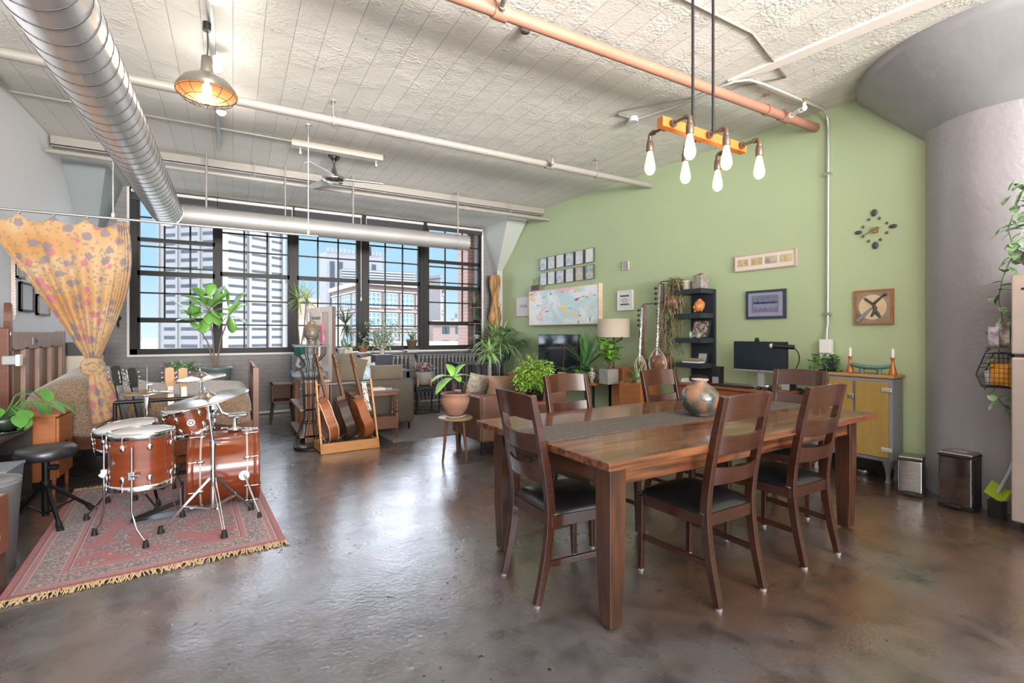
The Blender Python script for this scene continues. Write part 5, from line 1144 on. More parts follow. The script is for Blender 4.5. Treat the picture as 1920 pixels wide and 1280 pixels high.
# tom holder on the bass drum
b = B(); hx_, hy_ = c.x+.07, c.y-.02; b.lathe([(.001, .59), (.052, .586), (.048, .60), (.02, .608), (.016, .62), (.016, .69)], (hx_, hy_, 0), n=20); b.cyl((hx_-.04, hy_, .70), (hx_+.07, hy_-.02, .705), .024, n=16); b.cyl((hx_+.06, hy_-.02, .705), (hx_+.085, hy_-.025, .706), .019, n=16)
b.cyl((hx_-.05, hy_-.01, .605), (hx_-.09, hy_-.03, .61), .007, n=8); b.tube([(hx_-.03, hy_, .70), (hx_-.09, hy_, .73), (hx_-.12, hy_+.01, .80)], .011, 8); b.out('tom_holder', chrome, t, bevel=0)
# rack tom
c2_ = V((-.30, 4.62, .685)); ax = V((-.30, -.16, 1)).normalized(); t = thing('rack_tom', 'small cherry wood tom with a round badge mounted above the bass drum, tilted left', 'drum', (c2_.x, c2_.y, 0))
x_, y_, d_ = basis(ax); mb = math.atan2(y_.dot(V((.1, -1, 0))), x_.dot(V((.1, -1, 0))))
drum(t, c2_, ax, .148, .215, 6, a0=mb+.5, badge=mb)
b = B(); b.cyl((c2_.x+.16, c2_.y-.02, .70), (c2_.x+.20, c2_.y-.03, .77), .012, n=10); b.cbox((c2_.x+.175, c2_.y-.02, .76), (.05, .05, .04)); b.cyl((c2_.x+.17, c2_.y, .58), (c2_.x+.17, c2_.y, .62), .01); b.out('mount', chrome, t, bevel=.005)
cym = mat('cymbal_bronze', (.50, .42, .34), .22, 1, (.56, .50, .44), 2, stretch=(1, 1, 1)); cymd = mat('cymbal_under', (.42, .34, .30), .3, .9)
def cymbal(name, label, c, axis, R, bell=.055, cat='cymbal', up=.05):
    t = thing(name, label, cat, tuple(c)); M = rotM(c, axis)
    b = B(); prof = [(.006, up), (bell*.5, up*.96), (bell*.85, up*.62), (bell, up*.42)]+[(bell+(R-bell)*k/8, up*.40*(1-(k/8)**1.25)) for k in range(1, 9)]
    b.lathe(prof+[(R, -.0015)]+[(r, h-.002) for r, h in prof[::-1]], n=56, M=M); b.out('plate', cym, t)
    b = B(); P = V(c); A = V(axis).normalized(); b.cyl(P+A*up, P+A*(up+.012), .016, n=12); b.cyl(P+A*(up+.012), P+A*(up+.045), .004, n=8); b.out('felt_washer', mat('felt', (.2, .19, .18), .9), t)
    b = B(); x, y, _ = basis(A); b.cyl(P+A*(up+.02), P+A*(up+.035), .008, n=10); b.cyl(P+A*(up+.027)-x*.02, P+A*(up+.027)+x*.02, .006, n=8); b.out('wing_nut', chrome, t)
    return t
def cstand(name, label, base, top, spread, feet, tilt=None, zc=.30):
    t = thing(name, label, 'stand', (base[0], base[1], 0)); bx, by = base
    b = B(); b.cyl((bx, by, .10), (bx, by, .58), .0145, n=14); b.out('lower_tube', chrome, t)
    mids = V((bx, by, .58)).lerp(V(top), .0); b = B(); b.cyl((bx, by, .56), (bx, by, .60), .021, n=14); b.cyl((bx, by, .58), (bx+.045, by-.02, .585), .007, n=8); b.cyl((bx, by, .58), top, .010, n=12); b.out('upper_tube', chrome, t)
    b = B(); m = V((bx, by, .58)).lerp(V(top), .62); b.cyl(m-V((0, 0, .02)), m+V((0, 0, .02)), .018, n=12); b.cyl(m, m+V((.05, -.015, .01)), .006, n=8); b.blob(m+V((.05, -.015, .01)), .011, 8, 6); b.cyl(V(top)-V((0, 0, .03)), V(top)-V((0, 0, .0)), .016, n=12); b.out('clamp', chrome, t)
    for f_ in feet:
        F_ = V((*f_, .03)); s = (F_-V((bx, by, F_.z))).normalized(); K = V((bx, by, zc)); q = s.cross(V((0, 0, 1)))*.011
        b = B()
        for k in (-1, 1): b.bar(K+q*k+s*.02, F_+q*k*.5, .005, .013)
        for k in (-1, 1): b.bar(V((bx, by, .13))+q*k+s*.015, K.lerp(F_, .55)+q*k, .004, .010)
        f = b.out('leg', chrome, t); b = B(); b.cyl(F_-V((0, 0, .018)), F_+V((0, 0, .03)), .022, .014, n=10); b.out('rubber_foot', rub, f)
    return t
sb_ = (-.122, 4.02); topc = at_d(389, 748, 3.42)
cstand('cymbal_stand', 'chrome double braced cymbal stand in front of the bass drum', sb_, tuple(topc-V((0, 0, .0))), 0, ((-.05, 3.73), (-.42, 4.02), (.12, 4.22)), zc=.34)
cymbal('ride_cymbal', 'large bronze cymbal tilted steeply over the rack tom, nearest cymbal', tuple(topc), (-.20, -.06, 1), .262, .055)
p2 = at_d(377, 708, 4.45); cstand('cymbal_stand', 'chrome cymbal stand behind the bass drum', (p2.x, p2.y+.0), tuple(p2), 0, ((p2.x-.28, p2.y-.1), (p2.x+.3, p2.y+.0), (p2.x, p2.y+.3)))
cymbal('crash_cymbal', 'pale lit cymbal in front of the bed, farthest of the cymbals', tuple(p2), (-.10, -.08, 1), .20)
p3 = at_d(276, 737, 3.98)
t = thing('hi_hat', 'pair of hi-hat cymbals closed on a chrome stand in front of the bed', 'hi-hat', (p3.x, p3.y, 0))
M = rotM(p3, (0, 0, 1)); R = .178
for s in (1, -1):
    b = B(); b.lathe([(.006, s*.03+.004), (.045, s*.024+.004), (.055, s*.012+.004), (R, s*.001), (R, s*.003+.001), (.055, s*.014+.006)], n=48, M=M); b.out('cymbal_plate', cym, t)
b = B(); b.cyl((p3.x, p3.y, .2), (p3.x, p3.y, p3.z-.12), .014, n=12); b.cyl((p3.x, p3.y, p3.z-.12), (p3.x, p3.y, p3.z-.03), .024, n=14); b.out('stand_tube', chrome, t)
b = B(); b.cyl((p3.x, p3.y, p3.z), (p3.x, p3.y, p3.z+.21), .0035, n=8); b.cyl((p3.x, p3.y, p3.z+.03), (p3.x, p3.y, p3.z+.07), .012, n=10); b.cyl((p3.x-.0, p3.y, p3.z+.07), (p3.x+.035, p3.y, p3.z+.075), .009, n=8); b.out('pull_rod', chrome, t)
for k in range(3):
    a = 2.1*k+.9; b = B(); e_ = V((p3.x+math.cos(a)*.26, p3.y+math.sin(a)*.26, .03)); b.bar((p3.x, p3.y, .34), e_, .02, .008); f = b.out('leg', chrome, t); b = B(); b.cyl(e_-V((0, 0, .02)), e_+V((0, 0, .025)), .02, .013, n=10); b.out('rubber_foot', rub, f)
# kick pedal
t = thing('kick_pedal', 'black and chrome kick pedal on the rug beside the bass drum', 'pedal', (-.42, 4.30, 0))
b = B(); b.cbox((-.46, 4.36, .022), (.34, .10, .012), (0, 0, .15)); b.out('base_plate', mat('pedal_blue_steel', (.30, .36, .44), .25, .8), t)
b = B(); b.bar((-.62, 4.32, .035), (-.34, 4.36, .11), .085, .012); b.out('footboard', black, t)
for s in (-1, 1): b = B(); b.cyl((-.33, 4.36+s*.05, .02), (-.33, 4.36+s*.05, .24), .009, n=8); b.out('post', chrome, t)
b = B(); b.cyl((-.33, 4.30, .235), (-.33, 4.42, .235), .009, n=8); b.tube([(-.33, 4.36, .235), (-.36, 4.36, .33), (-.36, 4.36, .37)], .004, 6); b.blob((-.355, 4.36, .37), (.03, .022, .022), 10, 8); b.out('beater', rub, t)
# ---------------------------------------------------------------- throne
sx_, sy_ = -1.155, 4.66
t = thing('drum_stool', 'round black drum stool on a folding tripod at the left edge of the rug', 'stool', (sx_, sy_, 0))
b = B(); b.lathe([(.001, .465), (.15, .465), (.168, .475), (.174, .50), (.171, .530), (.156, .548), (.09, .556), (.001, .557)], (sx_, sy_, 0), n=40); b.out('seat', mat('black_vinyl', (.018, .02, .026), .3, spec=.7), t)
b = B(); b.cyl((sx_, sy_, .06), (sx_, sy_, .46), .022, n=16); b.cyl((sx_, sy_, .28), (sx_, sy_, .31), .032, n=16); b.out('post', black, t)
b = B(); b.cyl((sx_+.02, sy_-.01, .40), (sx_+.07, sy_-.02, .40), .02, n=14); b.out('knob', blackpl, t)
for foot in ((-1.37, 4.80), (-1.02, 4.42), (-.92, 4.83)):
    F_ = V((*foot, .02)); b = B(); K = V((sx_, sy_, .29)); b.cyl(K, F_, .013, n=10); b.bar((sx_, sy_, .075), K.lerp(F_, .6), .022, .008); f = b.out('leg', black, t)
    b = B(); b.cyl(F_-V((0, 0, .02)), F_+(K-F_).normalized()*.06, .022, .017, n=12); b.out('rubber_foot', rub, f)
# ---------------------------------------------------------------- guitars
def guitar_outline(W=.38, Lb=.49, n=22):
    pts = []
    for i in range(n+1):
        u = i/n; z = u*Lb
        w_ = W/2*(math.sin(PI*min(1, max(0, (u*.995+.003)))**.92))**.5
        w_ *= 1-.24*math.exp(-((u-.60)/.13)**2)-.20*(u > .60)*min(1, (u-.60)/.15)
        pts.append((w_, z))
    return pts
def guitar(name, label, M, body, topm, neckm, W=.38, Lb=.49, D=.105, binding=None, group=None, peg=chrome, solid_=False):
    t = thing(name, label, 'guitar', tuple(M.translation), group=group)
    o = guitar_outline(W, Lb); ring = o+[(-x, z) for x, z in o[::-1]]
    b = B(); n_ = len(ring); vs = [(x, -D/2, z) for x, z in ring]+[(x, D/2, z) for x, z in ring]
    b.add(vs, [((i+1) % n_, i, n_+i, n_+(i+1) % n_) for i in range(n_)], True, M=M); b.add([v for v in vs[n_:]], [tuple(range(n_-1, -1, -1))], M=M); b.out('body', body, t)
    b = B(); b.prism([(x*.995, z) for x, z in ring], -D/2-.002, -D/2+.001, M=M); b.out('soundboard', topm, t)
    if binding:
        b = B()
        for y in (-D/2, D/2): b.tube([M @ V((x, y, z)) for x, z in ring], .004, 5, closed=True)
        b.out('binding', binding, t)
    if not solid_:
        b = B(); b.cyl(M @ V((0, -D/2-.004, Lb*.66)), M @ V((0, -D/2-.001, Lb*.66)), .05, n=24); b.out('sound_hole', blackpl, t)
    b = B(); b.box(-.07, .07, -D/2-.014, -D/2, Lb*.30, Lb*.33, M); b.out('bridge', walnut, t)
    b = B(); b.box(-.027, .027, -D/2-.010, -D/2+.016, Lb*.72, Lb+.36, M); b.box(-.03, .03, -D/2, D/2-.02, Lb-.01, Lb+.03, M); b.out('neck', neckm, t, bevel=.004)
    b = B(); b.prism([(-.026, Lb+.35), (.026, Lb+.35), (.037, Lb+.42), (.034, Lb+.53), (0, Lb+.54), (-.034, Lb+.53), (-.037, Lb+.42)], -D/2-.004, -D/2+.012, M=M); b.out('headstock', neckm, t, bevel=.002)
    for s in (-1, 1):
        b = B()
        for k in range(3): z = Lb+.40+.045*k; b.cyl(M @ V((s*.03, -D/2+.004, z)), M @ V((s*.055, -D/2+.004, z)), .004, n=6); b.blob(M @ V((s*.058, -D/2+.004, z)), (.008, .008, .010), 8, 6)
        b.out('tuning_pegs', peg, t)
    b = B()
    for k in range(6): x = -.019+.0076*k; b.tube([M @ V((x, -D/2-.014, Lb*.32)), M @ V((x, -D/2-.013, Lb+.36))], .0009, 4)
    b.out('strings', chrome, t)
    return t
def gM(x, y, z, rz, lean=0, roll=0): return Matrix.Translation((x, y, z)) @ Matrix.Rotation(rz, 4, 'Z') @ Matrix.Rotation(lean, 4, 'X') @ Matrix.Rotation(roll, 4, 'Y')
rosew = mat('guitar_side_red', (.34, .105, .035), .25, 0, (.24, .06, .02), 4, stretch=(1, 1, 8), coat=.7); dside = mat('guitar_side_dark', (.055, .032, .028), .25, 0, (.035, .02, .018), 5, coat=.6)
spruce = mat('spruce_top', (.62, .40, .18), .3, coat=.6); neckw = mat('neck_wood', (.16, .07, .035), .35)
S_ = [(0.905, 5.98), (1.10, 6.0), (1.30, 5.99)]
for k, (x, y, lab, bd, bi) in enumerate(((.955, 5.98, 'acoustic guitar with white edge binding, leftmost in the wooden guitar stand', rosew, mat('cream_binding', (.75, .68, .55), .4)), (1.145, 5.99, 'dark bodied acoustic guitar in the middle of the wooden guitar stand', dside, None), (1.345, 5.98, 'reddish acoustic guitar with dotted edging, rightmost in the wooden guitar stand', rosew, None))):
    guitar('acoustic_guitar', lab, gM(x+.04, y, .105, math.radians(100), math.radians(-13)), bd, spruce if k != 1 else dside, neckw, binding=bi, group='guitars in the wooden stand', peg=brass)
# wooden stand
t = thing('guitar_stand', 'honey coloured wooden guitar stand holding three acoustic guitars', 'guitar stand', (1.15, 5.95, 0))
p0, p1 = V((.862, 5.80, 0)), V((1.50, 5.83, 0))
b = B(); b.bar(p0+V((0, 0, .06)), p1+V((0, 0, .06)), .022, .115); b.bar(p0+V((-.04, .32, .06)), p1+V((-.04, .32, .06)), .022, .10); b.bar(p0+V((.01, 0, .06)), p0+V((-.03, .32, .06)), .022, .10); b.bar(p1+V((-.01, 0, .06)), p1+V((-.05, .32, .06)), .022, .10); b.out('base', oak, t, bevel=.003)
b = B(); b.box(.86, 1.48, 5.83, 6.10, .08, .098); b.out('padded_shelf', mat('grey_felt', (.08, .07, .07), .9), t)
for q, tp in ((p0, V((.835, 6.05, .79))), (p1, V((1.455, 6.05, .80)))): b = B(); b.bar(q+V((-.0, .012, .0)), tp, .022, .042, (0, 1, 0)); b.out('post', oak, t, bevel=.002)
b = B(); b.cyl((.835, 6.045, .755), (1.455, 6.045, .765), .011, n=12); b.out('cross_rod', mat('grey_foam_rod', (.16, .16, .17), .6), t)
b = B(); q = [V((1.36, 5.99, .77)), V((1.38, 5.97, .62)), V((1.40, 5.96, .50)), V((1.43, 5.97, .42))]
vs = []
for p_ in q: vs += [p_+V((-.028, 0, 0)), p_+V((.028, 0, 0)), p_+V((.028, .004, 0)), p_+V((-.028, .004, 0))]
fs = []
for i in range(3): fs += [(4*i+j, 4*i+(j+1) % 4, 4*i+4+(j+1) % 4, 4*i+4+j) for j in range(4)]
b.add(vs, fs); b.out('guitar_strap', mat('floral_strap', (.70, .64, .56), .8, 0, (.12, .10, .09), 55, contrast=.08), None, label='floral patterned guitar strap hanging over the stand rod', cat='strap')
# rack with guitars in front of the bed
t = thing('guitar_rack', 'black metal guitar rack in front of the bed behind the drums', 'guitar rack', (-.55, 5.5, 0))
b = B(); b.cyl((-.90, 5.45, .745), (-.18, 5.50, .745), .017, n=12)
b.out('top_bar', black, t)
for x in (-.90, -.18): b = B(); b.cyl((x, 5.46, .02), (x, 5.46, .745), .016, n=10); b.cyl((x, 5.30, .03), (x, 5.74, .03), .014, n=10); b.out('side_frame', black, t)
b = B(); b.cyl((-.90, 5.36, .16), (-.18, 5.36, .16), .012, n=10); b.cyl((-.90, 5.66, .16), (-.18, 5.66, .16), .012, n=10); b.out('lower_bars', black, t)
bstr = mat('black_guitar', (.015, .015, .018), .2, coat=.8); mapl = mat('maple_neck', (.42, .25, .13), .35)
for u, v, bd, nk, lean, lab in ((233, 682, bstr, bstr, -6, 'black headstock guitar, leftmost in the rack before the bed'), (262, 686, bstr, bstr, -6, 'black headstock guitar just left of the hi-hat rod, in the rack'), (325, 687, dside, mapl, 0, 'pale headstock guitar in the rack, right of the hi-hat'), (350, 688, rosew, mapl, 0, 'pale headstock guitar, rightmost in the rack before the bed')):
    P = at_y(u, v, 5.56); Lb = .40; tot = Lb+.54
    x0 = P.x+math.sin(math.radians(-lean))*tot*.8
    guitar('electric_guitar', lab, gM(x0, 5.48, P.z-tot, math.radians(38 if lean else 20), math.radians(-7), math.radians(lean)), bd, bd, nk, W=.31, Lb=Lb, D=.045, group='guitars in the black rack', solid_=True)
# ================================================================ bed, nightstand, shelf and the left edge
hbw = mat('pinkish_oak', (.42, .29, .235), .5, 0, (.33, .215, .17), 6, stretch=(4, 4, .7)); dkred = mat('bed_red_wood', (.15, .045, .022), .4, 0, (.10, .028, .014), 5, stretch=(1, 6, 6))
HY0, HY1 = 5.98, 7.60
t = thing('bed', 'wooden double bed under a grey brown patterned bedspread by the windows', 'bed', (-.75, 6.8, 0))
b = B(); b.box(-1.80, -1.72, HY0-.02, HY0+.06, 0, 1.40); b.out('headboard_post', dkred, t, bevel=.01)
b = B(); b.box(-1.80, -1.72, HY1-.02, HY1+.06, 0, 1.38); b.out('headboard_post', hbw, t, bevel=.01)
b = B(); b.box(-1.78, -1.725, HY0+.06, HY1-.02, 1.20, 1.365); b.box(-1.78, -1.725, HY0+.06, HY1-.02, .45, .62)
for k in range(5): y = HY0+.06+(HY1-HY0-.08)*k/4; b.box(-1.78, -1.725, max(HY0+.06, y-.05), min(HY1-.02, y+.05), .6, 1.22)
b.out('headboard', hbw, t, bevel=.004)
b = B(); b.box(-1.775, -1.76, HY0+.06, HY1-.02, .6, 1.22); b.out('headboard_panels', mat('headboard_dark_panel', (.26, .15, .11), .5), t)  # panels in a darker brown than the headboard frame
b = B(); b.box(-1.724, -1.715, 6.55, 6.68, 1.24, 1.31); f = b.out('lock_plate', mat('iron_plate', (.2, .2, .21), .4, .6), t); b = B(); b.cyl((-1.716, 6.64, 1.275), (-1.708, 6.64, 1.275), .014, n=12); b.out('keyhole', blackpl, f)
for y in (HY0, HY1): b = B(); b.box(-1.76, .20, y-.0, y+.03, .26, .42); b.out('side_rail', dkred, t, bevel=.004)
for y in (HY0, HY1): b = B(); b.box(.185, .245, y-.03, y+.03, 0, .985); b.cyl((.215, y, .985), (.215, y, .995), .03, n=14); b.out('footboard_post', dkred, t, bevel=.004)
b = B(); b.box(.20, .232, HY0+.03, HY1-.03, .86, .97); b.box(.20, .232, HY0+.03, HY1-.03, .28, .40)
for k in range(9): y = HY0+.12+(HY1-HY0-.24)*k/8; b.box(.205, .228, y-.022, y+.022, .38, .88)
b.out('footboard', dkred, t, bevel=.002)
# bedding: a draped height field
nx, ny = 44, 26; bx0, bx1 = -1.70, .16; vs = []; fs = []
def bedh(x, y):
    u = (x-bx0)/(bx1-bx0); v = (y-HY0)/(HY1-HY0)
    h = .735+.27*math.exp(-((u-.20)/.17)**2)*(.75+.25*math.sin(v*PI))+.028*math.sin(x*5+y*3)*.5
    e = min(1, max(0, min(v, 1-v))/.10); h -= .10*(1-math.sqrt(max(0, 1-(1-e)**2)))
    e2 = min(1, (1-u)/.07); h -= .10*(1-math.sqrt(max(0, 1-(1-e2)**2))); e3 = min(1, u/.08); h -= .25*(1-math.sqrt(max(0, 1-(1-e3)**2)))
    return h
for j in range(ny+1):
    for i in range(nx+1):
        x = bx0+(bx1-bx0)*i/nx; y = HY0-.015+(HY1-HY0+.03)*j/ny; vs.append((x, y, bedh(x, min(HY1, max(HY0, y)))))
for j in range(ny):
    for i in range(nx): a = j*(nx+1)+i; fs.append((a, a+1, a+nx+2, a+nx+1))
base_n = len(vs)
for j, y0 in ((0, HY0-.015), (ny, HY1+.015)):
    s = -1 if j == 0 else 1; st = len(vs)
    for r in range(7):
        for i in range(nx+1):
            x = bx0+(bx1-bx0)*i/nx; zt = bedh(x, min(HY1, max(HY0, y0))); zb = .40+.012*math.sin(i*.9); f_ = r/6
            vs.append((x, y0+s*(.012*math.sin(i*.7+1)*f_+.035*math.sin(f_*PI/2)), zt+(zb-zt)*f_))
    for r in range(6):
        for i in range(nx):
            a = st+r*(nx+1)+i; q = (a, a+nx+1, a+nx+2, a+1); fs.append(q if s < 0 else q[::-1])
st = len(vs)
for r in range(5):
    for j in range(ny+1): y = HY0-.015+(HY1-HY0+.03)*j/ny; zt = bedh(bx1, min(HY1, max(HY0, y))); vs.append((bx1+.012*min(1, r), y, zt+(.45-zt)*r/4))
for r in range(4):
    for j in range(ny): a = st+r*(ny+1)+j; fs.append((a, a+ny+1, a+ny+2, a+1))
b = B(); b.add(vs, fs, True)
bm_ = mat('bedspread_weave', (.30, .21, .14), .9, 0, (.13, .085, .055), 110, contrast=.10, bump=.7, bscale=70, detail=2, sheen=.5)
b.out('bedspread', bm_, None, label='grey brown bedspread with a small woven pattern, draped over the bed', cat='bedspread')
# nightstand
t = thing('nightstand', 'orange wooden nightstand with two drawers beside the bed', 'nightstand', (-1.45, 5.50, 0))
nsw = mat('orange_teak', (.48, .17, .055), .35, 0, (.36, .12, .04), 5, stretch=(1, 1, 6))
q0 = at_z(70, 775, .60)
NX0, NX1, NY0, NY1 = -1.62, -1.27, 5.45, 5.88
b = B(); b.box(NX0, NX1-.02, NY0, NY1, .12, .66); b.box(NX0-.01, NX1+.005, NY0-.01, NY1+.01, .655, .675); b.out('carcass', nsw, t, bevel=.004)
for z0, z1 in ((.39, .64), (.14, .38)):
    b = B(); b.box(NX1-.02, NX1, NY0+.012, NY1-.012, z0, z1); d = b.out('drawer', nsw, t, bevel=.003)
    b = B(); ym = (NY0+NY1)/2; b.box(NX1-.001, NX1+.002, ym-.045, ym+.045, z0-.0 if z0 > .3 else z1-.03, z0+.03 if z0 > .3 else z1); b.out('finger_cutout', mat('dark_cutout', (.05, .02, .01), .6), d)
for x in (NX0+.03, NX1-.04):
    for y in (NY0+.03, NY1-.03): b = B(); b.cyl((x, y, 0), (x, y, .12), .012, .018, n=10); b.out('leg', nsw, t)
# black shelf unit along the left
dsh = mat('dark_shelf_wood', (.035, .026, .028), .45, 0, (.06, .05, .052), 5, stretch=(8, 1, 1))
SX0, SX1, SY0, SY1 = -1.95, -1.42, 4.15, 5.42
t = thing('low_shelf_unit', 'low dark wooden shelf unit at the left edge behind the drum stool', 'shelf unit', (-1.68, 4.8, 0))
for z0, z1, nm in ((.575, .60, 'top_board'), (.36, .38, 'shelf'), (.06, .08, 'shelf')): b = B(); b.box(SX0, SX1, SY0, SY1, z0, z1); b.out(nm, dsh, t)
for y0, y1 in ((SY0, SY0+.025), (SY1-.025, SY1)): b = B(); b.box(SX0, SX1-.005, y0, y1, 0, .575); b.out('side_panel', dsh, t)
b = B(); b.box(SX0, SX0+.01, SY0, SY1, .05, .58); b.out('back_panel', dsh, t)
for k in range(5):
    b = B(); y = 4.55+k*.03; b.box(-1.62, -1.44, y, y+.024, .381, .50+.01*(k % 3)); b.out('record', mat(['pale_book', 'grey_book', 'tan_book'][k % 3], [(.5, .5, .5), (.25, .25, .28), (.4, .33, .25)][k % 3], .6), None, label=['leftmost thin pale box on the middle board of the low dark shelf', 'grey box beside the leftmost pale box on the low dark shelf', 'tan box in the middle of the row on the low dark shelf', 'pale box right of the tan box on the low dark shelf', 'rightmost grey box of the row on the low dark shelf'][k], cat='book', group='pale boxes on the low dark shelf')
# pothos on the shelf
px, py = -1.52, 5.16
t = thing('pothos_plant', 'bright green pothos in a dark round pot on the low dark shelf', 'potted plant', (px, py, .60))
b = B(); b.lathe([(.001, .60), (.13, .60), (.14, .61), (.12, .615)], (px, py, 0), n=24); b.out('saucer', mat('dark_green_glass', (.02, .04, .03), .15), t)
b = B(); b.lathe([(.001, .615), (.07, .615), (.11, .66), (.115, .70), (.10, .72), (.095, .715)], (px, py, 0), n=24); b.out('pot', mat('dark_green_pot', (.03, .05, .035), .3), t)
b = B(); sb = B(); random.seed(21)
for k in range(26):
    a = rnd(0, 6.28); P0 = V((px, py, .70)); ln = rnd(.10, .28); e_ = P0+V((math.cos(a)*ln, math.sin(a)*ln*.9, rnd(-.02, .22)))
    if k < 5: e_ = P0+V((.14+.055*k, .10+rnd(-.05, .12), .10-.01*k))
    mdd = (P0+e_)/2+V((0, 0, .07)); sb.tube([P0, mdd, e_], .003, 5); b.leaf(e_, (e_.x-px+rnd(-.1, .2), e_.y-py-.15, -.15), rnd(.09, .14), rnd(.07, .10), .6, 6, fold=.15)
b.out('foliage', leafg, t); sb.out('stems', leafg, t)
t = thing('slate_clock', 'grey slate plaque on little chrome easel feet at the left edge of the dark shelf', 'slate plaque', (-1.60, 4.88, .60))
b = B(); M = Matrix.Translation((-1.56, 4.86, .60)) @ Matrix.Rotation(math.radians(62), 4, 'Z') @ Matrix.Rotation(math.radians(-14), 4, 'X'); b.prism([(-.12, 0), (.13, 0), (.12, .16), (.05, .30), (-.02, .33), (-.10, .24), (-.13, .10)], -.012, .012, M=M); b.out('slate', mat('slate_stone', (.20, .21, .23), .5, 0, (.30, .32, .34), 12, bump=.3), t, bevel=.004)
b = B(); b.tube([M @ V((-.08, -.02, .05)), M @ V((-.08, -.06, .0)), M @ V((-.08, -.10, .01))], .008, 6); b.tube([M @ V((.08, -.02, .08)), M @ V((.08, -.05, .0)), M @ V((.08, -.10, .01))], .008, 6); b.out('easel_feet', chrome, t)
# bins and crate at the very left
t = thing('storage_bin', 'round grey waste bin at the left edge beside the wooden box drum', 'bin', (-1.24, 3.86, 0))
b = B(); b.lathe([(.001, .0), (.15, .0), (.172, .50), (.178, .52), (.165, .52), (.15, .02)], (-1.24, 3.86, 0), n=32); b.out('body', mat('grey_bin_cloth', (.16, .17, .19), .7), t)
b = B(); b.lathe([(.001, .515), (.172, .515), (.176, .50)], (-1.24, 3.86, 0), n=32); b.out('lid', mat('grey_bin_lid', (.22, .22, .23), .5), t)
t = thing('plastic_tub', 'grey blue plastic tub on the floor by the dark shelf, left edge', 'tub', (-1.30, 4.25, 0))
b = B(); b.bar((-1.30, 4.25, 0), (-1.30, 4.25, .50), .16, .22, (0, 1, 0), .21, .30); b.out('body', mat('blue_grey_plastic', (.20, .23, .29), .35), t, bevel=.01); b = B(); b.box(-1.41, -1.19, 4.09, 4.41, .495, .515); b.out('rim', mat('blue_grey_plastic', (.2, .2, .3)), t, bevel=.006)
cjx, cjy = -.995, 3.35
t = thing('box_drum', 'reddish wooden box drum with an open lower front at the left edge of the picture', 'box drum', (-1.24, 3.45, 0))
P0, P1 = V((-1.04, 3.60, 0)), V((-1.105, 3.17, 0)); dv = (P1-P0).normalized(); nv = V((dv.y, -dv.x, 0)); nv = nv if nv.x < 0 else -nv
def cb(b, s0, s1, d0, d1, z0, z1):
    vs = [P0+dv*s+nv*d+V((0, 0, z)) for z in (z0, z1) for d in (d0, d1) for s in (s0, s1)]; b.add(vs, [(0, 2, 3, 1), (4, 5, 7, 6), (0, 1, 5, 4), (2, 6, 7, 3), (0, 4, 6, 2), (1, 3, 7, 5)])
cjm = mat('box_drum_face', (.22, .085, .045), .4, 0, (.16, .055, .03), 4, stretch=(1, 1, 5)); dbm = mat('box_drum_side', (.08, .04, .03), .5)
b = B(); cb(b, 0, .42, 0, .012, .20, .50); b.out('front_panel', cjm, t)
b = B(); cb(b, 0, .42, .012, .36, .48, .50); b.out('top', mat('box_top_edge', (.45, .30, .18), .5), t)
b = B(); cb(b, 0, .015, .012, .36, 0, .48); b.out('side_panel', dbm, t); b = B(); cb(b, .405, .42, .012, .36, 0, .48); b.out('side_panel', dbm, t)
b = B(); cb(b, .0, .42, .345, .36, 0, .48); cb(b, 0, .42, .0, .36, .0, .015); b.out('back_panel', dbm, t)
b = B(); cb(b, .02, .40, .18, .19, .015, .48); b.out('baffle', dbm, t)
lettering('logo', 'CP', .08, mat('logo_tan', (.45, .28, .12), .5), t, tuple(P0+dv*.12+V((0, 0, .28))-nv*.002), -dv, (0, 0, 1), .0006)
# left wall things
t = thing('hanging_guitar', 'brown electric guitar hanging on the left wall, cut by the picture edge', 'guitar', (-1.80, 6.3, 1.2))
Mg = Matrix.Translation((-1.80, 6.42, 1.27)) @ Matrix.Rotation(math.radians(90), 4, 'Z'); M = Mg
o = guitar_outline(.36, .46); ring = o+[(-x, z) for x, z in o[::-1]]
b = B(); n_ = len(ring); 
M = Matrix.Translation((-1.78, 6.15, 1.17)) @ Matrix.Rotation(math.radians(104), 4, 'Z')
vs = [(x, -.025, z) for x, z in ring]+[(x, .025, z) for x, z in ring]; b.prism(ring, -.025, .025, M=M, sm=False); b.out('body', mat('brown_guitar', (.13, .055, .035), .35, coat=.4), t, bevel=.008)
b = B(); b.box(-.03, .03, -.045, -.02, .30, .98, M); b.prism([(-.03, .97), (.03, .97), (.05, 1.10), (-.04, 1.14)], -.04, -.025, M=M); b.out('neck', neckw, t)
b = B()
for k in range(22): b.box(-.031, .031, -.0475, -.045, .36+k*.027, .363+k*.027, M)
b.out('frets', chrome, t)
t = thing('wall_bracket', 'grey clamp fixture on the left wall below the hanging guitar', 'bracket', (-1.8, 5.9, 1.1)); q = at_y(33, 675, 5.95); b = B(); b.cbox(q+V((-.05, .02, 0)), (.10, .08, .08)); b.out('arm', mat('grey_clamp', (.35, .36, .37), .4), t, bevel=.01); b = B(); b.cbox(q+V((.01, 0, 0)), (.03, .08, .10)); b.out('switch_plate', white, t, bevel=.004)
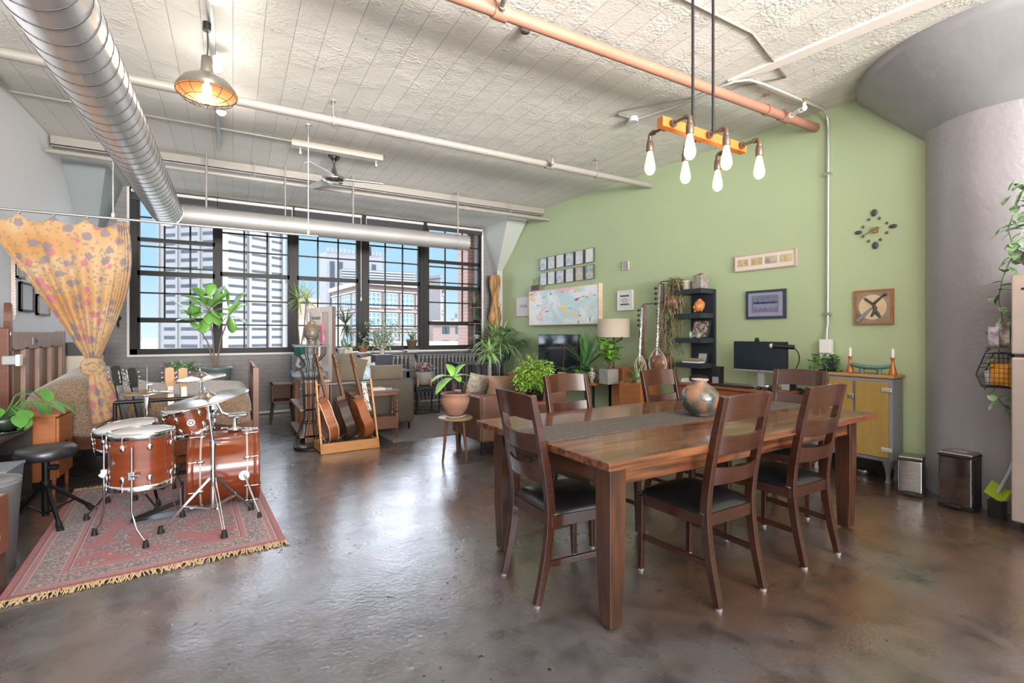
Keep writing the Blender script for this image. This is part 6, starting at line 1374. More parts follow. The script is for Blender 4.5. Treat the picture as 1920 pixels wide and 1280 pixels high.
for u0, u1, v0, v1, lab in ((34, 58, 533, 583, 'dark framed certificate on the left white wall'), (66, 88, 555, 590, 'tan framed picture on the left wall, half behind the curtain'), (26, 40, 480, 520, 'small dark frame on the left wall under the curtain edge')):
    a, c_ = at_x(u0, v1, LW), at_x(u1, v0, LW); t = thing('wall_frame', lab, 'picture', (LW, (a.y+c_.y)/2, a.z)); z0, z1 = min(a.z, c_.z), max(a.z, c_.z); b = B(); b.box(LW+.001, LW+.02, a.y, c_.y, z0, z1); b.out('artwork', mat('white_print', (.62, .63, .66), .4), t); b = B()
    for q in ((a.y, c_.y, z0, z0+.02), (a.y, c_.y, z1-.02, z1), (a.y, a.y+.02, z0, z1), (c_.y-.02, c_.y, z0, z1)): b.box(LW+.001, LW+.03, *q)
    b.out('frame', mat('frame_black', (.02, .02, .025), .4) if u0 == 34 else mat('frame_tan', (.3, .24, .15), .5), t)
b = B(); q = at_y(222, 600, BY-.02); b.tube([q+V((0, 0, .03)), q+V((0, -.03, .01)), q+V((0, -.035, -.05)), q+V((0, -.01, -.10))], .012, 8); b.blob(q+V((0, -.01, .03)), (.035, .02, .04), 12, 8); b.out('wall_hook', black, None, label='black iron hook on the brick wall right of the curtain', cat='hook')
t = thing('bedside_box', 'cream box shelf with a dark top beyond the bed pillows', 'box', (-1.6, 7.9, 0)); b = B(); b.box(-1.75, -1.45, 7.75, 8.1, 0, 1.08); b.out('body', mat('cream_box', (.55, .50, .40), .6), t); b = B(); b.box(-1.76, -1.44, 7.74, 8.11, 1.08, 1.24); b.out('top', blackpl, t)
# ---------------------------------------------------------------- curtain
t = thing('floral_curtain', 'ochre floral curtain gathered in a big knot, hanging from the rod at left', 'curtain', (-1.3, RY, 1.0))
cm_ = mat('floral_cloth', (.80, .46, .16), .8, sheen=.3); n, L, bs = nodes_of(cm_); tc_ = n.new('ShaderNodeTexCoord')
bs.inputs['Subsurface Weight'].default_value = 0
x0c = mixc(stepf(nz_(2.4, 3), .42, .6), (.53, .28, .10), (.57, .40, .24)); v1 = vor(10)
x0c = mixc(mth('MULTIPLY', stepf(mth('MULTIPLY_ADD', nz_(24, 3, 1), .5, v1.outputs['Distance']), .66, .57), .75), x0c, mixc(stepf(vor(10).outputs['Color'], .45, .5), (.50, .13, .22), (.20, .18, .26)))
x0c = mixc(mth('MULTIPLY', stepf(mth('MULTIPLY_ADD', nz_(40, 3, 2), .6, vor(27, off=3.3).outputs['Distance']), .64, .57), .7), x0c, (.26, .24, .15))
L.new(x0c, bs.inputs['Base Color'])
tr_ = n.new('ShaderNodeBsdfTranslucent'); L.new(x0c, tr_.inputs[0]); ms = n.new('ShaderNodeMixShader'); ms.inputs[0].default_value = .38; out = [q for q in n if q.type == 'OUTPUT_MATERIAL'][0]; L.new(bs.outputs[0], ms.inputs[1]); L.new(tr_.outputs[0], ms.inputs[2]); L.new(ms.outputs[0], out.inputs[0])
NU, NV = 150, 40; b = B(); vs = []; kn = at_y(174, 672, 5.74)
xl, xr = LW+.03, at_y(236, 415, RY).x
rings = [0, .155, .31, .47, .62, .78]
def topx(s): return xl+(xr-xl)*(s/.70) if s < .70*.94 else xl+(xr-xl)*(.94+.08*(s-.658)/.342)
for j in range(NV+1):
    v = j/NV
    for i in range(NU+1):
        s = i/NU; X = topx(s); sc = abs(math.sin(s/.155*PI*.94)) if s < .66 else 0
        z0 = 2.385-.065*sc
        e = v**1.15; side = (s-.5)
        kx = kn.x+side*.10; 
        bulge = .12*math.sin(PI*min(1, v))**1*(max(0, side)*1.6)
        x = X+(kx-X)*e+bulge; fold = .012+.03*v*(1-v)*2
        y = RY-.03-(RY-.03-kn.y)*v+fold*math.sin(s*2*PI*(6 if s < .66 else 15))*(.4+1.2*min(1, v*1.6))*(1-.5*v)+(.02*math.sin(s*90) if s > .66 else 0)
        z = z0+(kn.z-z0)*(v*(1-.06*math.sin(PI*v)*(side*2)**2)) if True else 0
        vs.append((x, y, z))
fs = [(j*(NU+1)+i, j*(NU+1)+i+1, (j+1)*(NU+1)+i+1, (j+1)*(NU+1)+i) for j in range(NV) for i in range(NU)]
b.add(vs, fs, True); b.out('cloth', cm_, t, solid=.003)
b = B(); vs = []; NU2, NV2 = 60, 16
for j in range(NV2+1):
    v = j/NV2
    for i in range(NU2+1):
        s = i/NU2*2*PI; r = .045+.085*v**.8; r2 = r*(1+.22*math.sin(s*7)+.08*math.sin(s*3+1))
        vs.append((kn.x+.02+.10*v+r2*math.cos(s)*.95, kn.y+r2*math.sin(s)*.5, kn.z-.10-.46*v-.03*math.sin(s*2)*v))
fs = [(j*(NU2+1)+i, j*(NU2+1)+i+1, (j+1)*(NU2+1)+i+1, (j+1)*(NU2+1)+i) for j in range(NV2) for i in range(NU2)]
b.add(vs, fs, True); b.out('tail', cm_, t, solid=.003)
b = B(); random.seed(9)
for k in range(7):
    a = k*.45; R = .052+.008*(k % 2); c_ = kn+V((0, 0, -.075)); u1 = V((math.cos(a), .35*math.sin(a*2), math.sin(a)*.8)).normalized(); u2 = u1.cross(V((.2, 1, .1))).normalized()
    b.tube([c_+u1*math.cos(q)*R+u2*math.sin(q)*R*1.15+V((0, .02*math.sin(q*2), 0)) for q in [2*PI*m_/18 for m_ in range(18)]], .026, 8, closed=True)
b.blob(kn+V((0, 0, -.075)), .06, 14, 10); b.out('knot', cm_, t)
for i in range(12):
    b = B(); s = (0.005, .165, .33, .495, .66, .70, .75, .80, .85, .90, .95, .995)[i]; x = topx(s); b.tube([(x+.0, RY+.014*math.cos(q), 2.405+.022*math.sin(q)) for q in [2*PI*m_/12 for m_ in range(12)]], .0022, 5, closed=True); b.out('hanging_ring', chrome, t)
# ================================================================ middle of the room
def blades(b, c, n, L, W, el=(.3, 1.2), droop=.6, seed=0, jit=.0, shape='blade', seg=6, fold=.25, upz=0):
    random.seed(seed)
    for k in range(n):
        a = 2.39996*k+rnd(-.3, .3); e = rnd(*el); l = L*rnd(.75, 1.05)
        b.leaf(V(c)+V((rnd(-jit, jit), rnd(-jit, jit), upz*k/n)), (math.cos(a)*math.cos(e), math.sin(a)*math.cos(e), math.sin(e)), l, W, droop*rnd(.7, 1.2), seg, shape=shape, fold=fold)
def pot_lathe(name, c, prof, m, t, n=28, rib=None):
    b = B(); b.lathe(prof, c, n=n, rib=rib); return b.out(name, m, t)
def simple_pot(c, r, h, m, t, r2=None):
    r2 = r2 or r*.75
    pot_lathe('pot', c, [(.001, 0), (r2, 0), (r*.97, h*.86), (r*1.04, h*.87), (r*1.05, h), (r*.93, h), (r*.9, h*.86), (.001, h*.84)], m, t)
    b = B(); b.lathe([(.001, h*.88), (r*.9, h*.88)], c, n=20); b.out('soil', soil, t)
# tall screen with a sign
scw = mat('screen_white', (.62, .55, .53), .55); scd = mat('screen_dark', (.10, .07, .06), .5)
t = thing('room_divider', 'tall white panelled screen with a paper sign standing behind the Buddha head', 'screen', (.98, 6.95, 0))
A0, A1 = V((.90, 7.35, 0)), V((1.13, 6.62, 0)); H0 = 1.70
dv = (A1-A0).normalized()
def scbar(b, s0, s1, z0, z1, th=.035): b.bar(A0.lerp(A1, (s0+s1)/2)+V((0, 0, z0)), A0.lerp(A1, (s0+s1)/2)+V((0, 0, z1)), (A1-A0).length*(s1-s0), th, (dv.y, -dv.x, 0))
L_ = (A1-A0).length
def scb(b, s0, s1, z0, z1, d0=-.018, d1=.018):
    nv = V((dv.y, -dv.x, 0)); vs = [A0+dv*s+nv*d+V((0, 0, z)) for z in (z0, z1) for d in (d0, d1) for s in (s0, s1)]; b.add(vs, [(0, 2, 3, 1), (4, 5, 7, 6), (0, 1, 5, 4), (2, 6, 7, 3), (0, 4, 6, 2), (1, 3, 7, 5)])
b = B()
for s0, s1 in ((0, .07), (L_*.48-.02, L_*.48+.02), (L_-.12, L_)): scb(b, s0, s1, 0, H0)
for z0, z1 in ((H0-.07, H0), (.85, .93), (0, .12)): scb(b, 0, L_, z0, z1, -.016, .016)
b.out('frame', scw, t, bevel=.004)
b = B(); scb(b, .07, L_-.12, .12, H0-.07, -.006, .006); b.out('panel', mat('screen_panel', (.50, .43, .41), .6), t)
b = B(); scb(b, L_*.48+.02, L_*.48+.032, .12, H0-.07, -.019, .0); scb(b, .07, .082, .12, H0-.07, -.019, 0); scb(b, L_-.006, L_+.004, 0, H0, -.02, .02); b.out('moulding', scd, t)
b = B(); scb(b, .16, .46, 1.46, 1.64, .02, .024); f = b.out('sign', mat('sign_paper', (.60, .58, .56), .6), t)
nv = V((dv.y, -dv.x, 0)); 
lettering('lettering', 'Namaste', .075, blk, f, tuple(A0+dv*.31+nv*.026+V((0, 0, 1.56))), dv, (0, 0, 1), .0006)
b = B(); vs = []; 
c_ = A0+dv*.50+nv*.03
for j in range(9):
    for i in range(7): vs.append(c_+dv*(-.05+.10*i/6)*(1-.3*j/8)+nv*(.012*math.sin(i*2+j))+V((0, 0, 1.48-.30*j/8)))
b.add(vs, [(j*7+i, j*7+i+1, j*7+i+8, j*7+i+7) for j in range(8) for i in range(6)], True); b.out('pink_cloth', mat('pink_cloth', (.62, .12, .30), .8, 0, (.72, .35, .45), 20), None, solid=.003, label='bright pink cloth hanging on the tall screen beside the Buddha head', cat='cloth')
# wire plant stand with a Buddha head
wx_, wy_ = .80, 6.22
t = thing('iron_wire_stand', 'tall black iron stand of curved wires carrying the Buddha head', 'stand', (wx_, wy_, 0))
b = B(); b.box(wx_-.19, wx_+.19, wy_-.15, wy_+.15, 1.195, 1.212); b.out('top_plate', black, t)
b = B()
for k in range(10):
    a = 2*PI*k/10; ca, sa = math.cos(a), math.sin(a); pr = [(.17, 1.195), (.165, 1.10), (.10, 1.03), (.075, .98), (.13, .93), (.10, .86), (.085, .6), (.075, .38), (.10, .30), (.17, .12), (.18, .03)]
    b.tube([(wx_+r*ca, wy_+r*sa*.8, z) for r, z in pr], .0055, 5)
b.out('curved_wires', black, t)
for z, r in ((.30, .10), (.62, .085)): b = B(); b.tube([(wx_+r*math.cos(2*PI*k/24), wy_+r*.8*math.sin(2*PI*k/24), z) for k in range(24)], .006, 5, closed=True); b.out('ring', black, t)
b = B(); b.lathe([(.001, .0), (.19, .0), (.19, .02), (.001, .022)], (wx_, wy_, 0), n=30); b.out('base_ring', black, t)
def buddha_head(name, label, c, s, m, rz=0, hair=None, neck=True):
    t = thing(name, label, 'Buddha head', tuple(c)); M = Matrix.Translation(V(c)) @ Matrix.Rotation(rz, 4, 'Z') @ Matrix.Scale(s, 4)
    # local: face toward -y, height 1 from neck bottom
    def fn(p):
        k = 1.0
        if p.z < -.1: k *= 1-.20*(-p.z-.1)
        k += .05*max(0, -p.y)*math.exp(-((p.z+.85)/.25)**2)
        return k
    b = B(); b.blob((0, 0, .46), (.30, .32, .36), 28, 20, M=M, fn=fn)
    if neck: b.lathe([(.20, .0), (.17, .06), (.155, .14), (.17, .24)], (0, .03, 0), n=20, M=M)
    b.blob((0, -.335, .44), (.038, .05, .09), 10, 8, M=M); b.blob((0, -.345, .385), (.055, .045, .03), 10, 8, M=M)
    b.blob((0, -.315, .30), (.085, .03, .018), 12, 6, M=M); b.blob((0, -.312, .275), (.065, .03, .018), 12, 6, M=M); b.blob((0, -.28, .19), (.09, .06, .06), 12, 8, M=M)
    for q in (-1, 1):
        b.blob((q*.115, -.285, .49), (.07, .03, .025), 12, 6, M=M); b.tube([M @ V((q*(.03+.03*k), -.325+.012*k*k*.5, .545+.02*math.sin(k*.8))) for k in range(5)], .010*s, 5)
        b.blob((q*.30, .0, .43), (.035, .07, .13), 10, 8, M=M); b.blob((q*.285, -.01, .26), (.028, .045, .10), 10, 8, M=M)
    b.out('face', m, t)
    b = B(); b.blob((0, .045, .58), (.305, .30, .28), 26, 12, M=M); b.blob((0, .04, .86), (.14, .14, .11), 16, 10, M=M)
    for j in range(6):
        ph = .35+j*.21; n_ = int(8+22*math.sin(ph))
        for i in range(n_):
            a = 2*PI*(i+.5*(j % 2))/n_; p = V((math.sin(ph)*math.cos(a)*.305, .045+math.sin(ph)*math.sin(a)*.30, .58+math.cos(ph)*.28))
            if p.y < -.02 and p.z < .62: continue
            b.blob(p, .026, 6, 4, M=M)
    b.out('hair', hair or m, t); return t
buddha_head('buddha_head', 'grey bronze Buddha head with curled hair, on top of the black iron stand', (wx_+.01, wy_, 1.212), .30, mat('bronze_grey', (.20, .17, .14), .45, .3, (.13, .11, .10), 12), math.radians(-14), mat('bronze_hair', (.26, .20, .12), .5, .3, (.12, .10, .08), 16))
# hanging dark beads inside / statuette
t = thing('seated_statue', 'blue grey seated Buddha statue on the low bookshelf behind the iron stand', 'statue', (.86, 6.70, .775)); stm = mat('grey_stone', (.16, .18, .20), .55, 0, (.24, .26, .28), 12)
q = V((.84, 6.72, .775)); b = B(); b.blob(q+V((0, 0, .06)), (.17, .12, .06), 18, 10); b.blob(q+V((0, .01, .19)), (.085, .07, .13), 16, 12); b.blob(q+V((0, 0, .27)), (.12, .06, .05), 14, 8)
for s in (-1, 1): b.tube([q+V((s*.11, 0, .27)), q+V((s*.14, -.03, .17)), q+V((s*.05, -.11, .10))], [.032, .028, .02], 8); b.blob(q+V((s*.12, -.04, .05)), (.09, .07, .04), 12, 8)
b.blob(q+V((0, 0, .37)), (.052, .055, .065), 16, 12); b.cyl(q+V((0, 0, .29)), q+V((0, 0, .33)), .03, n=10); b.blob(q+V((0, 0, .44)), (.022, .022, .022), 10, 8); b.out('body', stm, t)
# low bookshelf under the statue
t = thing('low_bookshelf', 'low wooden bookshelf running toward the windows, open on its left side', 'bookshelf', (.93, 7.1, 0))
x0, x1, y0, y1 = .74, 1.06, 6.48, 7.62
shw = mat('shelf_oak', (.30, .12, .045), .4, 0, (.22, .085, .035), 5, stretch=(5, 5, .8)); sht = mat('shelf_top_wood', (.36, .24, .18), .45)
b = B(); b.box(x0-.02, x1, y0-.03, y1+.02, .745, .775); b.out('top', sht, t, bevel=.003)
for z in (.07, .40): b = B(); b.box(x0-.03, x1, y0, y1, z, z+.022); b.out('shelf', sht, t)
for y in (y0, (y0+y1)/2, y1-.03): b = B(); b.box(x0+.03, x1, y, y+.03, 0, .745); b.out('upright', shw, t)
b = B(); b.box(x1-.012, x1, y0, y1, .03, .745); b.out('back', shw, t)
for k in range(9): b = B(); y = 6.56+k*.035+(.10 if k > 4 else 0); zz = .092 if k < 5 else .422; b.box(x0+.02, x0+.20, y, y+.028, zz, zz+.17+.02*(k % 3)); b.out('book', mat('book_%d' % (k % 4), [(.5, .48, .44), (.12, .13, .16), (.35, .30, .26), (.08, .08, .08)][k % 4], .6), None, label=['farthest cream book on the bottom board of the low wooden bookshelf', 'dark blue book on the bottom board of the low wooden bookshelf', 'tan book on the bottom board of the low wooden bookshelf', 'black book on the bottom board of the low wooden bookshelf', 'nearer of the two cream books on the bottom bookshelf board', 'dark blue book on the middle board of the low wooden bookshelf', 'tan book on the middle board of the low wooden bookshelf', 'black book on the middle board of the low wooden bookshelf', 'cream book on the middle board of the low wooden bookshelf'][k], cat='book', group='books in the low wooden bookshelf')
for u, v, lab, m, r, h in ((541, 700, 'blue tin mug on the low bookshelf, left of the statue', mat('blue_tin', (.10, .18, .22), .4), .035, .08), (554, 695, 'carved tan wood piece on the low bookshelf left of the statue', mat('carved_tan', (.40, .22, .12), .7, 0, (.15, .08, .05), 30, contrast=.1, bump=.8), .045, .16)):
    b = B(); q = at_y(u, 705, 7.15); b.lathe([(.001, 0), (r, 0), (r, h), (r*.9, h), (r*.85, .01), (.001, .01)], (q.x+.06, 7.2, .776), n=16); b.out('tin_mug' if 'mug' in lab else 'carved_holder', m, None, label=lab, cat='ornament')
# small splayed side table far left of middle
t = thing('splayed_side_table', 'small dark wooden open box table on splayed legs by the brick wall', 'side table', (.62, 8.2, 0))
b = B(); x0, x1, y0, y1 = .50, .80, 8.05, 8.45
for q in ((x0, x1, y0, y1, .58, .60), (x0, x1, y0, y1, .32, .34), (x0, x0+.015, y0, y1, .32, .60), (x1-.015, x1, y0, y1, .32, .60), (x0, x1, y1-.012, y1, .32, .60)): b.box(*q)
b.out('box', mat('dull_brown_wood', (.10, .05, .03), .7), t)
for x, sx2 in ((x0+.03, -.04), (x1-.03, .04)):
    for y in (y0+.03, y1-.03): b = B(); b.cyl((x, y, .33), (x+sx2, y, 0), .014, .009, n=10); b.out('leg', black, t)
# dracaena in teal pot by the window, fiddle leaf fig, planter box
def trunk_plant(name, label, c, ztop, crowns, potf, L, W, n, m, seed, el=(-.1, 1.3), droop=.5, cat='potted plant', tr=.011, group=None):
    t = thing(name, label, cat, tuple(c), group=group); potf(t)
    b = B(); f = B()
    for i, (dx, dy, h) in enumerate(crowns):
        P = V(c)+V((dx*.2, dy*.2, 0)); Q = V((c[0]+dx, c[1]+dy, h)); mid_ = (P+Q)/2+V((.02*(i-.5), .01, 0)); b.tube([P+V((0, 0, ztop)), mid_, Q], [tr, tr*.9, tr*.8], 8); blades(f, Q, n, L, W, el, droop, seed+i)
    b.out('trunk', bark, t); f.out('foliage', m, t); return t
yg = mat('yellow_green_leaf', (.34, .46, .10), .45, 0, (.12, .26, .05), 7); dv_ = mat('dark_green_leaf', (.05, .115, .035), .4, 0, (.10, .17, .05), 8); md_ = mat('mid_green_leaf', (.09, .22, .06), .4, 0, (.22, .36, .12), 10)
tealp = mat('teal_pot', (.03, .24, .20), .3)
q = at_y(562, 668, 8.75)
t = trunk_plant('dracaena_plant', 'spiky dracaena on bare stems in a teal pot, left of the tall screen', (q.x, 8.75, 1.0), .14, [(-.02, .03, at_y(560, 560, 8.75).z), (.10, -.02, at_y(585, 560, 8.72).z-.02)], lambda t: simple_pot((q.x, 8.75, 1.0), .11, .17, tealp, t), .36, .022, 34, yg, 1, (-.9, 1.4), .5)
t = thing('plant_pedestal', 'dark square pedestal under the teal pot by the brick wall', 'pedestal', (q.x, 8.75, 0)); b = B(); b.box(q.x-.13, q.x+.13, 8.62, 8.88, .62, .995); b.out('upper_box', mat('slate_block', (.07, .07, .08), .5), t, bevel=.004); b = B(); b.box(q.x-.11, q.x+.11, 8.64, 8.86, 0, .62); b.out('lower_box', gbrick, t)
# fiddle leaf fig in grey green pot standing on a stool between bed and window
fx_, fy_ = at_y(405, 690, 8.55).x, 8.55
t = thing('fiddle_leaf_fig', 'large leaved fiddle leaf fig in a grey green glazed pot before the left window', 'potted plant', (fx_, fy_, .58))
pot_lathe('pot', (fx_, fy_, .58), [(.001, 0), (.14, 0), (.20, .12), (.205, .23), (.22, .24), (.22, .27), (.20, .27), (.19, .23), (.001, .22)], mat('grey_green_glaze', (.09, .15, .14), .3, 0, (.20, .22, .21), 3), t, 32)
b = B(); b.lathe([(.001, .235), (.19, .235)], (fx_, fy_, .58), n=20); b.out('soil', soil, t)
b = B(); f = B(); random.seed(4); tips = []
for (u, v, dy) in ((365, 600, .1), (392, 580, 0), (430, 590, -.1)):
    e_ = at_y(u, v, fy_+dy); P = V((fx_+rnd(-.02, .02), fy_, .80)); m1 = P.lerp(e_, .55)+V(((e_.x-fx_)*-.18, 0, 0)); b.tube([P, m1, e_], [.013, .010, .007], 8); tips.append((e_, m1))
for u, v in ((372, 548), (395, 545), (352, 572), (340, 577), (358, 560), (385, 565), (410, 572), (425, 560), (447, 562), (452, 575), (437, 585), (420, 592), (400, 590), (375, 590), (355, 598), (348, 602), (432, 605), (445, 600), (408, 553), (383, 578), (415, 583), (365, 583), (400, 568), (378, 560), (362, 566), (346, 584), (392, 596), (430, 572), (442, 580), (426, 600), (415, 560), (404, 600), (368, 608), (385, 606)):
    e_ = at_y(u, v, fy_+rnd(-.15, .12)); base_ = min((q[0] for q in tips), key=lambda w_: (w_-e_).length); d = e_-base_; b.tube([base_, e_-d*.25], .0035, 5)
    f.leaf(e_-d.normalized()*.10, d+V((0, rnd(-.12, .05), .05)), rnd(.21, .29), rnd(.14, .19), .45, 7, fold=.18, shape='fiddle')
b.out('stems', bark, t); f.out('foliage', mat('fiddle_leaf', (.10, .30, .05), .4, 0, (.22, .44, .10), 5, spec=.6), t, solid=.002)
t = thing('plant_stool', 'small dark stool under the fiddle leaf fig behind the bed', 'stool', (fx_, fy_, 0)); b = B(); b.lathe([(.001, .55), (.19, .55), (.19, .578), (.001, .578)], (fx_, fy_, 0), n=24); b.out('top', walnut, t)
for a in (0.8, 2.37, 3.94, 5.5): b = B(); b.cyl((fx_+.14*math.cos(a), fy_+.14*math.sin(a), 0), (fx_+.13*math.cos(a), fy_+.13*math.sin(a), .55), .014, n=8); b.out('leg', walnut, t)
q0, q1 = at_y(312, 690, 8.6), at_y(384, 690, 8.6)
t = thing('window_planter', 'long dark planter box of small leafy plants behind the bed', 'planter', ((q0.x+q1.x)/2, 8.6, .60)); b = B(); b.box(q0.x+.03, q1.x-.06, 8.5, 8.7, .60, .80); b.out('trough', mat('brown_trough', (.10, .05, .04), .5), t, bevel=.006)
b = B(); random.seed(13)
for k in range(120): x = rnd(q0.x+.0, q1.x-.05); b.leaf((x, 8.6+rnd(-.08, .08), .80+rnd(-.02, .10)), (rnd(-1, 1), rnd(-1, .6), rnd(-.3, 1)), rnd(.06, .12), rnd(.03, .05), .5, 4)
b.out('foliage', mat('small_leaf_green', (.10, .22, .08), .5, 0, (.25, .38, .16), 16), t)
t = thing('planter_bench', 'plain dark bench under the long planter by the window wall', 'bench', ((q0.x+q1.x)/2, 8.6, 0)); b = B(); b.box(q0.x, q1.x-.03, 8.47, 8.73, .56, .597); b.out('seat', walnut, t)
for x in (q0.x+.03, q1.x-.07): b = B(); b.box(x, x+.03, 8.49, 8.71, 0, .56); b.out('leg', walnut, t)
# ---------------------------------------------------------------- loveseat with cushions
olive = mat('olive_tweed', (.115, .10, .08), .9, 0, (.07, .06, .045), 140, contrast=.15, bump=.3, bscale=200)
t = thing('loveseat', 'grey olive tweed loveseat seen from behind, facing the windows', 'sofa', (1.75, 7.1, 0))
b = B(); b.box(1.10, 2.22, 6.66, 6.86, .10, .72); b.out('backrest', olive, t, bevel=.06, seg=4)
b = B(); b.box(2.06, 2.24, 6.84, 7.50, .10, .60); b.out('armrest', olive, t, bevel=.06, seg=4)
b = B(); b.box(1.08, 1.26, 6.84, 7.50, .10, .60); b.out('armrest', olive, t, bevel=.06, seg=4)
b = B(); b.box(1.26, 2.06, 6.84, 7.50, .12, .42); b.out('seat', olive, t, bevel=.05, seg=3)
for x in (1.16, 2.16):
    for y in (6.74, 7.42): b = B(); b.cyl((x, y, 0), (x, y, .11), .014, .02, n=10); b.out('leg', black, t)
cush = mat('brown_tweed_cushion', (.15, .12, .085), .9, 0, (.10, .08, .055), 150, contrast=.12, bump=.3, bscale=220, sheen=.4)
def cushion(lab, c, sz, rot, m, group='cushions on the loveseat'):
    b = B(); b.pillow(c, sz, rot, 12, .42); o = b.out('cushion', m, None, label=lab, cat='cushion', group=group); return o
cushion('long grey brown cushion on the right of the loveseat', (1.90, 6.92, .78), (.48, .26, .16), (-.12, 0, 0), cush)
cushion('large brown cushion leaning at the left of the loveseat', (1.40, 6.94, .83), (.40, .42, .15), (-.1, .25, 0), cush)
cushion('pale cream cushion peeking out above the brown cushions', (1.52, 7.06, .84), (.44, .34, .12), (-.2, -.10, .1), mat('cream_cushion', (.45, .42, .37), .8))
cushion('pale blue patterned cushion between the brown ones', (1.66, 7.0, .80), (.26, .24, .11), (-.2, -.3, 0), mat('blue_pattern_cushion', (.50, .56, .60), .8, 0, (.24, .34, .42), 30, contrast=.1))
# carved console table behind it
cw = mat('carved_brown_wood', (.17, .07, .04), .4, 0, (.10, .04, .022), 6, stretch=(1, 6, 6))
t = thing('carved_console', 'narrow carved dark wood side table with barley twist legs behind the loveseat', 'side table', (1.5, 6.35, 0))
x0, x1, y0, y1 = 1.24, 1.88, 6.24, 6.52
b = B(); b.box(x0, x1, y0, y1, .60, .62); b.box(x0+.03, x1-.03, y0+.02, y1-.02, .555, .60); b.out('top', cw, t, bevel=.004)
b = B(); b.box(x0+.02, x1-.02, y0+.02, y1-.02, .26, .285); b.box(x0+.02, x1-.02, y0+.01, y0+.03, .13, .27); b.out('lower_shelf', cw, t)
for x in (x0+.03, x1-.03):
    for y in (y0+.03, y1-.03):
        b = B(); pr = [(.001, 0), (.018, 0), (.012, .03), (.017, .06), (.012, .09), (.020, .13), (.024, .14), (.024, .32), (.012, .34)]+[(.016+.006*math.sin(k*1.57), .34+k*.0145) for k in range(15)]+[(.022, .56)]
        b.lathe(pr, (x, y, 0), n=12); b.out('leg', cw, t)
b = B(); b.cbox((1.60, 6.38, .636), (.20, .15, .03), (0, 0, .2)); b.out('paperback_book', mat('cream_pages', (.55, .52, .46), .6), None, label='cream book lying on the carved side table', cat='book'); b = B(); b.cbox((1.76, 6.40, .628), (.12, .16, .012), (0, 0, -.3)); b.out('magazine', mat('grey_mag', (.3, .32, .34), .4), None, label='thin grey magazine on the carved side table', cat='magazine')
t = thing('round_tray', 'small round wooden tray with a glass dome beside the stand post', 'tray', (1.42, 6.33, .70)); b = B(); b.lathe([(.001, .70), (.10, .70), (.11, .715), (.10, .712), (.001, .708)], (1.42, 6.33, 0), n=24); b.out('tray', cw, t); b = B(); b.lathe([(.03, .712), (.03, .73), (.015, .745), (.001, .75)], (1.42, 6.33, 0), n=16); b.out('dome', chrome, t); b = B(); b.lathe([(.03, .622), (.012, .64), (.012, .69), (.03, .70)], (1.42, 6.33, 0), n=12); b.out('pedestal', cw, t)
# flat woven rug
b = B(); random.seed(2); rg = mat('jute_stripe_rug', (.30, .26, .25), .95, 0, (.15, .12, .13), 1, wave=(9, .6, 'X'), bump=.4, bscale=120)
Mr = Matrix.Translation((2.9, 6.95, 0)) @ Matrix.Rotation(math.radians(3), 4, 'Z'); b.box(-1.22, 1.15, -.86, .95, .001, .009, Mr); b.out('woven_rug', rg, None, label='flat striped grey brown woven rug in the seating area', cat='rug')
# black side table, black pot with bushy tree
bt = mat('blue_black_paint', (.035, .04, .05), .45)
t = thing('black_side_table', 'black painted side table with a shelf in front of the radiator', 'side table', (2.50, 8.35, 0)); x0, x1, y0, y1 = 2.10, 2.62, 8.15, 8.55
b = B(); b.box(x0-.03, x1+.03, y0-.03, y1+.03, .70, .73); b.out('top', bt, t, bevel=.003); b = B(); b.box(x0, x1, y0, y1, .60, .70); b.box(x0, x1, y0, y1, .18, .20); b.out('frame', bt, t)
for x in (x0, x1-.05):
    for y in (y0, y1-.05): b = B(); b.box(x, x+.05, y, y+.05, 0, .70); b.out('leg', bt, t)
b = B(); b.cyl((2.22, 8.2, .201), (2.22, 8.2, .32), .05, n=16); b.out('candle', mat('cream_candle', (.7, .68, .6), .5), None, label='cream pillar candle on the shelf of the black side table', cat='candle')
px, py = 2.20, 8.35
t = thing('jade_tree', 'bushy silvery green tree with a pale trunk in a square black pot', 'potted plant', (px, py, .73)); b = B(); b.bar((px, py, .73), (px, py, .99), .27, .27, (0, 1, 0), .31, .31); b.out('pot', mat('navy_black_pot', (.025, .028, .045), .3), t, bevel=.006)
b = B(); f = B(); random.seed(17); b.tube([(px, py, .95), (px+.01, py, 1.06), (px, py, 1.14)], [.045, .038, .03], 10)
for k in range(15):
    a = 2*PI*k/15; e_ = V((px+math.cos(a)*rnd(.12, .34), py+math.sin(a)*.25, rnd(1.22, 1.55))); m_ = V((px, py, 1.10)).lerp(e_, .5)+V((0, 0, -.04)); b.tube([(px, py, 1.08), m_, e_], [.016, .010, .004], 6)
    for j in range(42):
        p_ = m_.lerp(e_, rnd(0, 1.1))+V((rnd(-.10, .10), rnd(-.08, .08), rnd(-.10, .08))); f.leaf(p_, (rnd(-1, 1), rnd(-1, 1), rnd(-.4, 1)), rnd(.05, .075), rnd(.022, .034), .2, 3, fold=.1)
b.out('branches', mat('pale_trunk', (.34, .32, .26), .8), t); f.out('foliage', leafs, t)
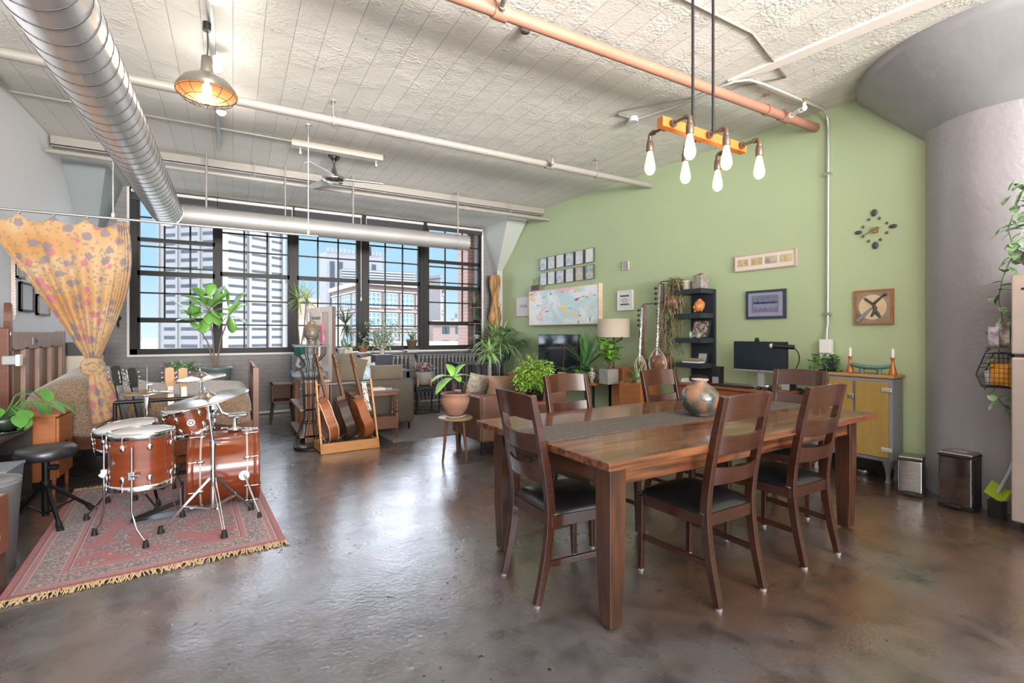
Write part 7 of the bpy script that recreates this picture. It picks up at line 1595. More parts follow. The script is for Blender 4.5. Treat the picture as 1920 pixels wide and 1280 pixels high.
# sill plants
def sill(u, v, y=9.08): p = at_y(u, v, y); return V((p.x, y, .996))
q = sill(650, 664); t = thing('square_pot_plant', 'trailing grey green plant in a cream square pot on the window shelf', 'potted plant', tuple(q)); b = B(); b.bar(q, q+V((0, 0, .11)), .17, .12, (0, 1, 0), .19, .13); b.out('pot', mat('cream_square_pot', (.42, .40, .28), .6), t, bevel=.004); b = B(); blades(b, q+V((0, 0, .12)), 34, .20, .035, (.0, 1.3), .8, 6, .06, 'leaf', 4); b.out('foliage', leafs, t)
q = sill(681, 662); t = thing('spider_cactus', 'red potted plant with arching leaves and a pink flower on the window shelf', 'potted plant', tuple(q)); b = B(); b.box(q.x-.11, q.x+.11, 8.99, 9.17, .996, 1.008); b.out('saucer', white, t); simple_pot(q+V((0, 0, .012)), .085, .12, terra, t, .06)
b = B(); blades(b, q+V((0, 0, .13)), 26, .24, .02, (.15, 1.3), 1.1, 8, .03, 'blade', 6); b.out('foliage', mat('pale_arching_leaf', (.26, .36, .18), .5, 0, (.42, .28, .22), 8), t); b = B(); b.leaf(q+V((.17, -.02, .03)), (.3, 0, -1), .12, .05, .2, 4); b.leaf(q+V((.17, -.02, .03)), (.6, 0, -.8), .10, .04, .2, 4); b.out('flower', mat('pink_flower', (.6, .2, .3), .5), t)
q = sill(772, 662, 9.0); t = thing('aloe_plant', 'spiky aloe in a brown tapered pot on a white stand on the window shelf', 'potted plant', tuple(q)); b = B(); b.box(q.x-.16, q.x+.14, 8.93, 9.1, 1.03, 1.045); b.box(q.x-.1, q.x+.1, 8.95, 9.08, .996, 1.03); b.out('stand', mat('grey_white', (.42, .42, .40), .5), t); simple_pot(q+V((0, 0, .05)), .105, .19, mat('brown_pot', (.14, .095, .07), .5), t, .07)
b = B(); blades(b, q+V((0, 0, .23)), 18, .30, .034, (.35, 1.35), .45, 3, .01, 'blade', 6); b.out('foliage', mat('aloe_green', (.14, .24, .15), .45), t)
q = sill(640, 660, 8.95); t = thing('dragon_tree', 'thin stemmed dragon tree with dark spiky leaves in front of the middle window', 'potted plant', (q.x, 8.85, .996)); simple_pot((q.x, 8.98, .997), .07, .10, mat('small_white_pot', (.5, .5, .48), .5), t)
e_ = at_y(648, 608, 8.6); b = B(); b.tube([(q.x, 8.98, 1.08), (q.x+.01, 8.85, 1.25), e_], .006, 6); b.out('trunk', bark, t); f = B(); blades(f, e_, 46, .40, .022, (-1.2, 1.3), .25, 22, 0, 'blade', 6); f.out('foliage', mat('dark_dragon_leaf', (.035, .055, .03), .4, 0, (.12, .13, .05), 5), t)
# steel tray plant stand with grey pot
x0, x1, y0, y1 = 2.60+.02, 3.02+.02, 7.82, 8.20
t = thing('tray_plant_stand', 'black square metal frame stand with a tray top by the radiator', 'plant stand', (2.82, 8.0, 0)); sq = black
b = B(); b.box(x0, x1, y0, y1, .40, .41)
for q_ in ((x0, x1, y0, y0+.01), (x0, x1, y1-.01, y1), (x0, x0+.01, y0, y1), (x1-.01, x1, y0, y1)): b.box(*q_, .38, .47)
b.out('tray', bt, t)
for x in (x0, x1-.016):
    for y in (y0, y1-.016): b = B(); b.box(x, x+.016, y, y+.016, 0, .39); b.out('leg', sq, t)
b = B()
for q_ in ((x0, x1, y0, y0+.014), (x0, x1, y1-.014, y1), (x0, x0+.014, y0, y1), (x1-.014, x1, y0, y1)): b.box(*q_, .01, .024)
b.out('base_frame', sq, t)
px, py = 2.83, 8.0
t = thing('pink_leaf_plant', 'silvery pink leaved plant in a round grey pot on wooden pegs', 'potted plant', (px, py, .41))
for a in (.5, 2.1, 3.6, 5.2): b = B(); b.box(px+.15*math.cos(a)-.014, px+.15*math.cos(a)+.014, py+.15*math.sin(a)-.014, py+.15*math.sin(a)+.014, .412, .60); b.out('peg', oak, t)
pot_lathe('pot', (px, py, .47), [(.001, 0), (.12, .01), (.148, .05), (.15, .22), (.14, .235), (.13, .22), (.001, .2)], mat('grey_stone_pot', (.30, .29, .27), .6, 0, (.22, .21, .20), 8), t); b = B(); random.seed(31)
for k in range(90): b.leaf((px+rnd(-.13, .13), py+rnd(-.12, .12), .70+rnd(0, .10)), (rnd(-1, 1), rnd(-1, 1), rnd(-.1, 1.2)), rnd(.09, .16), rnd(.03, .045), .5, 4)
b.out('foliage', mat('silver_pink_leaf', (.40, .36, .34), .5, 0, (.34, .12, .10), 11, contrast=.1), t)
# round three legged table with the terracotta pot
px, py = 2.075, 4.88
t = thing('round_side_table', 'small round three-legged wooden table holding the terracotta pot', 'side table', (px, py, 0)); b = B(); b.lathe([(.001, .432), (.18, .432), (.185, .440), (.185, .452), (.18, .458), (.001, .458)], (px, py, 0), n=40); b.out('top', mat('side_table_top', (.34, .21, .12), .35, 0, (.28, .16, .09), 4), t)
for a in (math.radians(200), math.radians(290), math.radians(60)): b = B(); b.cyl((px+.12*math.cos(a), py+.12*math.sin(a), .435), (px+.18*math.cos(a), py+.18*math.sin(a), 0), .019, .011, n=12); b.out('leg', mat('table_leg_brown', (.14, .06, .03), .4), t)
t = thing('rubber_plant', 'broad leaved young plant in a ridged terracotta pot on the round table', 'potted plant', (px, py, .46))
b = B(); b.lathe([(.001, 0), (.10, 0), (.115, .012), (.10, .014)], (px, py, .459), n=28); b.out('saucer', mat('glass_saucer', (.55, .57, .58), .15), t)
def rb(tt, h): return 1+.02*math.sin(tt*26+h*70)*(1 if .13 < h < .21 else .25)
pot_lathe('pot', (px, py, .47), [(.001, 0), (.075, 0), (.085, .02), (.125, .08), (.147, .14), (.150, .18), (.142, .215), (.155, .225), (.160, .238), (.150, .245), (.13, .235), (.001, .225)], mat('ridged_terracotta', (.42, .17, .10), .7, 0, (.30, .22, .17), 5, bump=.7, bscale=45), t, 96, rb); b = B(); b.lathe([(.001, .235), (.14, .235)], (px, py, .47), n=24); b.out('soil', soil, t)
b = B(); b.tube([(px-.02, py, .70), (px-.015, py, .80), (px-.02, py, .90)], [.012, .011, .009], 8); b.out('stem', mat('red_stem', (.12, .05, .04), .6), t); f = B()
for (du, dv2, ddy, L_, W_) in ((-50, -6, -.05, .26, .10), (-62, 30, -.16, .27, .11), (14, -18, .02, .20, .09), (38, -6, -.03, .20, .085), (40, 30, -.08, .22, .07), (-10, -26, .12, .2, .09), (10, 10, -.15, .16, .08)):
    P = V((px-.018, py, .87)); e_ = at_y(851+du, 706+dv2, py+ddy); f.leaf(P, (e_-P)+V((0, 0, .09)), L_*1.15, W_*1.15, .85, 8, fold=.2)
f.out('foliage', mat('fresh_leaf', (.16, .42, .06), .35, 0, (.30, .56, .12), 5, spec=.6), t, solid=.002)
b = B(); random.seed(6)
for k in range(70): z = k/70; a = k*2.4; r = .045*math.sin(PI*(.12+.8*z))**.7; b.leaf((px+.075+r*.5*math.cos(a), py-.05+r*.5*math.sin(a), .715+z*.11), (math.cos(a), math.sin(a), .7), .026, .024, .0, 2, fold=.1)
b.blob((px+.075, py-.05, .765), (.026, .026, .055), 12, 8); b.out('pine_cone', mat('pine_cone', (.10, .055, .035), .7), None, label='brown pine cone resting in the terracotta pot', cat='pine cone')
# brown leather sofa
lth = mat('brown_leather', (.165, .082, .052), .42, 0, (.115, .055, .036), 5, bump=.15, bscale=40)
t = thing('leather_sofa', 'brown tufted leather sofa with its back to the dining table', 'sofa', (3.2, 5.2, 0)); X0, X1 = 2.36, 3.55; Y0, Y1 = 4.86, 5.66
b = B(); b.box(X0, X0+.17, Y0, Y1, .14, .655); b.out('armrest', lth, t, bevel=.03, seg=4); b = B(); b.box(X1-.17, X1, Y0, Y1, .14, .655); b.out('armrest', lth, t, bevel=.03, seg=4)
b = B(); b.box(X0+.02, X1-.02, Y0-.02, Y0+.18, .14, .66); b.out('backrest', lth, t, bevel=.03, seg=4); b = B(); b.box(X0+.17, X1-.17, Y0+.18, Y1, .14, .44); b.out('seat', lth, t, bevel=.04, seg=3)
b = B()
for i in range(4):
    for j in range(3): b.blob((X0-.001, Y0+.12+.19*i, .24+.15*j), (.006, .014, .014), 8, 6)
b.out('tufted_buttons', mat('leather_button', (.10, .05, .03), .4), t)
b = B()
for i in range(4): b.bar((X0-.001, Y0+.12+.19*i, .16), (X0-.001, Y0+.12+.19*i, .64), .006, .004, (1, 0, 0))
for j in range(3): b.bar((X0-.001, Y0+.03, .24+.15*j), (X0-.001, Y1-.03, .24+.15*j), .006, .004, (1, 0, 0))
b.out('tufting_seams', mat('leather_seam', (.07, .035, .025), .5), t)
for x in (X0+.06, X1-.08):
    for y in (Y0+.05, Y1-.08): b = B(); b.cyl((x, y, 0), (x, y, .14), .022, .030, n=10); b.out('leg', black, t)
cushion('brown leather back cushion standing on the leather sofa', (2.76, 5.02, .70), (.46, .34, .20), (.12, 0, .04), mat('tan_back_cushion', (.24, .14, .09), .6, 0, (.20, .115, .075), 5), None)
cushion('second brown back cushion on the leather sofa, behind the fern', (3.20, 5.03, .70), (.40, .34, .20), (.12, 0, 0), mat('tan_back_cushion', (.2, .1, .1)), None)
cushion('small taupe patterned cushion at the left end of the leather sofa', (2.55, 5.30, .74), (.34, .26, .13), (.25, .18, .25), mat('taupe_pattern', (.36, .31, .26), .8, 0, (.22, .19, .16), 26, contrast=.1), None)
# fern on a dark plant stand
px, py = 2.84, 4.50
t = thing('fern_stand', 'dark wood plant stand with black legs under the big fern', 'plant stand', (px, py, 0)); b = B(); b.box(px-.16, px+.16, py-.16, py+.16, .60, .63); b.out('top', mat('rustic_red_wood', (.24, .08, .04), .5), t)
for x in (-.14, .14):
    for y in (-.14, .14): b = B(); b.cyl((px+x, py+y, 0), (px+x, py+y, .60), .012, n=8); b.out('leg', black, t)
t = thing('fern', 'big bushy light green fern behind the left dining chairs', 'potted plant', (px, py, .63)); simple_pot((px, py, .631), .12, .17, blackpl, t); f = B(); random.seed(41); cc = V((px, py, .90))
for k in range(210):
    a = 2.39996*k; e_ = math.asin(max(-1, min(1, 1-1.75*k/210))); d = V((math.cos(a)*math.cos(e_), math.sin(a)*math.cos(e_), math.sin(e_)*.85)); Lf = .225*rnd(.8, 1.15); side = d.cross(V((0, 0, 1)));
    side = side.normalized() if side.length > .1 else V((1, 0, 0)); p_ = cc+d*.03; dr = (d+V((0, 0, .25))).normalized(); n_ = 12
    for j in range(n_):
        u = j/n_; p_ = p_+dr*(Lf/n_); dr = (dr+V((rnd(-.08, .08), rnd(-.08, .08), -.13))).normalized(); wl = .055*math.sin(PI*(.12+.85*u))
        for s in (-1, 1): f.leaf(p_, side*s+dr*rnd(.1, .8)+V((rnd(-.4, .4), rnd(-.4, .4), rnd(-.4, .5))), wl, .019, .5, 2, fold=.1)
f.out('fronds', mat('fern_green', (.24, .44, .055), .5, 0, (.38, .58, .11), 6), t)
# console with tv along the green wall
t = wthing('tv_console', 'long low wooden console with dark legs along the green wall under the television', 'console table', 7.0, 0); cy0_, cy1_ = 8.05, 5.70
b = B(); wbox(b, cy0_, cy1_, .58, .62, .10, .52); b.out('top', teak, t, bevel=.003); b = B(); wbox(b, cy0_, cy1_, .16, .19, .12, .5); b.out('shelf', walnut, t)
for y in (cy0_-.05, 6.9, cy1_+.05):
    for dd in (.14, .48): b = B(); wbox(b, y+.014, y-.014, 0, .58, dd-.014, dd+.014); b.out('leg', black, t)
ya, yb = at_g(1010, 655, .30).y, at_g(1076, 655, .30).y; z0, z1 = at_g(1010, 689, .3).z, at_g(1010, 627.5, .3).z
t = wthing('television', 'flat black television on the console reflecting the windows', 'television', (ya+yb)/2, .63, .3); ya += .02; yb -= .10
b = B(); wbox(b, ya, yb, .66, 1.335, .27, .31); b.out('case', blackpl, t, bevel=.004); b = B(); wbox(b, ya-.012, yb+.012, .675, 1.323, .3102, .3115); b.out('screen', mat('tv_screen', (.015, .02, .03), .08, spec=1.0, coat=1), t)
b = B(); wbox(b, ya-.3, ya-.34, .622, .665, .20, .40); wbox(b, yb+.34, yb+.3, .622, .665, .20, .40); b.out('stand', blackpl, t)
# table lamp
lp = at_g(1149, 700, .30); t = wthing('table_lamp', 'table lamp with a beige drum shade and three-armed black stand', 'table lamp', lp.y, .62, .3)
L0 = wp(lp.y, 0, .30); sz0, sz1 = at_g(1149, 632, .30).z, at_g(1149, 598, .30).z
b = B(); b.lathe([(.001, .621), (.09, .621), (.09, .635), (.02, .65), (.009, .66), (.009, sz0-.02), (.02, sz0+.02)], (L0.x, L0.y, 0), n=20)
R_ = .235
for a in (.3, 2.4, 4.5): b.tube([V((L0.x, L0.y, sz0-.09)), V((L0.x+math.cos(a)*R_*.6, L0.y+math.sin(a)*R_*.6, sz0-.045)), V((L0.x+math.cos(a)*R_, L0.y+math.sin(a)*R_, sz0-.02)), V((L0.x+math.cos(a)*R_, L0.y+math.sin(a)*R_, sz0+.01))], .008, 6)
b.out('base', black, t)
b = B(); b.lathe([(R_, sz0), (R_*.98, sz1), (R_*.97, sz1), (R_*.985, sz0)], (L0.x, L0.y, 0), n=40); b.out('lamp_shade', mat('beige_linen', (.50, .42, .34), .8, 0, (.44, .37, .30), 90, bump=.2, bscale=150), t)
# plants on the console
def conplant(name, lab, u, off, fn, cat='potted plant'):
    p_ = at_g(u, 700, off); P = wp(p_.y, .62, off); t = thing(name, lab, cat, tuple(P), -GANG); fn(t, P); return t
def _cube(t, P):
    b = B(); b.bar(P, P+V((0, 0, .22)), .20, .20, (0, 1, 0)); b.out('pot', mat('concrete_cube', (.33, .31, .27), .7, 0, (.24, .23, .21), 9), t, bevel=.006)
    s_ = B(); f = B(); random.seed(55)
    for k in range(9):
        a = 2*PI*k/9; e_ = P+V((math.cos(a)*rnd(.06, .2), math.sin(a)*rnd(.06, .2), rnd(.36, .60))); s_.tube([P+V((0, 0, .2)), e_], .005, 5)
        for j in range(9): q = P.lerp(e_, .5+.5*j/8)+V((0, 0, .12)); f.leaf(q, (rnd(-1, 1), rnd(-1, 1), rnd(-.1, .8)), rnd(.11, .17), rnd(.06, .085), .5, 5)
    s_.out('stems', bark, t); f.out('foliage', mat('glossy_bright_leaf', (.13, .36, .03), .35, 0, (.26, .50, .06), 5), t)
conplant('broad_leaf_plant', 'bright green broad leaved plant in a grey concrete cube pot under the lamp', 1139, .40, _cube)
def _yucca(t, P):
    simple_pot(P, .10, .15, mat('brown_glazed_pot', (.20, .11, .06), .35), t); f = B(); blades(f, P+V((0, 0, .22)), 36, .62, .052, (.6, 1.5), .18, 61, .02, 'blade', 6); blades(f, P+V((0, 0, .16)), 26, .34, .05, (-.1, .7), .8, 62, .02, 'blade', 6); f.out('foliage', mat('yucca_green', (.05, .18, .05), .4, 0, (.13, .30, .10), 7), t)
conplant('yucca_plant', 'tall dark green yucca with upright pointed leaves left of the lamp', 1096, .42, _yucca)
def _orchid(t, P):
    simple_pot(P, .075, .11, mat('pink_pot', (.58, .32, .27), .6), t); b = B(); b.tube([P+V((0, 0, .1)), P+V((.02, -.03, .35)), P+V((.03, -.02, .62))], .004, 5); b.out('stem', bark, t); f = B(); blades(f, P+V((0, 0, .11)), 7, .22, .07, (.3, 1.1), .7, 66, .01, 'leaf', 6); f.out('foliage', leafd, t)
conplant('orchid', 'small pink pot with a bare upright orchid stem before the television', 1052, .46, _orchid)
def _sp(t, P):
    b = B(); b.bar(P-V((0, 0, .0)), P+V((0, 0, .05)), .1, .1); b.out('pot', walnut, t); f = B(); random.seed(71); blades(f, P+V((0, 0, .08)), 40, .16, .05, (-.2, 1.2), .8, 71, .06, 'leaf', 4); f.out('foliage', leafb, t)
conplant('small_leafy_plant', 'low bright leafy plant on the console between the yucca and pink pot', 1082, .48, _sp)
def _gob(t, P): 
    b = B(); b.lathe([(.001, 0), (.035, 0), (.012, .02), (.03, .05), (.055, .10), (.05, .15), (.04, .17)], P, n=16); b.blob(P+V((0, 0, .20)), (.03, .03, .035), 10, 8); b.out('body', mat('speckled_clay', (.16, .12, .09), .5, 0, (.5, .46, .4), 50, contrast=.08), t)
conplant('clay_figurine', 'speckled dark clay figurine on the console in front of the yucca', 1107, .50, _gob, 'figurine')
# wooden boxes and floor planter right of console
t = wthing('wood_speaker_box', 'tall orange wooden box behind the table lamp', 'box', 5.55, .0, .15); yq = at_g(1163, 690, .15).y; b = B(); wbox(b, yq+.10, yq-.14, 0, .86, .02, .24); b.out('body', oak, t, bevel=.004); b = B(); wbox(b, yq+.08, yq-.12, .60, .84, .24, .245); b.out('front_panel', teak, t)
ya, yb = at_g(1166, 740, .42).y, at_g(1206, 740, .42).y
t = wthing('wooden_planter', 'square teak planter box with a spider plant right of the lamp', 'planter', (ya+yb)/2, .30, .3)
zt0 = .68; b = B(); wbox(b, ya, yb, .30, zt0, .12, .50); b.out('box', teak, t, bevel=.004); b = B(); wbox(b, ya-.01, yb+.01, zt0-.02, zt0-.005, .13, .49); b.out('soil', soil, t)
for y in (ya-.03, yb+.03):
    for dd in (.15, .47): b = B(); wbox(b, y+.015, y-.015, 0, .30, dd-.015, dd+.015); b.out('leg', teak, t)
P = wp((ya+yb)/2, zt0, .33); f = B(); blades(f, P, 46, .36, .022, (.45, 1.45), .9, 81, .04, 'blade', 7); f.out('foliage', mat('spider_leaf', (.16, .34, .08), .45, 0, (.46, .56, .34), 5), t)
# ---------------------------------------------------------------- sitars
def sitar(label, u, v0, v1, gr, second=False):
    off = .20; pt_, pb_ = at_g(u, v0, off), at_g(u+ (3 if second else 2), v1, off); y = pt_.y; zt, zb = pt_.z, pb_.z; t = wthing('sitar', label, 'sitar', y, zb, off, 'sitars on the green wall')
    P = lambda s, z, d=0: wp(y-s, z, off+d)
    pw = mat('sitar_gourd', (.10, .05, .035), .3, 0, (.30, .12, .06), 9, coat=.5)
    c_ = P(0, zb+gr*.95); b = B(); b.blob(c_, (gr, gr, gr*1.02), 28, 18, fn=None); b.out('gourd', pw, t)
    n_ = 30; b = B(); ring = [P(gr*.94*math.sin(2*PI*k/n_), c_.z+gr*.98*math.cos(2*PI*k/n_)+(.05*max(0, math.cos(2*PI*k/n_))**6), .055+gr*.25) for k in range(n_)]; b.add([P(0, c_.z, .06+gr*.25)]+ring, [(0, k+1, (k+1) % n_+1) for k in range(n_)]); b.out('tabli', mat('sitar_face', (.22, .12, .09), .4, 0, (.55, .50, .48), 16, contrast=.1), t)
    b = B(); b.tube(ring, .007, 6, closed=True); b.out('face_edging', mat('ivory', (.62, .56, .46), .4), t)
    b = B(); b.cbox(P(0, c_.z-.01, .07+gr*.25), (.02, .06, .028), (0, 0, -GANG)); b.out('bridge', mat('ivory', (.6, .5, .4)), t)
    b = B(); nw = .040; wbox_ = lambda b, s0, s1, z0, z1, d0, d1: fbox(b, WFr, sy(y)+s0, sy(y)+s1, z0, z1, off+d0, off+d1)
    wbox_(b, -nw, nw, c_.z+gr*.85, zt, .0, .03); b.out('neck', mat('sitar_neck', (.14, .09, .07), .35, 0, (.26, .20, .17), 10), t, bevel=.008)
    b = B(); nf = 19
    for k in range(nf): z = c_.z+gr*1.25+(zt-.25-c_.z-gr*1.25)*k/(nf-1); b.tube([P(-nw, z, .032), P(-.02, z, .048), P(.02, z, .048), P(nw, z, .032)], .004, 5)
    b.out('frets', brass, t)
    b = B()
    for k in range(13): z = c_.z+gr*1.35+(zt-.35-c_.z-gr)*k/13*.95; q = P(-nw-.005, z, .0); b.cyl(q, P(-nw-.045, z, .0), .004, n=6); b.blob(P(-nw-.05, z, 0), .0095, 8, 6)
    for k in range(4): z = zt-.06-.07*k; b.cyl(P(-nw, z, 0), P(-nw-.06, z, .0), .006, n=6); b.blob(P(-nw-.07, z, 0), .019, 8, 6)
    b.out('tuning_pegs', mat('dark_peg', (.05, .03, .025), .35), t)
    b = B()
    for s in (-.012, -.004, .004, .012): b.tube([P(s, c_.z, .085+gr*.2), P(s, zt-.02, .045)], .0012, 4)
    b.out('strings', chrome, t)
    if second: b = B(); b.blob(P(.17, zt-.26, .0-.01), (.11, .11, .11), 22, 14); b.cyl(P(.03, zt-.26, -.02), P(.09, zt-.26, -.02), .035, n=14); b.out('upper_gourd', pw, t); b = B(); b.tube([P(.03, zt-.30, .02)]+[P(.17+.11*math.cos(a), zt-.26+.11*math.sin(a), .02) for a in (3.6, 4.2, 4.8)], .004, 5); b.out('gourd_ribbon', mat('ivory', (.5, .5, .5)), t)
    b = B(); hk = wp(y-.02, zt+.02, .0); b.tube([hk+WO*.002+V((0, -.14, -.06)), hk+WO*.002+V((0, -.14, .0)), hk+WO*.08+V((0, -.12, .01)), hk+WO*(off+.02), hk+WO*(off+.03)+V((0, .03, -.02))], .006, 6); b.out('wall_hook', black, t)
sitar('slim sitar hanging on the green wall, left of the two', 1207, 573, 702, .115)
sitar('ornate sitar with a second upper gourd hanging on the green wall, right of the two', 1240, 531, 702, .155, True)
# ---------------------------------------------------------------- black wall shelf tower with its things
t = wthing('shelf_tower', 'black wall mounted shelf tower with four thick boards above the desk', 'shelf', 4.2, .757); stw = mat('blue_black_shelf', (.022, .028, .038), .4)
b = B(); wbox(b, 4.385, 4.05, .757, 1.90, .002, .04); b.out('spine', stw, t)
lev = []
for z in (1.844, 1.54, 1.233, .923): b = B(); wbox(b, 4.44, 4.06, z, z+.06, .035, .29); b.out('board', stw, t, bevel=.002); lev.append(z+.0605)
def sp(y, k, off=.18): return wp(y, lev[k], off)
q = sp(4.15, 0); t = thing('square_stone_pot', 'mottled grey cube pot with a small twig on top of the shelf tower', 'pot', tuple(q), -GANG); b = B(); b.bar(q, q+V((0, 0, .165)), .13, .13, (0, 1, 0)); b.out('pot', mat('mottled_stone', (.20, .18, .15), .6, 0, (.34, .31, .28), 26, contrast=.1), t, bevel=.003); b = B(); b.tube([q+V((-.03, -.04, .17)), q+V((0, 0, .19)), q+V((.03, .04, .175))], .008, 5); b.tube([q+V((-.05, .03, .172)), q+V((.02, -.03, .19))], .007, 5); b.out('twig', bark, t)
q = sp(4.345, 0); t = thing('string_cactus', 'long trailing cactus in a cream pot cascading down the shelf tower', 'hanging plant', tuple(q), -GANG); simple_pot(q, .062, .115, mat('cream_pot', (.62, .54, .46), .6), t, .055)
f = B(); s_ = B(); random.seed(91)
for k in range(36):
    P0 = q+V((0, 0, .11)); y_ = q.y+rnd(.07, .26); x_ = q.x+rnd(-.12, .08); ln = rnd(.35, 1.15) if k > 7 else rnd(.1, .3); P1 = V((x_, y_, q.z+.12+rnd(-.03, .06))); P2 = P1+V((rnd(-.06, .06), rnd(-.05, .10), -ln))
    pts = [P0, P1]+[P1.lerp(P2, j/10)+V((rnd(-.02, .02), rnd(-.02, .02), 0)) for j in range(1, 11)]; s_.tube(pts, .0045, 4)
    for p_ in pts[2:]:
        for _ in range(2): f.leaf(p_, (rnd(-.6, .4), rnd(-.6, 1), rnd(-1, .3)), rnd(.07, .13), .016, .2, 3)
for k in range(14):
    P0 = V((q.x, q.y+.2, rnd(1.1, 1.6))); f.leaf(P0, (rnd(-.3, .1), 1, rnd(-.4, .3)), rnd(.15, .24), .014, .6, 5); 
s_.out('stems', mat('cactus_stem', (.28, .22, .13), .7, 0, (.16, .18, .08), 20), t); f.out('foliage', mat('cactus_green_brown', (.15, .20, .08), .6, 0, (.34, .22, .15), 12), t)
q = sp(4.17, 1); buddha_head('wooden_buddha_head', 'orange wooden Buddha head in profile on the second board of the shelf tower', (q.x, q.y, lev[1]-.015), .205, mat('orange_carved_wood', (.62, .25, .07), .45, 0, (.45, .16, .04), 8), math.radians(-108), None, False)
def leanframe(lab, y, k, w_, h_, off, fm_, art, nm='photo_frame'):
    P = sp(y, k, off); t = thing(nm, lab, 'picture', tuple(P), -GANG); Ml = Matrix(((WR.x, -WO.x, 0, P.x), (WR.y, -WO.y, 0, P.y), (0, 0, 1, P.z), (0, 0, 0, 1))) @ Matrix.Rotation(math.radians(-14), 4, 'X')
    b = B(); fw = .012
    for q_ in ((-w_/2, w_/2, 0, fw), (-w_/2, w_/2, h_-fw, h_), (-w_/2, -w_/2+fw, 0, h_), (w_/2-fw, w_/2, 0, h_)): b.box(q_[0], q_[1], -.010, .010, q_[2], q_[3], Ml)
    b.out('frame', fm_, t); b = B(); b.box(-w_/2+fw, w_/2-fw, -.002, .006, fw, h_-fw, Ml); b.out('artwork', art, t)
leanframe('black framed ink print leaning on the third board of the shelf tower', 4.19, 2, .24, .23, .14, blk, mat('ink_print', (.55, .45, .38), .5, 0, (.08, .07, .07), 28, contrast=.08))
leanframe('small black framed landscape leaning on the fourth board of the shelf tower', 4.17, 3, .145, .13, .12, blk, mat('pale_landscape', (.55, .52, .54), .5, 0, (.30, .30, .36), 10), 'photo_frame')
q = sp(4.24, 2, .25); b = B(); b.lathe([(.001, 0), (.022, 0), (.022, .06), (.012, .07), (.012, .085), (.001, .086)], q, n=14); b.out('glass_jar', mat('green_glass_jar', (.25, .40, .34), .15), None, label='small pale green jar in front of the ink print on the shelf tower', cat='jar')
q = sp(4.13, 2, .25); b = B(); b.lathe([(.001, 0), (.025, 0), (.03, .03), (.02, .055), (.001, .06)], q, n=14); b.out('stone_ornament', mat('stone_orn', (.4, .38, .34), .6, 0, (.2, .19, .17), 30), None, label='rounded stone ornament right of the green jar on the shelf tower', cat='ornament')
cols_ = [(.62, .60, .55), (.10, .20, .20), (.32, .20, .12)]
for k in range(3): b = B(); q = sp(4.235, 3, .19)+V((0, 0, .0095+.019*k)); b.cbox(q, (.16-.01*k, .22-.02*k, .018), (0, 0, -GANG+.05*k)); b.out('book', mat('flat_book_%d' % k, cols_[k], .6), None, label=['white', 'dark teal', 'brown'][k]+' book lying flat on the lowest board of the shelf tower', cat='book', group='books on the shelf tower')
# ---------------------------------------------------------------- far right corner
q = at_y(928, 640, 8.98); zt = at_y(928, 516, 8.98).z; t = thing('driftwood_log', 'tall golden driftwood log standing against the corner brick wall', 'driftwood', (q.x, 8.98, .80)); random.seed(14)
def dr(tt, h): return 1+.13*math.sin(tt*5+h*3)+.08*math.sin(tt*11+h*7)+.05*math.sin(h*23)
b = B(); prof = [(.001, 0)]+[(.105+.025*math.sin(k*1.1)-.02*k/14, (zt-.8)*k/14) for k in range(15)]+[(.02, zt-.8+.01)]; b.lathe(prof, (q.x, 8.98, .80), n=28, rib=dr); b.out('log', mat('golden_driftwood', (.52, .30, .13), .75, 0, (.17, .085, .035), 26, stretch=(1, 1, .10), bump=1, bscale=30, contrast=.16), t)
b = B(); b.lathe([(.01, 0), (.03, .0), (.035, .02), (.02, .03)], (q.x+.03, 8.86, zt-.62), (0, -1, 0), n=12); b.out('knot', mat('pale_knot', (.62, .45, .3), .6), t)
t = thing('corner_plant_bench', 'dark slatted bench with drawers carrying the corner houseplants', 'bench', (4.15, 8.7, 0)); b = B(); b.box(3.62, 4.62, 8.40, 8.9, .76, .80); b.out('top', bt, t)
for x in (3.64, 4.12, 4.56):
    for y in (8.42, 8.84): b = B(); b.box(x, x+.04, y, y+.04, 0, .76); b.out('leg', bt, t)
b = B()
for k in range(18): x = 3.68+k*.05; b.box(x, x+.012, 8.42, 8.435, .12, .76)
b.out('slats', bt, t)
def bench_plant(name, lab, u, vb, y, potr, poth, potm, fn): p_ = at_y(u, vb, y); P = V((p_.x, y, .801)); t = thing(name, lab, 'potted plant', tuple(P)); simple_pot(P, potr, poth, potm, t); f = B(); fn(f, P+V((0, 0, poth))); return t, f, P
t, f, P = bench_plant('spider_plant', 'large arching bright green spider plant in a blue grey pot in the corner', 933, 660, 8.55, .15, .20, mat('blue_grey_pot', (.12, .16, .19), .35), lambda f, P: blades(f, P+V((-.05, -.1, .06)), 95, .80, .042, (.35, 1.4), 1.15, 101, .05, 'blade', 9)); f.out('foliage', mat('spider_bright', (.20, .42, .08), .45, 0, (.42, .58, .26), 6), t)
t, f, P = bench_plant('umbrella_plant', 'dark green leafy shrub behind the spider plant in the corner', 947, 650, 8.78, .12, .16, blackpl, lambda f, P: [f.leaf(P+V((rnd(-.16, .16), rnd(-.12, .12), rnd(.15, .48))), (rnd(-1, 1), rnd(-1, 1), rnd(-.2, 1)), rnd(.09, .15), .035, .4, 4) for k in range(170)]); f.out('foliage', leafd, t)
t = thing('areca_palm', 'feathery dark palm in front of the green wall, beside the television', 'potted plant', (4.55, 7.95, 0)); simple_pot((4.50, 8.02, 0), .17, .30, mat('dark_basket', (.09, .06, .045), .8), t, .13); f = B(); s_ = B(); random.seed(111)
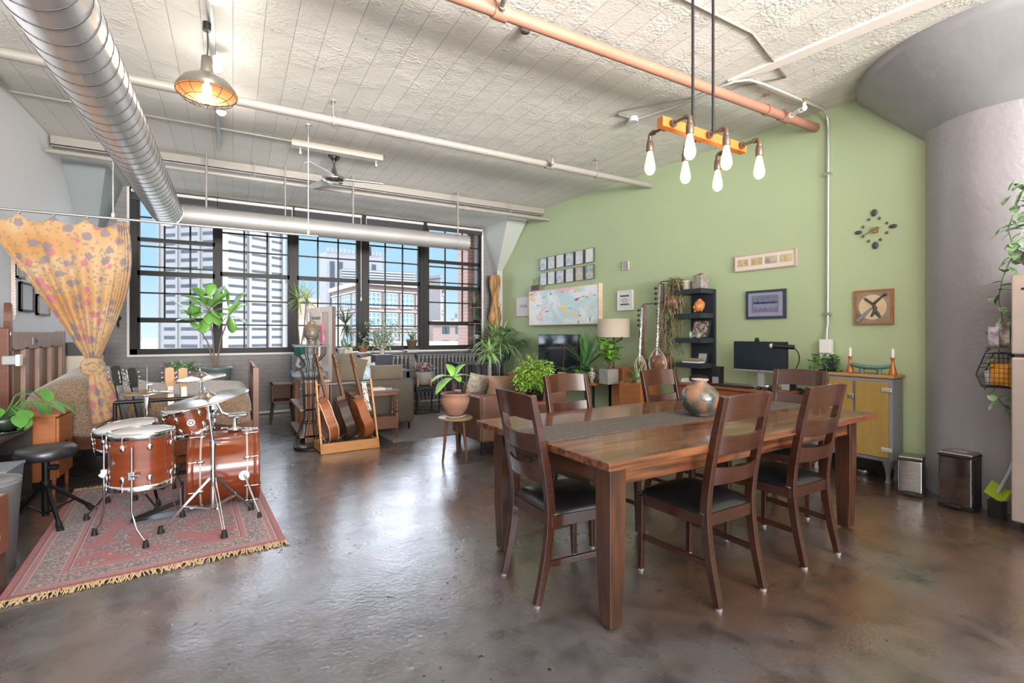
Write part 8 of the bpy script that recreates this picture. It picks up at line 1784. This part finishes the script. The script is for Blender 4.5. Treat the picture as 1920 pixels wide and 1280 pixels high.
for k in range(15):
    a = 2*PI*k/15; P0 = V((4.50, 8.02, .3)); r = rnd(.15, .40); h = rnd(1.0, 1.42); P1 = P0+V((math.cos(a)*r*.5, math.sin(a)*r*.4, h-.3)); s_.tube([P0, P0.lerp(P1, .5), P1], .005, 5)
    hd = V((math.cos(a), math.sin(a)*.8, .35)).normalized()
    for j in range(14): an = (j-6.5)/6.5; dd = (hd+V((-hd.y, hd.x, 0))*an*1.1+V((0, 0, .35*(1-abs(an))))).normalized(); f.leaf(P1, dd, rnd(.24, .34), .016, .9, 5)
s_.out('stems', leafd, t); f.out('foliage', mat('palm_green', (.07, .15, .055), .45, 0, (.16, .27, .12), 9), t)
q = at_d(918, 735, 6.9); e_ = at_d(921, 662, 6.9)
t = thing('ponytail_palm', 'rosette palm on a ringed bare trunk between the windows and the leather sofa', 'potted plant', (q.x, q.y, 0)); simple_pot((q.x, q.y, 0), .15, .34, mat('grey_floor_pot', (.25, .24, .23), .6), t, .12); b = B(); b.lathe([(.05+.006*math.sin(k*2.6)-.0012*k, .28+(e_.z-.28)*k/26) for k in range(27)], (q.x, q.y, 0), n=14); b.out('trunk', mat('ringed_trunk', (.34, .31, .27), .8, 0, (.20, .18, .15), 24), t); f = B(); blades(f, V((q.x, q.y, e_.z)), 60, .30, .030, (-.5, 1.3), .7, 121, .02, 'blade', 6); f.out('foliage', mat('palm_rosette', (.18, .34, .10), .45, 0, (.34, .50, .22), 7), t)
# tiered shelf with little plants at the right window edge
t = thing('corner_tier_stand', 'narrow black tiered stand with small plants at the right window edge', 'plant stand', (4.15, 8.9, .8)); q = at_y(893, 600, 9.02); b = B(); b.box(q.x-.03, q.x+.03, 9.0, 9.05, .81, at_y(893, 545, 9.02).z); b.out('post', black, t)
for i, v in enumerate((576, 606, 634, 655)): b = B(); z = at_y(893, v, 9.02).z; b.box(q.x-.14-.0*i, q.x+.09, 8.93, 9.10, z-.012, z); b.out('shelf', mat('brown_tier', (.24, .13, .09), .5), t)
for i, (v, n_, L_, lab) in enumerate(((572, 46, .30, 'spiky grass-like plant on the top tier of the black corner stand'), (603, 22, .16, 'small trailing plant on the second tier of the black corner stand'), (632, 10, .1, 'tiny plant in a white cup on the third tier of the corner stand'))):
    P = V((q.x-.05+.03*i, 9.01, at_y(893, (576, 606, 634)[i], 9.02).z)); t = thing('tier_plant', lab, 'potted plant', tuple(P)); simple_pot(P, .05, .07, blackpl if i < 2 else white, t); f = B(); blades(f, P+V((0, 0, .08)), n_, L_, .012, (-.2, 1.3), .5, 130+i, .01, 'blade', 5); f.out('foliage', [mat('olive_grass', (.20, .24, .12), .5, 0, (.32, .34, .20), 8), leafg, leafs][i], t)
# triangle mobile on brick left of window
b = B(); q = [at_y(213, 540, BY-.03), at_y(224, 583, BY-.03), at_y(205, 583, BY-.03)]; b.tube(q, .008, 5, closed=True); b.out('metal_triangle', pew, None, label='thin metal triangle hanging on the brick wall beside the curtain', cat='wall ornament')
# books / box on floor under console
b = B(); P = wp(5.95, 0, .45); b.blob(P+V((0, 0, .10)), (.16, .18, .11), 18, 12); b.out('dark_basket', mat('dark_wicker', (.06, .045, .035), .8, bump=.8, bscale=60), None, label='dark woven basket on the floor in front of the wooden console', cat='basket')
